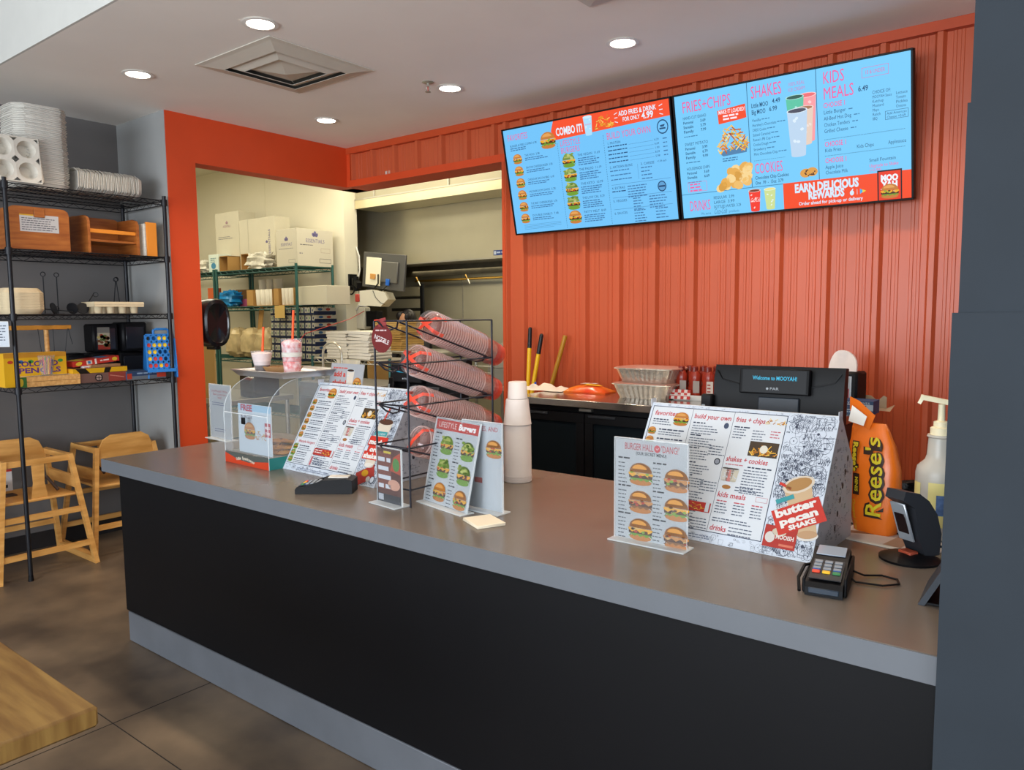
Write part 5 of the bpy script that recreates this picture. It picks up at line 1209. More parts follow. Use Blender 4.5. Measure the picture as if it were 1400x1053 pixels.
sh = Sheet(); sh.rect(-.13, .16, -.09, .11, 'DDD2CA', 0); sh.poly([(-.13, -.06), (-.02, .0), (-.04, .03), (-.13, -.03)], '8A6248', 1); sh.rect(.02, .07, -.09, .11, 'B89880', 1); sh.build('print', PAPER, q2, (0, 0, .0022), (-PI / 2, 0, 0)); MB().box(-.13, .16, -.11, .09, 0.0004, .0018).build('sheet', M_fries, q2, smooth=False)
bpy.data.objects['floor_paper'].name = 'paper_sheet'

# ---- pump bottle
q = oz(1280, 735, ZC0)
t = thing('pump_bottle', 'white and grey gallon pump bottle with yellow label, half hidden by the column', 'bottle', tuple(q), .1)
M_jug = mat('frosted_jug', 'BDB8AC', .35, noise=.05, alpha=.92)
MB().lathe([(.050, 0), (.060, .006), (.062, .03), (.062, .195), (.058, .215), (.038, .235), (.034, .25), (.031, .30), (.036, .304), (.034, .31), (.001, .31)], 28).build('jug', M_jug, t)
MB().lathe([(.028, .31), (.028, .330), (.020, .334), (.020, .348), (.010, .352), (.009, .40), (.001, .40)], 20).build('pump_collar', mat('cream_pump', 'E9DDB8', .4), t)
MB().bar((.02, 0, .405), (-.055, -.01, .420), .020, .014).build('spout', MATS['cream_pump'], t); MB().bar((-.048, -.009, .421), (-.058, -.010, .400), .012, .010, (1, 0, 0)).build('spout_tip', MATS['cream_pump'], t)
def lab(a0, a1, z0, z1, r_=.0632):
    v = []; k = 8
    for i in range(k + 1): th = a0 + (a1 - a0) * i / k; v += [(r_ * math.cos(th), r_ * math.sin(th), z0), (r_ * math.cos(th), r_ * math.sin(th), z1)]
    return MB().add(v, [(2 * i, 2 * i + 2, 2 * i + 3, 2 * i + 1) for i in range(k)])
lab(-1.95, -.4, .045, .175).build('front_label', mat('yellow_label', 'E2D488', .6), t); lab(-2.9, -2.35, .03, .17).build('side_label', MATS['yellow_label'], t); lab(-1.6, -.6, .08, .14, .0636).build('label_print', mat('blue_label_print', '5A78A8', .6, noise=.4, scale=80), t)
# ------------------------------------------------------------------ menu screens
TW, TH = 1.21, .688
def d_tv1(s, W, H_):
    X = lambda f: W * f
    Z = lambda f: H_ * (1 - f)
    bg = '6FBEF2'; pk = 'E0609A'; dk = '24507E'; md = '3E74A6'
    s.rect(0, W, 0, H_, bg, 0)
    s.poly([(X(.315), Z(.085)), (X(.335), Z(-.0)), (W, H_), (W, Z(.135)), (X(.34), Z(.17))], 'F0502A', 1)
    s.text('COMBO IT!', X(.345), Z(.135), H_ * .068, 'DCEBFA', 3, w_=W * .165, bold=.03)
    s.cup(X(.545), Z(.175), W * .052, H_ * .155, 'A8D8F4', L=3, top='C8E8FA'); s.text('mooyah', X(.528), Z(.09), .010, 'E0609A', 6, w_=W * .036)
    s.fries(X(.635), Z(.145), W * .105, H_ * .11, 3, 46, 21)
    s.text('ADD FRIES & DRINK', X(.725), Z(.065), H_ * .040, 'DCEBFA', 3, w_=W * .205, bold=.02); s.text('FOR ONLY', X(.745), Z(.115), H_ * .034, 'DCEBFA', 3, w_=W * .095, bold=.02); s.text('4.99', X(.85), Z(.122), H_ * .052, 'DCEBFA', 3, w_=W * .062, bold=.03)
    for a in (.70, .945):
        for k in (-1, 0, 1): s.line(X(a), Z(.075 - .03 * k), X(a + .018), Z(.075 - .042 * k), .004, 'DCEBFA', 3)
    s.text('FAVORITES', X(.025), Z(.105), H_ * .058, pk, 2, w_=W * .135)
    s.burger(X(.29), Z(.235), W * .10, 3, 0, 3)
    s.text('BURGER & FRIES COMBO 6.98', X(.035), Z(.165), H_ * .020, dk, 2, w_=W * .18); s.words(X(.035), Z(.175), W * .14, .006, md, 2, 2, .012)
    names = ['THE MOO  3.98', 'BACON CHEESEBURGER  5.58', 'CHEDDAR BACON BBQ  6.18', 'MUSHROOM SWISS  5.78', 'THE BEST CHEESEBURGER  6.78', 'DOUBLE DIABLO  7.48']
    for i, nm in enumerate(names):
        f = .255 + i * .115; s.burger(X(.075), Z(f + .075), W * .062, 3, 0, 60 + i); s.text(nm, X(.125), Z(f + .015), H_ * .020, dk, 2, w_=W * (.10 if i == 0 else .175)); s.words(X(.125), Z(f + .028), W * .16, .0055, md, 2, 2, .0115, seed=i)
    for k in range(4): s.line(X(.06), Z(.925 + .014 * k), X(.31 - .05 * (k == 3)), Z(.918 + .014 * k), .0016, md, 2)
    for f0 in (.345, .625):
        for k in range(38):
            a = .20 + k * .021
            if a < .98: s.rect(X(f0), X(f0) + .0022, Z(a + .012), Z(a), dk, 2)
    s.text('LIFESTYLE', X(.362), Z(.235), H_ * .052, pk, 2, w_=W * .125); s.text('BURGERS', X(.362), Z(.300), H_ * .052, pk, 2, w_=W * .118)
    nm2 = ['THE VEGAN  11.69', 'THE PALEO  11.19', 'THE KETO  10.99', 'THE LOW CAL  8.29', 'PATTY MELT  8.49']
    for i, nm in enumerate(nm2):
        f = .335 + i * .130; s.burger(X(.405), Z(f + .10), W * .082, 3, 1 if i < 4 else 0, 70 + i); s.text(nm, X(.462), Z(f + .012), H_ * .022, dk, 2, w_=W * .135); s.words(X(.462), Z(f + .028), W * .14, .006, md, 2, 4, .0125, seed=i)
    s.text('BUILD YOUR OWN', X(.645), Z(.245), H_ * .058, pk, 2, w_=W * .245)
    s.disc(X(.955), Z(.215), .036, .040, '1E4A72', 2, 16); s.disc(X(.955), Z(.215), .030, .033, bg, 3, 16); s.rect(X(.938), X(.970), Z(.235), Z(.222), '1E4A72', 4); s.poly([(X(.944), Z(.215)), (X(.962), Z(.215)), (X(.968), Z(.196)), (X(.942), Z(.200))], '1E4A72', 4)
    s.text('1. PROTEIN', X(.645), Z(.290), H_ * .021, dk, 2, w_=W * .075)
    for k in range(5): s.words(X(.645), Z(.305 + .034 * k), W * .11, .0062, dk, 2, 1, seed=k); s.line(X(.765), Z(.314 + .034 * k), X(.90), Z(.314 + .034 * k), .0014, md, 2); s.text(('6.29', '6.69', '1.99', '8.09', '5.98')[k], X(.905), Z(.318 + .034 * k), H_ * .018, dk, 2); s.words(X(.95), Z(.306 + .034 * k), W * .022, .006, md, 2)
    for a, t_, n_ in ((.50, '2. ARTISAN BUNS', 3),): s.text(t_, X(.645), Z(a), H_ * .021, dk, 2, w_=W * .13); s.words(X(.645), Z(a + .018), W * .13, .006, md, 2, 3, .026)
    s.text('3. CHEESE', X(.82), Z(.505), H_ * .021, dk, 2, w_=W * .075); s.words(X(.82), Z(.523), W * .06, .006, md, 2, 4, .021); s.text('+1.04 each', X(.91), Z(.50), H_ * .017, dk, 2, w_=W * .05); s.line(X(.803), Z(.49), X(.803), Z(.62), .0015, md, 2)
    for a in (.645, .76, .865): s.line(X(.645), Z(a), X(.975), Z(a - .002), .0018, md, 2)
    s.text('4. EXTRAS', X(.645), Z(.685), H_ * .021, dk, 2, w_=W * .075); s.words(X(.645), Z(.70), W * .08, .0065, dk, 2); s.words(X(.735), Z(.668), W * .12, .006, md, 2, 5, .0155)
    s.disc(X(.925), Z(.705), .028, .031, '16406A', 2, 16); s.disc(X(.925), Z(.705), .022, .025, '5A9ACC', 3, 16); s.rect(X(.908), X(.942), Z(.712), Z(.698), '16406A', 4)
    s.text('5. VEGGIES', X(.645), Z(.80), H_ * .021, dk, 2, w_=W * .08); s.words(X(.76), Z(.778), W * .06, .006, md, 2, 5, .016); s.words(X(.85), Z(.775), W * .10, .006, md, 2, 5, .016)
    s.text('6. SAUCES', X(.645), Z(.91), H_ * .021, dk, 2, w_=W * .075); s.words(X(.76), Z(.885), W * .07, .006, md, 2, 5, .016); s.words(X(.88), Z(.885), W * .07, .006, md, 2, 4, .018)
def d_tv2(s, W, H_):
    X = lambda f: W * f
    Z = lambda f: H_ * (1 - f)
    bg = '74C6F4'; pk = 'E85C9C'; dk = '1E5078'; md = '3E7CA8'; rd = 'EE4A22'
    s.rect(0, W, 0, H_, bg, 0)
    for a in (.345, .640): s.rect(X(a), X(a) + .003, Z(.80), H_, dk, 2)
    s.rect(0, X(.485), Z(.805), Z(.80), md, 2)
    s.text('FRIES+CHIPS', X(.035), Z(.14), H_ * .088, pk, 2, w_=W * .235)
    s.poly([(X(.205), Z(.17)), (X(.335), Z(.15)), (X(.338), Z(.255)), (X(.31), Z(.262)), (X(.208), Z(.275))], rd, 2)
    s.text('MAKE IT LOADED!', X(.210), Z(.200), H_ * .030, 'F4E4EC', 4, w_=W * .122, bold=.02); s.words(X(.23), Z(.212), W * .08, .009, 'F4E4EC', 4, 2, .016)
    blocks = [('HAND-CUT IDAHO', .175, ['Personal  3.69', 'Shareable  5.79', 'Family  7.99']), ('SWEET POTATO', .385, ['Personal  3.99', 'Shareable  6.79', 'Family  9.99']), ('HOUSEMADE CHIPS', .585, ['Personal  3.69', 'Shareable  6.69'])]
    for nm, f, its in blocks:
        s.text(nm, X(.035), Z(f + .02), H_ * .024, dk, 2, w_=W * .115)
        for k, it in enumerate(its): a, b = it.split('  '); s.text(a, X(.035), Z(f + .055 + .036 * k), H_ * .022, dk, 2, w_=W * .050, bold=.015); s.text(b, X(.12), Z(f + .055 + .036 * k), H_ * .022, dk, 2, w_=W * .026, bold=.015)
        s.words(X(.035), Z(f + .045 + .036 * len(its)), W * .07, .005, md, 2)
    s.frame(X(.035), X(.13), Z(.785), Z(.705), .0015, pk, 2); s.words(X(.045), Z(.718), W * .07, .008, pk, 2, 3, .017)
    s.poly([(X(.20), Z(.50)), (X(.22), Z(.53)), (X(.33), Z(.52)), (X(.338), Z(.44))], '4E7EA8', 2); s.fries(X(.268), Z(.50), W * .14, H_ * .19, 3, 90, 31, ('E8A030', 'D07A28', 'F0C050', 'A8502A', 'C8B840', 'F4D890'))
    s.words(X(.215), Z(.545), W * .09, .006, md, 2, 2, .012)
    R_ = random.Random(77)
    for k in range(26):
        a, b = R_.uniform(.185, .325), R_.uniform(0, 1); top = .60 + .10 * abs(a - .29) / .11; f = top + (.785 - top) * b
        if a < .22 and f < .72: continue
        s.disc(X(a + .01), Z(f), W * .024, H_ * .034, R_.choice(['E8B868', 'F0D090', 'D09840', 'E0A850']), 3 + k % 4, 9, rot=R_.uniform(-1, 1))
    s.text('DRINKS', X(.035), Z(.945), H_ * .085, pk, 2, w_=W * .105)
    for k, it in enumerate(('REGULAR  2.99', 'LARGE  3.99', 'BOTTLED WATER  3.29')): s.text(it, X(.158), Z(.865 + .038 * k), H_ * .024, dk, 2, w_=W * (.10 if k < 2 else .13))
    s.text('We serve', X(.09), Z(.985), H_ * .022, md, 2, w_=W * .05); s.text('Coca-Cola', X(.155), Z(.988), H_ * .045, md, 2, w_=W * .062, shear=.3); s.text('products', X(.228), Z(.985), H_ * .022, md, 2, w_=W * .05)
    s.cup(X(.355), Z(.99), W * .055, H_ * .16, 'EE3A2A', L=3, top='7A3A2A', lid='F4D0C8'); s.text('Coca-Cola', X(.334), Z(.92), H_ * .034, 'F8E0E0', 9, w_=W * .044, shear=.3)
    s.cup(X(.425), Z(.985), W * .052, H_ * .155, 'C8D890', L=3, top='E8DC8A', lid='DDF0E8')
    s.text('SHAKES', X(.362), Z(.125), H_ * .092, pk, 2, w_=W * .135)
    s.text('100% REAL', X(.525), Z(.085), H_ * .026, 'C07AB8', 2, w_=W * .07); s.text('ICE CREAM', X(.525), Z(.125), H_ * .026, 'C07AB8', 2, w_=W * .07)
    s.text('Little MOO', X(.362), Z(.195), H_ * .034, dk, 2, w_=W * .075, bold=.015); s.text('4.49', X(.455), Z(.185), H_ * .034, dk, 2, w_=W * .035, bold=.015); s.text('Big MOO', X(.362), Z(.245), H_ * .034, dk, 2, w_=W * .062, bold=.015); s.text('6.99', X(.440), Z(.24), H_ * .034, dk, 2, w_=W * .035, bold=.015)
    for k, it in enumerate(("Vanilla", "Hershey's Chocolate", "OREO Cookie", "Salted Caramel", "Reese's PB Cup", "Cookie Dough", "Strawberry", "Mint Chocolate Chip")): s.text(it, X(.362), Z(.30 + .037 * k), H_ * .021, dk, 2, w_=W * .0056 * len(it)); s.words(X(.366) + W * .0056 * len(it), Z(.285 + .037 * k), W * .035, .005, md, 2)
    for k in range(28): s.rect(X(.362 + .005 * k), X(.3645 + .005 * k), Z(.600), Z(.597), dk, 2)
    s.cup(X(.600), Z(.50), W * .08, H_ * .33, 'F29AA0', L=3, top='E86A70', lid='F8C8C8'); s.cup(X(.552), Z(.44), W * .075, H_ * .27, '5ABFA0', L=9, top='2E5A50', lid='A8E0D8'); s.cup(X(.590), Z(.52), W * .075, H_ * .26, 'E0C8B8', L=15, top='A87050', lid='E8D8D0'); s.cup(X(.560), Z(.60), W * .085, H_ * .33, 'B8D0E8', L=21, top='4A4A5A', lid='D8E8F4')
    s.text('COOKIES', X(.362), Z(.70), H_ * .080, pk, 2, w_=W * .125); s.text('Chocolate Chip Cookies', X(.362), Z(.745), H_ * .026, dk, 2, w_=W * .15, bold=.01); s.text('One  .99  -  13oz  3.79', X(.362), Z(.785), H_ * .026, dk, 2, w_=W * .125, bold=.01)
    for a, b in ((.585, .74), (.612, .735)): 
        s.disc(X(a), Z(b), W * .024, H_ * .034, 'D89A48', 5, 14)
        for k in range(7): s.disc(X(a) + R_.uniform(-.018, .018), Z(b) + R_.uniform(-.015, .015), .004, .004, '4A2A20', 6, 6)
    s.rect(X(.485), W, 0, Z(.80), rd, 3)
    s.text('EARN DELICIOUS', X(.535), Z(.880), H_ * .062, 'CFE4F6', 5, w_=W * .265, bold=.05); s.text('REWARDS', X(.592), Z(.940), H_ * .058, 'CFE4F6', 5, w_=W * .150, bold=.05)
    s.disc(X(.772), Z(.925), .010, .013, 'CFE4F6', 5, 12); s.disc(X(.7745), Z(.902), .003, .006, 'CFE4F6', 5, 8, rot=-.5); s.rect(X(.792), X(.7935), Z(.94), Z(.90), 'CFE4F6', 5)
    s.poly([(X(.804), Z(.94)), (X(.804), Z(.898)), (X(.818), Z(.919))], '3FA8E8', 5); s.poly([(X(.814), Z(.932)), (X(.814), Z(.906)), (X(.828), Z(.919))], 'E8C83A', 6)
    s.text('Order ahead for pick-up or delivery', X(.550), Z(.982), H_ * .026, 'CFE4F6', 5, w_=W * .265, bold=.02)
    s.rect(X(.872), X(.965), 0, Z(.785), '241820', 6); s.rect(X(.877), X(.960), 0, Z(.795), 'E23A1E', 7)
    s.text('MOO', X(.885), Z(.862), H_ * .042, 'E8F0FA', 9, w_=W * .066, bold=.06); s.text('YAH', X(.890), Z(.910), H_ * .042, 'E8F0FA', 9, w_=W * .058, bold=.06); s.words(X(.885), Z(.918), W * .06, .004, 'E8F0FA', 9); s.burger(X(.919), Z(.992), W * .070, 9, 0, 91)
    s.text('KIDS', X(.668), Z(.115), H_ * .085, pk, 2, w_=W * .085); s.text('MEALS', X(.668), Z(.225), H_ * .085, pk, 2, w_=W * .120); s.text('6.49', X(.805), Z(.210), H_ * .036, dk, 2, w_=W * .038, bold=.02)
    s.frame(X(.82), X(.92), Z(.125), Z(.055), .0018, 'D06AA8', 2); s.text('10 & UNDER', X(.832), Z(.102), H_ * .026, 'D06AA8', 3, w_=W * .075)
    s.text('CHOOSE 1', X(.668), Z(.285), H_ * .036, pk, 2, w_=W * .085, bold=.01)
    for k, it in enumerate(('Little Burger', 'All-Beef Hot Dog', 'Chicken Tenders', 'Grilled Cheese')): s.text(it, X(.668), Z(.330 + .045 * k), H_ * .027, dk, 2, w_=W * .0068 * len(it)); s.words(X(.678) + W * .0068 * len(it), Z(.314 + .045 * k), W * .022, .005, md, 2)
    s.text('CHOICE OF:', X(.858), Z(.245), H_ * .024, dk, 2, w_=W * .068)
    for k, it in enumerate(('MOOYAH Sauce', 'Ketchup', 'Mustard', 'Mayo', 'Ranch', 'BBQ')): s.text(it, X(.858), Z(.275 + .030 * k), H_ * .020, dk, 2, w_=W * .006 * len(it))
    for k, it in enumerate(('Lettuce', 'Tomato', 'Pickles', 'Onions')): s.text(it, X(.945), Z(.272 + .030 * k), H_ * .020, dk, 2, w_=W * .006 * len(it))
    s.frame(X(.905), X(.99), Z(.435), Z(.375), .0018, dk, 2); s.text('Add American', X(.911), Z(.402), H_ * .018, dk, 3, w_=W * .072); s.text('Cheese +0.69', X(.911), Z(.428), H_ * .018, dk, 3, w_=W * .068)
    for a in (.515, .635):
        for k in range(52): s.rect(X(.668 + .006 * k), X(.671 + .006 * k), Z(a), Z(a - .004), dk, 2)
    s.text('CHOOSE 1', X(.668), Z(.565), H_ * .036, pk, 2, w_=W * .085, bold=.01); 
    for a, it in ((.668, 'Kids Fries'), (.795, 'Kids Chips'), (.915, 'Applesauce')): s.text(it, X(a), Z(.605), H_ * .026, dk, 2, w_=W * .0066 * len(it))
    s.text('CHOOSE 1', X(.668), Z(.685), H_ * .036, pk, 2, w_=W * .085, bold=.01); s.text('Apple Juice', X(.668), Z(.728), H_ * .026, dk, 2, w_=W * .072); s.text('Chocolate Milk', X(.668), Z(.768), H_ * .026, dk, 2, w_=W * .09)
    s.text('Small Fountain', X(.842), Z(.715), H_ * .024, dk, 2, w_=W * .10); s.text('Upgrade to Shake', X(.842), Z(.755), H_ * .024, pk, 2, w_=W * .11); s.text('(+2.99)', X(.842), Z(.785), H_ * .020, pk, 2, w_=W * .045)
def screen(label, X0, zb, yb, yt, draw):
    tilt = -math.asin((yb - yt) / TH)
    t = thing('menu_screen', label, 'screen', (X0, yb, zb), 0, 'menu screens on the red wall', rot=(-tilt if False else math.asin((yb - yt) / TH), 0, 0))
    b = .010
    mb = MB(); mb.box(0, TW, -.004, .05, 0, b, .002); mb.box(0, TW, -.004, .05, TH - b, TH, .002); mb.box(0, b, -.004, .05, b, TH - b, .001); mb.box(TW - b, TW, -.004, .05, b, TH - b, .001)
    mb.build('bezel', M_black, t)
    MB().box(b, TW - b, .004, .045, b, TH - b, .001).build('panel', M_black, t)
    sh = Sheet(); draw(sh, TW - 2 * b, TH - 2 * b); sh.build('display', SCREEN, t, (b, .0035, b))
    ry = math.asin((yb - yt) / TH)
    mb = MB()
    for x in (.35, .85):
        mb.box(x - .02, x + .02, .048, .066, .12, .56)
    mb.build('mount_rail', M_blackm, t)
    return t
screen('left menu screen listing favorites, lifestyle burgers and build your own', -3.185, 2.093, 4.15, 4.00, d_tv1)
screen('right menu screen listing fries, shakes and kids meals with red rewards banner', -1.964, 2.093, 4.15, 4.00, d_tv2)
for x in (-2.8, -2.35, -1.55, -1.1):
    mb = MB(); mb.box(-.018, .018, -.055, -.001, -.02, .02); mb.rod((0, -.045, 0), (0, -.13, .16), .008); t = thing('wall_bracket', {-2.8: 'black tilt bracket behind the left end of the left menu screen', -2.35: 'black tilt bracket behind the right end of the left menu screen', -1.55: 'black tilt bracket behind the left end of the right menu screen', -1.1: 'black tilt bracket behind the right end of the right menu screen'}[x], 'bracket', (x, YR - .0, 2.35), 0, 'screen brackets')
    mb.build('bracket_arm', M_blackm, t)

# ------------------------------------------------------------------ back counter with fridges
ZB = 1.08; BX0, BX1, BY0, BY1 = -2.72, -.90, 3.51, 4.09
bc = thing('back_counter', 'stainless steel back counter against the red wall', 'counter', (BX0, BY0, 0))
M_bt = mat('back_counter_steel', 'B9B4AE', 0.16, 0.95, noise=.06, scale=3)
MB().box(0, BX1 - BX0, 0, BY1 - BY0, ZB - .04, ZB, .003).build('worktop', M_bt, bc)
MB().box(BX1 - BX0 - .03, BX1 - BX0 - .01, .03, BY1 - BY0, 0, ZB - .04).build('end_panel', mat('reflection_tinted_panel', '3A1F1A', .5), bc, smooth=False)  # red-brown reflection is put into the end panel's colour
MB().box(.01, BX1 - BX0 - .03, BY1 - BY0 - .02, BY1 - BY0, 0.0, ZB - .04).build('rear_panel', M_ssd, bc, smooth=False)
def fridge(label, x0, w_, doors):
    t = thing('undercounter_fridge', label, 'fridge', (x0, BY0 + .05, 0), 0, 'black glass door fridges')
    D_ = BY1 - BY0 - .085
    mb = MB(); mb.box(0, w_, 0.02, D_, .04, .10); mb.box(0, w_, .02, D_, ZB - .10, ZB - .045); mb.box(0, .03, .02, D_, .1, ZB - .1); mb.box(w_ - .03, w_, .02, D_, .1, ZB - .1); mb.box(0, w_, D_ - .02, D_, .1, ZB - .1); mb.box(0, w_, .0, .02, .0, .09)
    mb.build('cabinet', M_black, t, smooth=False)
    dw = (w_ - .01) / doors
    for i in range(doors):
        x = .005 + dw * i; z0, z1 = .11, ZB - .075
        mb = MB(); f = .055; mb.box(x + .003, x + dw - .003, -.02, .015, z0, z0 + f, .002); mb.box(x + .003, x + dw - .003, -.02, .015, z1 - f, z1, .002); mb.box(x + .003, x + f, -.02, .015, z0 + f, z1 - f, .002); mb.box(x + dw - f, x + dw - .003, -.02, .015, z0 + f, z1 - f, .002)
        d = mb.build('door', M_black, t, smooth=False)
        MB().box(x + f, x + dw - f, -.006, -.002, z0 + f, z1 - f).build('door_glass', mat('dark_fridge_glass', '161C20', .08, spec=.6), d, smooth=False)
        MB().box(x + .03, x + dw * .45, -.028, -.018, z1 - .02, z1 - .006, .002).build('handle', mat('fridge_handle', '2A2C30', .3), d)
    MB().box(w_ * .45, w_ * .45 + .08, -.002, .022, ZB - .066, ZB - .052).build('name_plate', M_ss, t)
fridge('black glass door fridge under the left part of the back counter', BX0 + .02, .90, 2)
fridge('black glass door fridge under the right part of the back counter', BX0 + .93, .84, 2)
def onb(x, y, Z=ZB):
    p_ = oz(x, y, Z)
    if p_.y > 3.92: q_ = oy(x, y, 3.92); p_ = Vector((q_.x, 3.92, Z))
    return p_
# foil trays
M_foil = mat('foil', 'DAD6CC', .25, .85, noise=.15, scale=60, bump=.6)
M_lid = clear_mat('foil_tray_lid', 'D8A090', .9, .45)
def foil(label, loc, rz):
    t = thing('foil_tray', label, 'tray', loc, rz, 'foil trays on the back counter')
    n = 72; v = []
    for (k, z) in ((.80, 0), (.97, .075), (1.05, .082), (1.06, .078), (.94, .074), (.79, .003)):
        for i in range(n):
            th = 2 * PI * i / n; c, s_ = math.cos(th), math.sin(th); q = (abs(c) ** 6 + abs(s_) ** 6) ** (-1 / 6); fl = 1 + (.012 * (-1) ** i if z in (0, .075) else 0)
            v.append((.182 * k * c * q * fl, .125 * k * s_ * q * fl, z))
    MB().add(v, [(j * n + i, j * n + (i + 1) % n, (j + 1) * n + (i + 1) % n, (j + 1) * n + i) for j in range(5) for i in range(n)] + [tuple(range(n - 1, -1, -1)), tuple(range(5 * n, 6 * n))]).build('pan', M_foil, t, smooth=False)
    v = []; n = 24
    for (k, z) in ((1.06, .083), (1.0, .086), (.90, .0875), (.0, .0878)):
        for i in range(n):
            th = 2 * PI * i / n; c, s_ = math.cos(th), math.sin(th); q = (abs(c) ** 6 + abs(s_) ** 6) ** (-1 / 6); v.append((.182 * k * c * q, .125 * k * s_ * q, z))
    MB().add(v, [(j * n + i, j * n + (i + 1) % n, (j + 1) * n + (i + 1) % n, (j + 1) * n + i) for j in range(3) for i in range(n)]).build('clear_lid', M_lid, t)
    return t
p = onb(884, 531) + Vector((.045, -.06, 0)); foil('lower lidded foil tray on the steel back counter', tuple(p), .02); foil('upper lidded foil tray resting on the lower one on the back counter', tuple(p + Vector((.01, .01, .0885))), -.04)
# ketchup bottles on a white tray
p = onb(958, 543)
t = thing('serving_tray', 'white paper tray with red checked liner carrying the sauce bottles', 'tray', tuple(p + Vector((.03, .03, 0))), .06)
v = []
for (k, z) in ((0, 0), (.02, .03), (.026, .031), (.004, .003)): v += [(-.16 - k, -.10 - k, z), (.17 + k, -.10 - k, z), (.17 + k, .10 + k, z), (-.16 - k, .10 + k, z)]
MB().add(v, [(j * 4 + i, j * 4 + (i + 1) % 4, (j + 1) * 4 + (i + 1) % 4, (j + 1) * 4 + i) for j in range(3) for i in range(4)] + [(0, 1, 2, 3), (15, 14, 13, 12)]).build('tray_body', M_whitep, t, smooth=False)
sh = Sheet()
for i in range(8):
    for j in range(3): sh.rect(-.20 + .018 * i, -.182 + .018 * i, .005 + .018 * j, .023 + .018 * j, 'C8362E' if (i + j) % 2 else 'EDE0DA', 0)
put(sh.build('checked_liner', PAPER, t), (0, -.13, .002), (-.25, 0, 0)); Sheet().poly([(.06, 0), (.20, .0), (.20, .075)], 'DE4426', 0).build('red_corner', PAPER, t, (0, -.132, .002))
M_ket = mat('ketchup_red', '8E2A18', .25, noise=.15, scale=20)
mb = MB(); n = 20
def bottle_mesh():
    prof = [(.9, 0), (1, .01), (1, .06), (.86, .085), (.98, .11), (.92, .135), (.55, .155), (.50, .158), (.50, .178), (.001, .18)]
    v = []
    for (k, z) in prof:
        for i in range(n): th = 2 * PI * i / n; v.append((.036 * k * math.cos(th), .026 * k * math.sin(th), z))
    return MB().add(v, [(j * n + i, j * n + (i + 1) % n, (j + 1) * n + (i + 1) % n, (j + 1) * n + i) for j in range(len(prof) - 1) for i in range(n)] + [tuple(range(n - 1, -1, -1))])
BM = bottle_mesh().mesh('bottle_body', M_ket)
CAPM = MB().lathe([(.019, .150), (.019, .172), (.012, .178), (.001, .178)], 16).mesh('cap', mat('dark_red_cap', '6E2016', .3))
nmz = ['front left', 'front middle', 'front right', 'back left', 'back middle', 'back right']
for i in range(6):
    c, r_ = i % 3, i // 3
    t = thing('sauce_bottle', 'dark red upended sauce bottle, %s of the six in the white tray' % nmz[i], 'bottle', tuple(p + Vector((-.10 + .078 * c + .02 * r_, -.035 + .070 * r_, .006))), 0, 'sauce bottles in the white tray'); t.scale = (1, 1, 1.0)
    for nm, me in (('bottle_body', BM), ('cap', CAPM)): o = bpy.data.objects.new(nm, me); COL.objects.link(o); o.parent = t
    sh = Sheet(); sh.rect(-.004, .030, .035, .10, 'D8CCBE' if i == 2 else 'A89A90', 0); sh.words(0, .085, .024, .008, 'A83A2E', 1, 3, .018) if i == 2 else None
    o = sh.build('label', PAPER, t, (0.008, -.027, 0), (0, 0, .3))
# snack bag
p = onb(806, 529)
t = thing('snack_bag', 'shiny red and orange snack bag lying flat on the back counter', 'bag', tuple(p), .1)
v = []; n = 16; m_ = 8
for j in range(m_ + 1):
    f = j / m_; a_ = math.sin(PI * f) ** .5
    for i in range(n + 1):
        g_ = i / n; b_ = math.sin(PI * g_) ** .6; v.append((-.14 + .28 * g_, -.075 + .15 * f, .006 + .048 * a_ * b_ + .003 * math.sin(9 * g_ + 5 * f)))
MB().add(v, [(j * (n + 1) + i, j * (n + 1) + i + 1, (j + 1) * (n + 1) + i + 1, (j + 1) * (n + 1) + i) for j in range(m_) for i in range(n)]).box(-.14, .14, -.075, .075, .0, .008).build('bag_body', mat('red_orange_film', 'D8401E', .2, scale=5, c2='E8862A', bump=.3), t)
MB().add([(-.05, -.03, .054), (.05, -.02, .055), (.055, .02, .056), (-.04, .02, .055)], [(0, 1, 2, 3)]).build('white_label', M_fries, t)
MB().add([(-.01, -.05, .050), (.08, -.045, .046), (.10, -.02, .048), (.0, -.03, .055)], [(0, 1, 2, 3)]).build('yellow_mark', mat('yellow_mark', 'E8B82A', .4), t)
# cloth
p = onb(745, 533)
t = thing('cleaning_cloth', 'crumpled white cloth at the left end of the back counter', 'cloth', tuple(p))
v = []; n = 22
for j in range(n + 1):
    for i in range(n + 1):
        x, y = -.17 + .34 * i / n, -.09 + .16 * j / n; e = min(i, j, n - i, n - j) / 4; z = .004 + min(1, e) * (.018 + .012 * math.sin(x * 50 + 3 * math.sin(y * 40)) + .008 * math.sin(y * 70 + x * 20)); v.append((x + .01 * math.sin(y * 60), y + .008 * math.sin(x * 45), z))
MB().add(v, [(j * (n + 1) + i, j * (n + 1) + i + 1, (j + 1) * (n + 1) + i + 1, (j + 1) * (n + 1) + i) for j in range(n) for i in range(n)]).build('cloth', mat('white_cloth', 'E4DACB', .9), t)
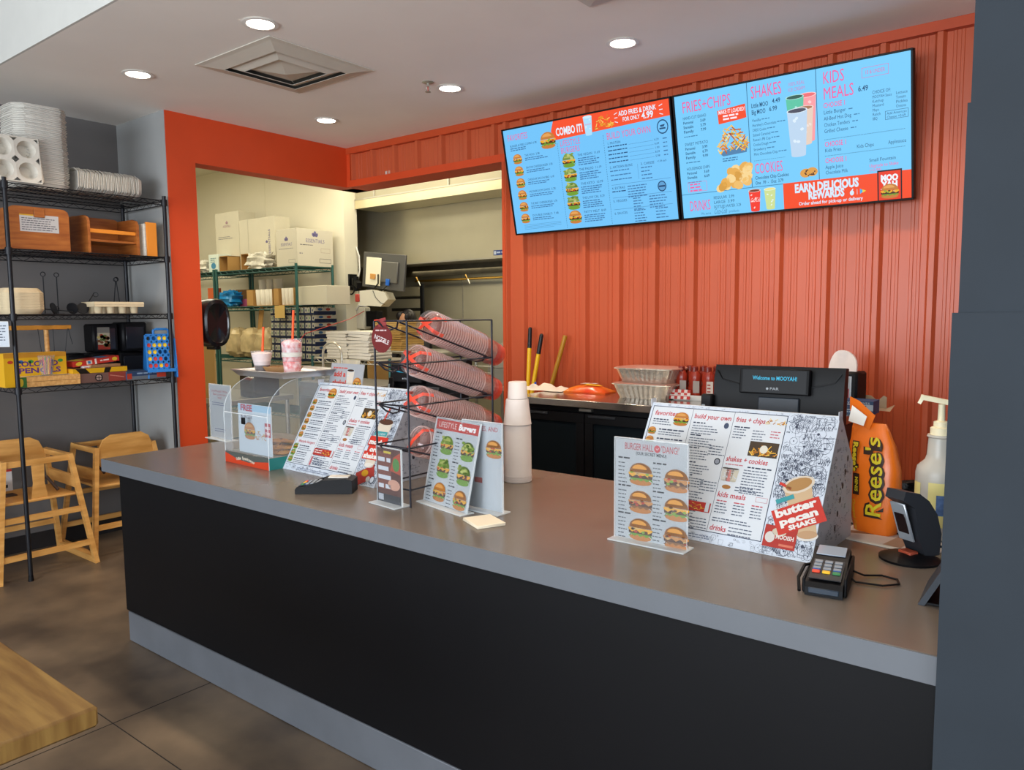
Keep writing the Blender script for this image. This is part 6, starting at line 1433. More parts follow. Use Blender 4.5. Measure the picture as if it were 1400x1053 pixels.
# poles in the gap behind the counter
YP = 4.155
def pole(label, xa, ya, xb, yb, yy, col, grip, r_, name='broom_handle'):
    top = oy(xa, ya, yy); low = oy(xb, yb, yy - .035); d = (top - low).normalized(); base = low - d * ((low.z - .02) / d.z)
    t = thing(name, label, 'broom handle', tuple(base), 0)
    L_ = (top - base).length; d = (top - base).normalized(); MBo = MB().rod((0, 0, 0), d * (L_ - grip), r_, n=12); MBo.build('pole', mat('pole_' + col, col, .35), t)
    if grip: MB().rod(d * (L_ - grip - .005), d * (L_ - .02), r_ * 1.08, r_ * 1.0, n=12).ball(d * (L_ - .02), r_, 10, 6).build('grip', mat('black_grip', '17181C', .4), t)
    return t
pole('yellow pole with black grip standing behind the back counter, leftmost of three', 725, 446, 722, 527, 4.19, 'F0C21A', .145, .014)
pole('yellow pole with black grip leaning right behind the back counter, middle of three', 741, 455, 729, 527, 4.185, 'F0C21A', .14, .014)
pole('plain brass coloured pole leaning behind the back counter, rightmost of three', 773, 459, 754, 527, 4.195, 'B0801E', 0, .015)
t = thing('blue_clip', 'small blue plastic clip beside the yellow poles', 'clip', tuple(onb(732, 526) + Vector((0, 0, 0)))); MB().box(-.008, .008, -.004, .004, 0, .045, .003).build('clip_body', mat('blue_clip', '1E50B0', .4), t)
# napkin dispenser
p = onb(1150, 547) + Vector((0, -.05, 0))
t = thing('napkin_dispenser', 'black countertop napkin dispenser with white napkin standing up from its top', 'dispenser', tuple(p), -.12)
MB().box(-.085, .085, 0, .13, 0, .185, .010).build('housing', M_black, t); MB().box(-.078, .060, -.003, .002, .012, .165, .001).build('advert_frame', mat('pale_frame', 'A8B0B8', .4), t)
sh = Sheet(); sh.rect(-.072, .054, .016, .160, 'B8BEC4', 0); sh.rect(-.005, .050, .03, .105, 'A8323C', 1); sh.text('MOO', .0, .072, .018, 'F0F0F0', 3, w_=.044, bold=.05); sh.text('YAH', .004, .046, .018, 'F0F0F0', 3, w_=.038, bold=.05); sh.words(-.06, .15, .11, .006, '7A5A5A', 1, 2, .012); sh.build('advert_card', PAPER, t, (0, -.0035, 0))
n = thing('upright_napkin', 'white rounded napkin sticking up out of the black dispenser', 'napkin', tuple(p + Vector((.0, .06, .185))), -.12)
v = []; rr = 14
for (k, y) in ((1, -.008), (1.0, .006)):
    for i in range(rr + 1): a_ = PI * i / rr; v.append((.068 * math.cos(a_) * k, y + .012 * math.sin(3 * a_), .105 * math.sin(a_) ** .8 * k - .002))
F = [(i, i + 1, rr + 2 + i, rr + 1 + i) for i in range(rr)] + [tuple(range(rr + 1)), tuple(range(2 * rr + 1, rr, -1))]
MB().add(v, F).build('napkin', mat('white_napkin', 'E9DCD4', .9), n)
# glove box and torn carton
p = onb(1174, 563) + Vector((0, -.10, 0))
t = thing('glove_box', 'navy and white vinyl glove box beside the napkin dispenser', 'box', tuple(p), .0)
MB().box(-.10, .085, 0, .12, 0, .062, .001).build('carton', mat('navy_carton', '28486E', .6), t, smooth=False)
sh = Sheet(); sh.rect(-.10, .085, 0, .062, '2C4E78', 0); sh.rect(-.10, .085, .018, .046, 'B8C4D0', 1); sh.text('VINYL GLOVES', -.06, .048, .009, 'D8E2EC', 2, w_=.13); sh.rect(.03, .055, .022, .042, '1E3A60', 2); sh.rect(-.03, -.015, .022, .042, '1E3A60', 2); sh.words(-.05, .012, .12, .005, 'A8B8C8', 1); sh.build('printed_side', PAPER, t, (0, -.0006, 0))
t = thing('torn_carton', 'torn open cardboard carton behind the glove box at the counter end', 'box', tuple(onb(1180, 560) + Vector((0, 0, 0))), .1)
MB().add([(-.08, 0, 0), (.09, 0, 0), (.09, .12, 0), (-.08, .12, 0), (-.08, .12, .07), (.09, .12, .055), (.075, .12, .062), (.05, .12, .035), (.02, .12, .06), (.12, -.03, .002), (.13, .10, .022)], [(0, 1, 2, 3), (3, 2, 5, 6, 7, 8, 4), (1, 9, 10, 2), (0, 3, 4)]).build('carton_flaps', mat('grey_kraft', 'A8957E', .8), t, smooth=False)
# bin bag
t = thing('waste_bin', 'black bin lined with a shiny black bag beside the back counter', 'bin', (-.66, 4.0, 0))
MB().box(-.16, .40, -.22, .20, 0, .66, .03).build('bin_body', M_black, t)
v = []; n = 36
for (k, z) in ((1.0, .50), (1.04, .64), (1.02, .70), (.94, .69), (.90, .60)):
    for i in range(n): th = 2 * PI * i / n; c, s_ = math.cos(th), math.sin(th); q = (abs(c) ** 6 + abs(s_) ** 6) ** (-1 / 6); v.append((.12 + .29 * k * c * q + .006 * math.sin(11 * th), -.01 + .22 * k * s_ * q + .006 * math.cos(9 * th), z + .008 * math.sin(7 * th)))
MB().add(v, [(j * n + i, j * n + (i + 1) % n, (j + 1) * n + (i + 1) % n, (j + 1) * n + i) for j in range(4) for i in range(n)]).build('bin_liner', mat('black_liner', '121214', .18, bump=.8, scale=40, noise=.1), t)
MB().box(-.12, .36, -.20, .18, .655, .662).build('bag_fold', MATS['black_liner'], t)

# ------------------------------------------------------------------ point of sale registers
def pos(label, loc, rz, w_, h, tilt, msg, dx=0.0, dz=.28):
    t = thing('register', label, 'register', loc, rz)
    MB().box(-.12, .12, -.02, .18, 0, .02, .005).build('base_plate', M_black, t)
    MB().prism([(.0, .02), (.14, .02), (.12, .20), (.06, .30), (.03, .30)], -.05, .05, 'x').build('neck', M_black, t)
    hd = put(bpy.data.objects.new('monitor', MB().prism([(.0, .02), (.03, 0), (.05, .0), (.05, h), (.012, h), (.0, h - .05)], -w_ / 2, w_ / 2, 'x').mesh('monitor', mat('register_shell', '090A0D', .45, spec=.25))), (0, .01, .12), (tilt, 0, 0)); COL.objects.link(hd); hd.parent = t
    pts = [(-w_ / 2 + .01, -.001, h - .02)] + [(-w_ / 2 + .03 + (w_ - .06) * i / 10, -.0015 - .006 * math.sin(PI * i / 10), h - .05 - .03 * math.sin(PI * i / 10)) for i in range(11)] + [(w_ / 2 - .01, -.001, h - .02)]
    MB().tube(pts, .0022, 5).build('back_ridge', M_black, hd)
    MB().box(-.115 + dx, .115 + dx, -.028, .0, dz, dz + .085, .003).build('customer_display', mat('display_housing', '08080A', .5, spec=.15), hd)
    sh = Sheet(); sh.rect(-.105, .105, 0, .075, '0A0B10', 0); sh.text(msg, -.07, .042, .013, '38B8E0', 2, w_=.145, bold=.02); sh.disc(-.02, .013, .004, .004, 'A8B0B8', 2); sh.text('PAR', -.012, .009, .009, 'A8B0B8', 2, w_=.03)
    sh.build('display_text', print_mat('display_glow', .9), hd, (dx, -.0285, dz + .005))
    MB().box(-.055, .080, -.012, .0, .02, dz - .01, .003).build('cover_plate', mat('grey_cover', '2A3038', .5), hd)
    MB().box(-w_ / 2 - .035, -w_ / 2 + .006, -.03, .03, h * .40, h * .72, .006).build('card_swipe', M_black, hd); MB().box(-w_ / 2 - .03, -w_ / 2 - .018, -.031, -.030, h * .44, h * .62).build('swipe_strip', mat('swipe_strip', '9AA8B0', .4), hd)
    MB().tube([(.10, -.01, h * .42), (.115, -.02, h * .3), (.10, .02, .0), (.09, .05, -.08)], .003, 5).build('cable', M_black, hd)
    return t
pos('black register monitor seen from behind, welcome message glowing, beyond the right menu stand', (-.855, 2.50, ZC0), .03, .43, .375, -.10, 'Welcome to MOOYAH!')
p = oy(552, 560, 2.62)
pos('black register monitor seen from behind through the wire cup rack', (-2.48, 2.50, ZC0 + .0), -.05, .44, .36, -.16, 'Welcome to MOOYAH!', -.13, .235)
# ------------------------------------------------------------------ kitchen behind the openings
M_grn = mat('green_epoxy_wire', '2F5F5A', .45, .1, noise=.15)
M_card = mat('white_carton', 'CFC9B6', .7, noise=.03); M_kraft = mat('kraft_carton', 'B98F54', .8, noise=.08)
def green_rack(label, x0, x1, y0, y1, zs):
    t = thing('green_shelving_unit', label, 'shelving', (x1, y0, 0))
    W_, D_ = x1 - x0, y1 - y0
    for x in (0, -W_):
        for y in (0, D_): MB().rod((x, y, 0), (x, y, zs[0] + .03), .015, n=10).build('post', M_grn, t)
    for z in zs:
        mb = MB()
        for y in (0, D_):
            for zz in (0, -.035): mb.rod((0, y, z + zz), (-W_, y, z + zz), .005, n=5, cap=False)
            k = int(W_ / .06)
            for i in range(k): mb.rod((-W_ * i / k, y, z if i % 2 else z - .035), (-W_ * (i + 1) / k, y, z - .035 if i % 2 else z), .0028, n=4, cap=False)
        for x in (0, -W_):
            for zz in (0, -.035): mb.rod((x, 0, z + zz), (x, D_, z + zz), .005, n=5, cap=False)
        k = int(W_ / .035)
        for i in range(1, k): mb.rod((-W_ * i / k, 0, z + .001), (-W_ * i / k, D_, z + .001), .0025, n=4, cap=False)
        mb.build('wire_shelf', M_grn, t, smooth=False)
    return t
GY0, GY1 = 4.80, 5.26
green_rack('green wire shelving unit holding white cartons along the white kitchen wall', -7.965, -6.50, GY0, GY1, (2.07, 1.67, 1.10, .55, .15))
green_rack('second green wire shelving unit, only its right end showing past the orange wall', -9.50, -8.02, GY0, GY1, (2.07, 1.67, 1.10, .55))
def G(x, y, Y=4.84): return oy(x, y, Y)
def kbox(label, xl, xr, yb, yt, z, dep, mt, Y=4.84, rz=0, draw=None, group=None, hole=None, name='carton', flap=None):
    a, b = G(xl, yb, Y), G(xr, yb, Y); h = G((xl + xr) / 2, yt, Y).z - z; w_ = b.x - a.x
    t = thing(name, label, 'box', (a.x, Y, z), rz, group)
    if hole:
        th = .006; mb = MB(); mb.box(0, th, 0, dep, 0, h).box(w_ - th, w_, 0, dep, 0, h).box(0, w_, dep - th, dep, 0, h).box(0, w_, 0, dep, 0, th).box(0, w_, 0, dep, h - th, h)
        mb.build('carton_body', M_kraft, t, smooth=False)
    else: MB().box(0, w_, 0, dep, 0, h, .003).build('carton_body', mt, t, smooth=False)
    if draw: sh = Sheet(); draw(sh, w_, h); sh.build('printed_front', PAPER, t, (0, -.001, 0))
    return t, w_, h
VI = '8C84B8'
def logo(s, x, z, k, col=VI, word=True):
    s.disc(x, z + .020 * k, .010 * k, .016 * k, col, 2, 8); s.disc(x - .012 * k, z + .014 * k, .008 * k, .012 * k, col, 2, 8, rot=.5); s.disc(x + .012 * k, z + .014 * k, .008 * k, .012 * k, col, 2, 8, rot=-.5)
    if word: s.text('ESSENTIALS', x, z - .028 * k, .020 * k, col, 2, w_=None, sx=.85, align='c')
Z1 = 2.076
kbox('small pale blue and white carton at the left end of the green shelf top', 286, 299, 372, 348, Z1, .2, mat('pale_blue_carton', 'D8E4DC', .7), draw=lambda s, w_, h: (s.disc(w_ * .5, h * .35, w_ * .25, h * .18, '5AA8D8', 1), s.words(w_ * .2, h * .8, w_ * .6, .01, '9AC0C8', 1, 3, .02)))
kbox('open kraft carton between the pale blue carton and the tall white one', 300.5, 312, 371, 350, Z1, .2, None, hole=True)
t, w_, h = kbox('tall white carton with faint pink logo on the green shelf', 296, 328, 347, 290, Z1, .22, M_card, Y=5.00, draw=lambda s, w_, h: (logo(s, w_ * .5, h * .80, 1.2, 'D8B0C0'), s.words(w_ * .12, h * .60, w_ * .65, .006, '9A98A0', 2, 2, .02), s.frame(w_ * .5, w_ * .92, h * .04, h * .11, .003, '7A7A80', 2)))
t, w_, h = kbox('bulging white carton with vertical purple lettering beside the tall one', 329, 377, 364, 298, Z1, .20, M_card, Y=4.98, draw=lambda s, w_, h: (s.text('ESSENTIALS', w_ * .88, h * .30, .036, VI, 2, w_=.26, rot=PI / 2), logo(s, w_ * .78, h * .5, 1.0, VI, False), s.line(w_ * .26, 0, w_ * .26, h, .003, 'B8B2A0', 2), s.words(w_ * .12, h * .5, .02, .03, '9A98A0', 2, 5, .04)))
kbox('open kraft carton half hidden by the bubble wrap bag', 330, 340, 367, 347, Z1, .1, None, Y=4.85, hole=True)
kbox('open kraft carton tucked beside the big white logo box', 379, 392, 361, 341, Z1, .1, None, Y=4.84, hole=True)
a = G(406, 363, 4.81); 
t = thing('carton', 'big white carton with purple logo turned at the right end of the green shelf', 'box', (a.x, 4.815, Z1), 0)
hh = G(406, 311, 4.81).z - Z1
MB().box(-.34, 0, 0, .46, 0, hh, .003).build('carton_body', M_card, t, smooth=False)
sh = Sheet(); sh.rect(-.338, -.002, .002, hh - .002, 'F4EDDA', 0); logo(sh, -.17, hh * .66, 1.5); sh.words(-.30, hh * .48, .24, .006, '9A98A0', 1, 1); sh.frame(-.14, -.03, hh * .08, hh * .18, .003, '7A7A80', 1); sh.build('printed_front', PAPER, t, (0, -.001, 0))
sh = Sheet(); sh.rect(.002, .458, .002, hh - .002, 'F4EDDA', 0); logo(sh, .23, hh * .78, 1.9); sh.words(.04, hh * .58, .16, .008, '7A7A80', 1, 1); sh.words(.03, hh * .35, .04, .01, '9A98A0', 1); sh.frame(.30, .42, hh * .38, hh * .50, .003, 'C8B0A0', 1); sh.frame(.28, .43, hh * .10, hh * .22, .004, '6A6A70', 1); sh.build('printed_side', PAPER, t, (.001, 0, 0), (0, 0, PI / 2))
def blob(name, label, cat, c, r, mt, amp=.25, n=22, m_=14, seed=1, freq=7, group=None):
    R_ = random.Random(seed); t = thing(name, label, cat, (c[0], c[1], c[2]), 0, group); v = []; ph = [R_.uniform(0, 6) for _ in range(6)]
    for j in range(m_ + 1):
        la = -PI / 2 + PI * j / m_
        for i in range(n):
            lo = 2 * PI * i / n; k = 1 + amp * (.5 * math.sin(freq * lo + ph[0]) * math.cos(3 * la + ph[1]) + .5 * math.sin(freq * 1.7 * la + ph[2] + 2 * lo)); sx_ = lambda q: math.copysign(abs(q) ** .7, q)
            v.append((r[0] * k * sx_(math.cos(la)) * sx_(math.cos(lo)), r[1] * k * sx_(math.cos(la)) * sx_(math.sin(lo)), max(0, r[2] + r[2] * k * sx_(math.sin(la)))))
    MB().add(v, [(j * n + i, j * n + (i + 1) % n, (j + 1) * n + (i + 1) % n, (j + 1) * n + i) for j in range(m_) for i in range(n)]).build('bag_body', mt, t)
    return t
M_bub = mat('bubble_wrap_plastic', 'E4E0D4', .15, noise=.2, scale=40, bump=.6); M_tanb = mat('bagged_buns', 'D8C294', .3, noise=.25, scale=12, bump=.4)
p = G(357, 371, 4.86); blob('bubble_bag', 'shiny clear bag bulging over the top green shelf edge', 'bag', (p.x, 4.86, Z1 - .005), (.20, .08, .085), M_bub, .35, seed=4)
p = G(283, 375, 4.9); blob('bubble_bag', 'crumpled white plastic bag at the far left of the green shelves', 'bag', (p.x, 4.9, Z1), (.12, .1, .07), M_bub, .3, seed=9)
Z2 = 1.676
p = G(316, 420, 4.9); blob('blue_bag', 'crumpled bright blue bag on the middle green shelf', 'bag', (p.x, 4.9, Z2), (.14, .10, .09), mat('blue_film', '1E8AD0', .3, noise=.3, scale=10, bump=.5), .25, seed=5)
kbox('small brown carton standing tilted behind the blue bag', 323, 336, 411, 396, Z2 + .09, .12, mat('brown_carton', '86643E', .8), Y=5.08, rz=.3)
kbox('pink and magenta carton beside the blue bag', 325, 341, 419, 409, Z2, .14, mat('magenta_carton', 'A8507A', .6), Y=4.98)
M_fcup = mat('stacked_white_cups', 'EFE9DC', .6)
def cupbox(label, xl, xr, yb, yt, g):
    t, w_, h = kbox(label, xl, xr, yb, yt, Z2, .30, M_kraft, Y=4.85)
    for o in list(t.children): bpy.data.objects.remove(o)
    th = .006; MB().box(0, w_ * .25, 0, .3, 0, h).box(w_ - th, w_, 0, .3, 0, h).box(0, w_, .294, .3, 0, h).box(0, w_, 0, .3, 0, th).build('carton_body', M_kraft, t, smooth=False)
    n_ = 4; cw = w_ * .72 / n_
    mm = MB().lathe([(cw * .38, 0), (cw * .40, h * .02), (cw * .47, h * .93), (cw * .44, h * .96), (.001, h * .96)], 14).mesh('cup_body', M_fcup)
    for i in range(n_):
        o = bpy.data.objects.new('paper_cup_stack', mm); COL.objects.link(o); o.location = (t.location.x + w_ * .26 + cw * (i + .5), 4.85 + .05, Z2 + .008); tag(o, '%s of white paper cups in the %s' % (('leftmost stack', 'second stack', 'third stack', 'rightmost stack')[i], g), 'cups', 'white cup stacks in the open cartons')
cupbox('open carton of white cups on the middle green shelf, left one', 338, 373, 419, 396, 'left open carton')
cupbox('open carton of white cups on the middle green shelf, right one', 374.5, 402, 418, 394, 'right open carton')
for i, x in enumerate((349, 359, 369)):
    p = G(x, 396, 5.05); t = thing('plastic_tub', 'translucent tub standing behind the open cup cartons, %s of three' % ('left', 'middle', 'right')[i], 'tub', (p.x, 5.16 , Z2), 0, 'translucent tubs'); MB().lathe([(.05, 0), (.055, .30), (.057, .305), (.001, .305)], 16).build('tub_body', mat('translucent_tub', 'D8D4C8', .4), t)
kbox('plain white carton at the right end of the middle green shelf', 407, 447, 417, 391, Z2, .30, M_card, Y=4.86)
p = G(290, 403, 4.9); kbox('white and orange packet on the far left middle shelf', 284, 292, 400, 394, Z2, .1, mat('orange_packet', 'D8683A', .6), Y=4.9)
Z3 = 1.106
for i, (x, w2) in enumerate(((325, .17), (346, .17), (366, .17))):
    p = G(x, 485, 4.92); blob('bun_bag', 'clear bag of tan buns on the lower green shelf, %s of three' % ('left', 'middle', 'right')[i], 'bag', (p.x, 4.95, Z3), (.155, .13, .165), M_tanb, .12, seed=20 + i, group='bags of buns')
t = thing('kraft_flap', 'kraft cardboard flap sticking up out of the bags on the lower green shelf', 'cardboard', tuple(G(352, 447, 4.93)), 0)
MB().add([(0, 0, 0), (.07, 0, -.02), (.12, .01, .24), (.04, .01, .30), (0, .005, 0), (.07, .005, -.02), (.12, .015, .24), (.04, .015, .30)], [(0, 1, 2, 3), (7, 6, 5, 4), (0, 1, 5, 4), (1, 2, 6, 5), (2, 3, 7, 6), (3, 0, 4, 7)]).build('flap', M_kraft, t, smooth=False); t.location.z = Z3 + .30
t = thing('kraft_label', 'kraft label card hanging from the middle green shelf edge', 'label', tuple(G(376, 435, 4.79)), 0); MB().box(0, .17, 0, .003, 0, .13).build('card_stock', mat('tan_label', 'CFAE68', .8), t, smooth=False)
# navy and white food cartons
def d_navy(s, w_, h):
    s.rect(0, w_, 0, h, 'DAD6C6', 0); s.rect(0, w_, 0, h * .30, '1F2E56', 1); s.rect(w_ * .40, w_ * .62, 0, h, '27375E', 1); s.disc(w_ * .2, h * .62, w_ * .12, h * .2, '8FA88A', 1, 8); s.disc(w_ * .82, h * .62, w_ * .10, h * .2, '2A3A66', 1, 8)
M_navyb = mat('navy_food_carton', '22305A', .6)
x0 = G(377, 490, 4.84).x; bw, bh = .105, .078; shn = Sheet(); d_navy(shn, bw - .004, bh - .003); 
tn = None
for c in range(7):
    for r_ in range(7):
        if c < 0: continue
        lab = 'small navy and white carton stacked on the lower green shelf, column %s from the left, %s' % (('first', 'second', 'third', 'fourth', 'fifth', 'sixth', 'last')[c], ('bottom', 'second row', 'third row', 'fourth row', 'fifth row', 'sixth row', 'top')[r_])
        lab = 'navy and white carton, %s column, %s, on the lower green shelf' % (('first', 'second', 'third', 'fourth', 'fifth', 'sixth', 'seventh')[c], ('bottom row', 'second row', 'third row', 'fourth row', 'fifth row', 'sixth row', 'top row')[r_])
        loc = (x0 - .05 + c * bw, 4.83 + .004 * ((c * 3 + r_) % 3), Z3 + r_ * bh)
        if tn is None:
            tn = thing('food_carton', lab, 'box', loc, 0, 'navy and white cartons'); MB().box(0, bw - .004, 0, .28, 0, bh - .004, .001).build('carton_body', M_navyb, tn, smooth=False); shn.build('printed_front', PAPER, tn, (0, -.001, 0))
            s2_ = Sheet(); s2_.rect(0, .28, 0, bh - .004, 'DAD6C6', 0); s2_.rect(0, .28, 0, bh * .5, '1F2E56', 1); s2_.disc(.08, bh * .72, .03, .014, '3A6AA0', 1, 8); s2_.disc(.18, bh * .72, .03, .014, 'B84A3A', 1, 8); s2_.build('printed_side', PAPER, tn, (bw - .0035, 0, 0), (0, 0, PI / 2))
        else: dup(tn, lab, loc)
# left-lower kitchen: prep table and things on it
pt = thing('prep_table', 'stainless steel prep table behind the left opening', 'table', (-6.75, 3.30, 0))
MB().box(0, 1.35, 0, .62, .86, .90, .003).build('worktop', M_ss, pt)
for x in (.04, 1.31):
    for y in (.04, .58): MB().rod((x, y, 0), (x, y, .86), .018, n=10).build('leg', M_ss, pt)
MB().box(.04, 1.31, .04, .58, .28, .30).build('undershelf', M_ss, pt)
t = thing('cardboard_sheet', 'tall tan cardboard sheet standing below the black dispenser', 'cardboard', (-5.83, 3.34, .901), .12); MB().box(-.15, .17, 0, .012, 0, .43).build('sheet', mat('tan_cardboard', 'C8A46A', .8), t, smooth=False)
t = thing('storage_bin', 'dark brown plastic bin on the steel prep table', 'bin', (-5.62, 3.55, .901), 0); MB().box(0, .20, 0, .25, 0, .24, .01).build('bin_body', mat('dark_brown_plastic', '2E221E', .5), t); MB().box(-.008, .208, -.008, .258, .21, .235, .006).build('rim', mat('brown_rim', '3C2C24', .5), t)
t = thing('steel_kettle', 'small steel pot with looped handle at the left jamb', 'pot', (-5.97, 3.36, .901), 0); MB().lathe([(.05, 0), (.055, .11), (.045, .14), (.001, .145)], 18).build('pot_body', M_ss, t); MB().tube([(.045, 0, .13), (.075, 0, .15), (.080, 0, .08), (.055, 0, .03)], .006, 6).build('handle', M_ss, t)
t = thing('heated_display_cabinet', 'grey steel equipment cabinet seen behind the cookie case', 'appliance', (-5.30, 3.90, 0), 0)
MB().box(0, .95, 0, .5, .10, 1.02, .006).build('cabinet_body', mat('grey_equipment', '77736C', .4, .4, noise=.1), t); MB().box(.03, .92, -.012, .0, .60, .90, .003).build('door', mat('dark_equipment_door', '3A3836', .3), t); 
for x in (.05, .88): MB().rod((x, .06, 0), (x, .06, .1), .02).build('leg', M_ss, t)
# wire stand with towels
wt = thing('wire_work_rack', 'chrome wire rack carrying two stacks of folded white towels', 'shelving', (-4.80, 4.47, 0))
M_chr = mat('chrome_wire', 'B8B4AC', .3, .7)
mb = MB(); W_, D_ = 1.05, .40
for y in (0, D_):
    for zz in (1.17, 1.135): mb.rod((0, y, zz), (-W_, y, zz), .005, n=5)
    for i in range(18): mb.rod((-W_ * i / 18, y, 1.17 if i % 2 else 1.135), (-W_ * (i + 1) / 18, y, 1.135 if i % 2 else 1.17), .003, n=4)
for i in range(31): mb.rod((-W_ * i / 30, 0, 1.172), (-W_ * i / 30, D_, 1.172), .003, n=4)
mb.build('wire_shelf', M_chr, wt, smooth=False)
for x in (0, -W_):
    for y in (0, D_): MB().rod((x, y, 0), (x, y, 1.19), .014, n=10).build('post', M_grn, wt)
M_tow = mat('white_towel', 'DCD5C6', .95, noise=.06, scale=30, bump=.3)
ordn = ('bottom', 'second', 'third', 'fourth', 'fifth', 'sixth', 'seventh', 'eighth', 'ninth', 'top')
R1 = random.Random(6)
for c, (xc, nm) in enumerate(((-5.52, 'left'), (-5.22, 'right'))):
    for k in range(9):
        mb = MB(); h_ = .026; P = []
        w2, d2 = .145 + R1.uniform(-.008, .006), .13
        P = [(-w2, 0), (w2 - .01, 0)] + [(w2 - .01 + .013 * math.cos(a_), h_ / 2 + h_ / 2 * math.sin(a_)) for a_ in (-1.0, -.4, .4, 1.0)] + [(w2 - .01, h_), (-w2, h_ - .002), (-w2 + .004, h_ * .55), (-w2 - .003, h_ * .45)]
        mb.prism(P, -d2, d2, 'y'); o = mb.build('folded_towel', M_tow); o.location = (xc + R1.uniform(-.008, .008), 4.62, 1.177 + k * .0275); o.rotation_euler = (0, R1.uniform(-.02, .02) + (.05 if k > 6 and c else 0), R1.uniform(-.05, .05))
        tag(o, 'folded white towel, %s of the %s stack on the wire rack' % (ordn[k] if k < 8 else 'top', nm), 'towel', 'folded towels on the wire rack')
t = thing('hanging_cloth', 'white cloth hanging down over the front edge of the wire rack', 'cloth', tuple(oy(477, 492, 4.455)), 0)
v = []; n = 14
for j in range(9):
    for i in range(n + 1): f = j / 8; w2 = .17 * (1 - .62 * f); v.append((-w2 + 2 * w2 * i / n, -.008 + .010 * math.sin(i * 1.3 + j * .4), -.235 * f))
F = [(j * (n + 1) + i, j * (n + 1) + i + 1, (j + 1) * (n + 1) + i + 1, (j + 1) * (n + 1) + i) for j in range(8) for i in range(n)]
MB().add(v, F).build('cloth', M_tow, t)
# kraft tray stack with steel shelf
cr = thing('cook_line_shelf', 'steel shelf table carrying tan carton stacks behind the wire cup rack', 'table', (-5.75, 5.0, 0))
MB().box(-.25, 1.05, 0, .55, 1.20, 1.225, .003).build('top_shelf', M_ss, cr)
for x in (-.22, 1.02):
    for y in (.03, .52): MB().rod((x, y, 0), (x, y, 1.20), .016, n=10).build('leg', M_ss, cr)
MB().box(-.22, 1.02, .02, .53, .70, .72).build('lower_shelf', M_ss, cr)
M_kp = mat('kraft_tray_board', 'C49C58', .8, noise=.08)
R1 = random.Random(15)
for k in range(13):
    o = MB().box(-.19, .19, -.15, .15, 0, .019, .002).build('kraft_tray', M_kp); o.location = (-5.43 + R1.uniform(-.01, .01), 5.18, 1.226 + k * .0215); o.rotation_euler = (0, 0, R1.uniform(-.04, .04))
    tag(o, 'flat kraft tray in the stack on the steel shelf behind the cup rack' if k < 12 else 'uppermost kraft tray of the stack on the steel shelf', 'tray', 'stack of kraft trays')
for i, (x, w2) in enumerate(((-5.74, .34), (-5.36, .30), (-5.02, .24))):
    t = thing('kraft_carton', 'kraft carton under the steel shelf, %s of three' % ('left', 'middle', 'right')[i], 'box', (x, 5.04, .721), 0, 'kraft cartons under the steel shelf'); MB().box(0, w2, 0, .35, 0, .40, .004).build('carton_body', M_kraft, t, smooth=False); MB().box(w2 * .42, w2 * .58, -.001, .35, .399, .401).build('tape', mat('packing_tape', 'D8C090', .3), t, smooth=False)
# sheet pan rack with slats
sp_ = thing('louvred_panel', 'pale steel rack end with dark slots behind the kitchen monitor', 'rack', (-6.95, 6.50, 0)); sp_.scale = (1.12, 1, 1.02)
MB().box(-.05, .0, 0, .03, 0, 1.86).build('upright', M_ssd, sp_, smooth=False); MB().box(.46, .50, 0, .03, 0, 1.90).build('upright', M_blackm, sp_, smooth=False)
for k in range(10): MB().box(0, .46, 0, .02, .50 + k * .14, .50 + k * .14 + .105).build('slat', M_ssd, sp_, smooth=False)
MB().box(-.05, .46, .031, .044, 0, 1.75).build('back_sheet', mat('dark_backing', '3A372F', .7), sp_, smooth=False)
# kitchen monitor on wall arm
XM = -6.40
mp = oy(481, 386, 5.44)
t = thing('kitchen_monitor', 'kitchen order monitor seen from behind on a black wall arm', 'monitor', (XM, 5.44, 0))
z0 = mp.z
MB().box(0, .02, -.055, .055, z0 - .085, z0 + .085, .003).build('wall_plate', M_black, t)
mb = MB(); mb.bar((.02, 0, z0 + .01), (.18, -.10, z0 - .01), .05, .07); mb.bar((.18, -.10, z0 - .01), (.30, -.16, z0 - .05), .05, .06); mb.rod((.18, -.10, z0 - .10), (.18, -.10, z0 + .05), .03, n=12); mb.build('arm', M_black, t)
R1 = random.Random(2)
mb = MB()
for i in range(7): a_ = R1.uniform(0, 6); mb.tube([(.10 + .05 * math.cos(a_ + q), -.10, z0 - .09 + .045 * math.sin(a_ + q)) for q in (0, .9, 1.8, 2.7, 3.4)], .006, 5)
mb.build('cable_bundle', M_black, t)
c = [oy(*q, 5.28) for q in ((506, 347.5), (563, 352), (546, 396), (489, 388))]
cen = sum(c, Vector()) / 4; ux = (c[1] - c[0] + c[2] - c[3]) / 2; uz = (c[0] - c[3] + c[1] - c[2]) / 2
w_, h_ = ux.length, uz.length; uxn = ux.normalized(); uzn = (uz - uxn * uz.dot(uxn)).normalized(); uy = uzn.cross(uxn)
mtx = Matrix((uxn, uy, uzn)).transposed().to_4x4(); mtx.translation = cen - Vector((XM, 5.44, 0))
def hd_(mb, nm, mt): o = mb.build(nm, mt, t); o.matrix_local = mtx; return o
hd = hd_(MB().box(-w_ / 2, w_ / 2, -.012, .012, -h_ / 2, h_ / 2, .004), 'screen_back', mat('monitor_back_grey', '4E4D4A', .45)); sgn = -1 if (mtx.to_3x3() @ Vector((0, -1, 0))).y < 0 else 1
MB().box(-w_ * .22, w_ * .36, -.030 if sgn < 0 else .012, -.012 if sgn < 0 else .030, -h_ * .30, h_ * .28, .006).build('rear_housing', mat('monitor_housing_grey', '5E5C56', .4), hd)
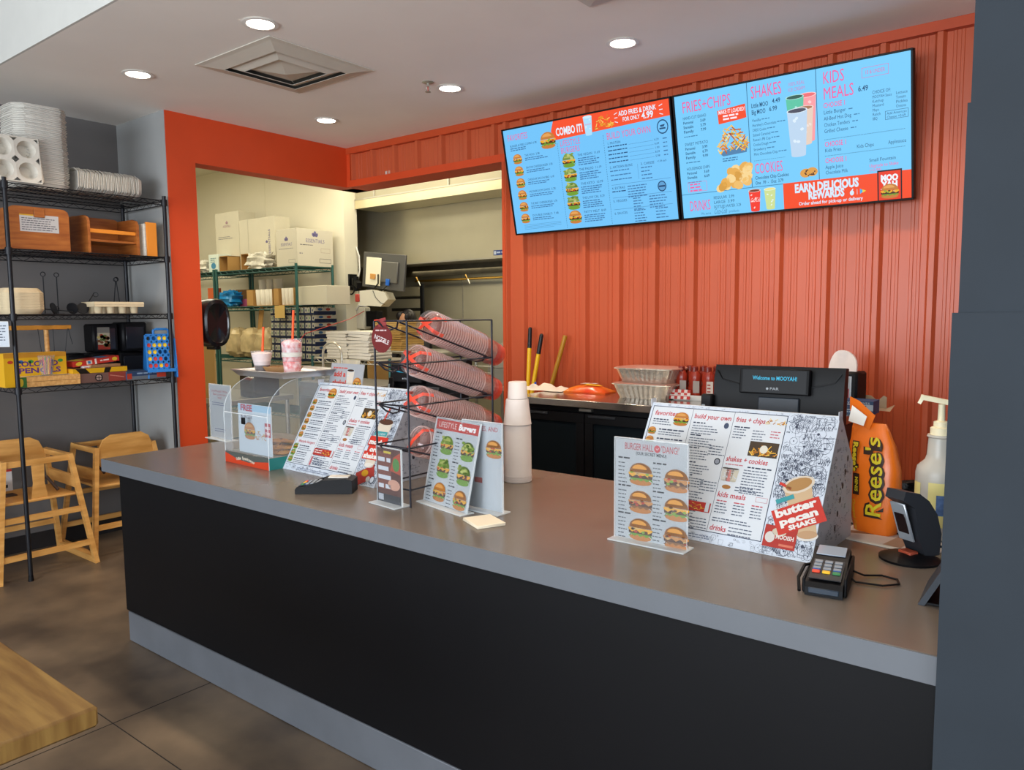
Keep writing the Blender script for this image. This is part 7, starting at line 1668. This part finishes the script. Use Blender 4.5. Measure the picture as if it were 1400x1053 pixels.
MB().box(-w_ * .38, -w_ * .02, -.036 if sgn < 0 else .03, -.030 if sgn < 0 else .036, -h_ * .42, h_ * .36, .002).build('mounting_plate', mat('cream_plate', 'E8E2C8', .5), hd)
MB().box(w_ * .12, w_ * .20, -.045, -.030, -h_ * .38, -h_ * .20, .003).build('blue_plug', mat('blue_plug', '1E62C0', .4), hd)
MB().box(-w_ * .25, -w_ * .13, -.050, -.036, -h_ * .25, -h_ * .10, .003).build('port_block', mat('orange_tab', 'C8904A', .5), hd)
mb = MB(); mb.tube([(-w_ * .05, -.05, -h_ * .1), (-w_ * .02, -.06, -h_ * .35), (-w_ * .1, -.06, -h_ * .5), (-w_ * .3, -.05, -h_ * .55)], .008, 5); mb.tube([(w_ * .16, -.04, -h_ * .38), (w_ * .05, -.05, -h_ * .55), (-w_ * .1, -.05, -h_ * .6)], .004, 5); mb.build('cable', M_black, hd)
p = oy(516, 410, 5.26)
t = thing('wall_printer', 'cream receipt printer hanging under the kitchen monitor', 'printer', tuple(p), .35)
MB().prism([(-.17, -.05), (.08, -.07), (.16, .0), (.13, .07), (-.02, .10), (-.15, .09)], -.09, .09, 'y').build('printer_body', mat('cream_printer', 'D2CDBA', .45), t, smooth=False); MB().tube([(.0, -.092, .09), (.03, -.092, .02), (.08, -.092, -.03), (.13, -.092, -.05)], .003, 4).build('lid_seam', M_black, t); MB().box(-.20, -.15, -.10, .0, -.02, .06, .006).build('red_knob', mat('red_knob', 'A8382E', .4), t)
MB().rod((-.17, .02, .02), (-.26, .14, .06), .015).build('bracket', M_black, t)
p = oy(500, 428, 5.30)
t = thing('ticket_printer', 'cream and black ticket printer on the wall below the monitor', 'printer', tuple(p), .1)
MB().box(-.14, -.02, 0, .10, -.17, .06, .01).build('case', mat('cream_printer2', 'DCD6C2', .5), t); MB().box(-.02, .13, .02, .12, -.14, .02, .005).build('dark_base', M_black, t); mb = MB(); mb.tube([(-.12, -.01, .03), (-.05, -.04, .08), (.04, -.03, .07), (.10, -.02, .10)], .012, 6); mb.build('white_cable', M_whitep, t)
MB().tube([(.0, -.02, .02), (-.03, -.2, -.06), (-.18, -.4, -.14), (-.30, -.55, -.20), (-.38, -.60, -.30)], .004, 5).build('red_cable', mat('red_cable', 'B83A30', .4), t)
MB().tube([(XM + .012, 5.50, 2.30), (XM + .05, 5.505, 2.20), (XM + .055, 5.505, 2.05), (XM + .02, 5.50, 1.93)], .008, 6).build('wall_cable', M_whitep, bpy.data.objects['wall_kitchen_left'])
# steel cookware at the right end
t = thing('cook_line_table', 'steel cook line table at the right end of the kitchen', 'table', (-4.68, 5.25, 0)); MB().box(0, 1.3, 0, .6, .88, .92, .003).build('worktop', M_ss, t)
for x in (.04, 1.26):
    for y in (.04, .56): MB().rod((x, y, 0), (x, y, .88), .018, n=10).build('leg', M_ss, t)
MB().box(0, 1.3, .55, .60, .92, 1.10).build('backsplash', M_ss, t)
p = oy(678, 535, 5.35)
t = thing('steel_warmer', 'rounded steel warmer hood on the cook line by the red wall edge', 'appliance', (p.x - .06, 5.33, .921)); MB().box(0, .42, 0, .40, 0, .16, .01).build('base', M_ss, t)
P = [(0, .16), (.42, .16), (.42, .26)] + [(.21 + .21 * math.cos(a_), .26 + .13 * math.sin(a_)) for a_ in [PI * i / 8 for i in range(1, 8)]] + [(0, .26)]
MB().prism(P, .0, .38, 'y').build('domed_lid', mat('bright_steel', 'CFCBBE', .25, .7), t)
t = thing('steel_canister', 'short steel canister in front of the warmer', 'canister', (p.x + .0, 5.20 + .09, 1.0 - .078)); MB().lathe([(.05, 0), (.05, .10), (.053, .102), (.053, .115), (.02, .12), (.001, .12)], 18).build('canister_body', mat('bright_steel', 'CFCBBE', .25, .7), t); t.location = (p.x - .15, 5.30, .921)
t = thing('pan_rack', 'low steel wire pan rack on the cook line', 'rack', (-4.64, 5.30, .921)); mb = MB()
for k in range(5): mb.rod((0, 0, .05 + .06 * k), (.28, 0, .05 + .06 * k), .006, n=6); mb.rod((0, .3, .05 + .06 * k), (.28, .3, .05 + .06 * k), .006, n=6)
for x in (0, .28):
    for y in (0, .3): mb.rod((x, y, 0), (x, y, .33), .008, n=6)
mb.build('rack_frame', M_ss, t)
p = oy(640, 482, 5.3); t = thing('yellow_tongs', 'yellow handled utensil resting across the pan rack', 'utensil', (-4.58, 5.42, 1.262)); MB().tube([(0, 0, .004), (.10, -.02, .02), (.20, 0, .004)], .008, 6).build('handle', mat('yellow_handle', 'D8C03A', .4), t)
# wire basket handle seen behind the tall shake
t = thing('wire_basket', 'steel basket with a tall arched handle behind the tray of shakes', 'basket', tuple(oy(455, 515, 4.20)), 0); t.location.z = 1.021; t.location.y = 4.05; t.location.x = oy(455, 515, 4.05).x
MB().box(-.13, .13, -.06, .10, 0, .012).build('basket_base', M_chr, t, smooth=False)
mb = MB()
for z in (.04, .09): mb.tube([(-.13, -.06, z), (.13, -.06, z), (.13, .10, z), (-.13, .10, z)], .004, 5, closed=True)
mb.build('basket_rim', M_chr, t); MB().tube([(-.12, 0, .02), (-.12, 0, .22)] + [(.12 * math.cos(PI - a_), 0, .22 + .10 * math.sin(a_)) for a_ in [PI * i / 10 for i in range(1, 10)]] + [(.12, 0, .22), (.12, 0, .02)], .010, 8).build('arched_handle', mat('bright_steel', 'CFCBBE', .25, .7), t)
# oval black dispenser on the jamb
t = thing('towel_dispenser', 'black oval paper towel dispenser on the orange jamb', 'dispenser', (-5.0, 2.890, 1.515))
v = []; n = 28
for (k, x) in ((.98, -.13), (1.0, -.02), (.95, .012), (.80, .020), (.74, .012), (.001, .008)):
    for i in range(n): th = 2 * PI * i / n; c_, s__ = math.cos(th), math.sin(th); q = (abs(c_) ** 2.6 + abs(s__) ** 2.6) ** (-1 / 2.6); v.append((x, .108 + .105 * k * c_ * q, .175 * k * s__ * q))
MB().add(v, [(j * n + i, j * n + (i + 1) % n, (j + 1) * n + (i + 1) % n, (j + 1) * n + i) for j in range(5) for i in range(n)] + [tuple(range(n - 1, -1, -1))]).build('housing', mat('glossy_black', '141418', .18), t)
MB().box(-.12, .0, .09, .13, -.19, -.165, .004).build('paper_slot', M_black, t)
# worker bending behind the stacked trays
t = thing('person', 'person bending down behind the kraft tray stack, only dark hair and forehead showing', 'person', (-6.10, 6.20, 0)); t.scale = (1.0, 1.0, .975)
me = bpy.data.meshes.new('body'); J = [((0, 0, .92), .15), ((0, -.05, 1.12), .145), ((0, -.14, 1.32), .15), ((0, -.20, 1.42), .06), ((0, -.235, 1.49), .055),
     ((-.10, 0, .88), .10), ((-.11, .0, .48), .07), ((-.11, .03, .08), .05), ((-.11, -.12, .035), .04), ((.10, 0, .88), .10), ((.11, .0, .48), .07), ((.11, .03, .08), .05), ((.11, -.12, .035), .04),
     ((-.19, -.16, 1.34), .065), ((-.25, -.24, 1.08), .048), ((-.20, -.44, 1.0), .036), ((.19, -.16, 1.34), .065), ((.25, -.24, 1.08), .048), ((.20, -.44, 1.0), .036)]
E_ = [(0, 1), (1, 2), (2, 3), (3, 4), (0, 5), (5, 6), (6, 7), (7, 8), (0, 9), (9, 10), (10, 11), (11, 12), (2, 13), (13, 14), (14, 15), (2, 16), (16, 17), (17, 18)]
me.from_pydata([j[0] for j in J], E_, []); ob = bpy.data.objects.new('body', me); COL.objects.link(ob); ob.parent = t
ob.modifiers.new('skin', 'SKIN'); me.skin_vertices  # radii per joint
for i, j in enumerate(J): me.skin_vertices[0].data[i].radius = (j[1], j[1])
me.skin_vertices[0].data[0].use_root = True
sb = ob.modifiers.new('sub', 'SUBSURF'); sb.levels = 1; sb.render_levels = 1; me.materials.append(mat('dark_work_shirt', '26262C', .8))
hp = Vector((.02, -.27, 1.535)); M_skin = mat('skin', 'C08A68', .5, noise=.05)
mb = MB(); mb.ball(hp, (.078, .095, .115), 18, 14); mb.ball(hp + Vector((0, -.10, -.02)), (.013, .018, .022), 8, 6); mb.ball(hp + Vector((-.078, .0, -.005)), (.010, .018, .028), 8, 6); mb.ball(hp + Vector((.078, .0, -.005)), (.010, .018, .028), 8, 6); mb.build('head', M_skin, t)
for s__ in (-1, 1): MB().ball(hp + Vector((s__ * .030, -.086, .008)), .010, 8, 6).build('eye', mat('eye_dark', '2A1E1A', .3), t)
MB().box(hp.x - .022, hp.x + .022, hp.y - .094, hp.y - .086, hp.z - .062, hp.z - .054, .003).build('mouth', mat('lips', '9A5A4A', .5), t)
mb = MB(); mb.ball(hp + Vector((0, .022, .030)), (.090, .098, .108), 18, 12); mb.ball(hp + Vector((-.05, -.045, .06)), (.050, .050, .055), 12, 8); mb.ball(hp + Vector((.06, -.03, .05)), (.035, .055, .055), 12, 8); mb.build('hair', mat('dark_hair', '1C161A', .5, noise=.3, scale=30), t)
for s__ in (-1, 1):
    wx = Vector((s__ * .20, -.44, 1.0)); mb = MB(); mb.ball(wx + Vector((0, -.05, 0)), (.040, .050, .018), 10, 8)
    for k in range(4): a_ = wx + Vector((-.030 + .020 * k, -.09, 0)); mb.tube([a_, a_ + Vector((0, -.035, -.004)), a_ + Vector((0, -.055 - .006 * (k in (1, 2)), -.022))], [.009, .008, .006], 6)
    mb.tube([wx + Vector((-s__ * .035, -.03, 0)), wx + Vector((-s__ * .060, -.06, -.004)), wx + Vector((-s__ * .060, -.085, -.012))], [.010, .009, .007], 6); mb.build('hand', M_skin, t)
# big clear-wrapped white thing and pink paper near the left register
t = thing('paper_notice', 'white sheet with faint pink lettering taped behind the wire rack sleeves', 'paper', tuple(oy(612, 545, 2.62)), 0); t.location.z = 1.02; MB().box(0, .11, 0, .002, 0, .22).build('sheet', M_fries, t, smooth=False)
sh = Sheet(); sh.rect(0, .11, 0, .22, 'E6DCD4', 0); sh.words(.012, .20, .08, .012, 'D08A84', 1, 6, .028); sh.build('print', PAPER, t, (0, -.0008, 0)); t.location.z = ZC0 + .0; t.scale = (1, 1, 1.4)
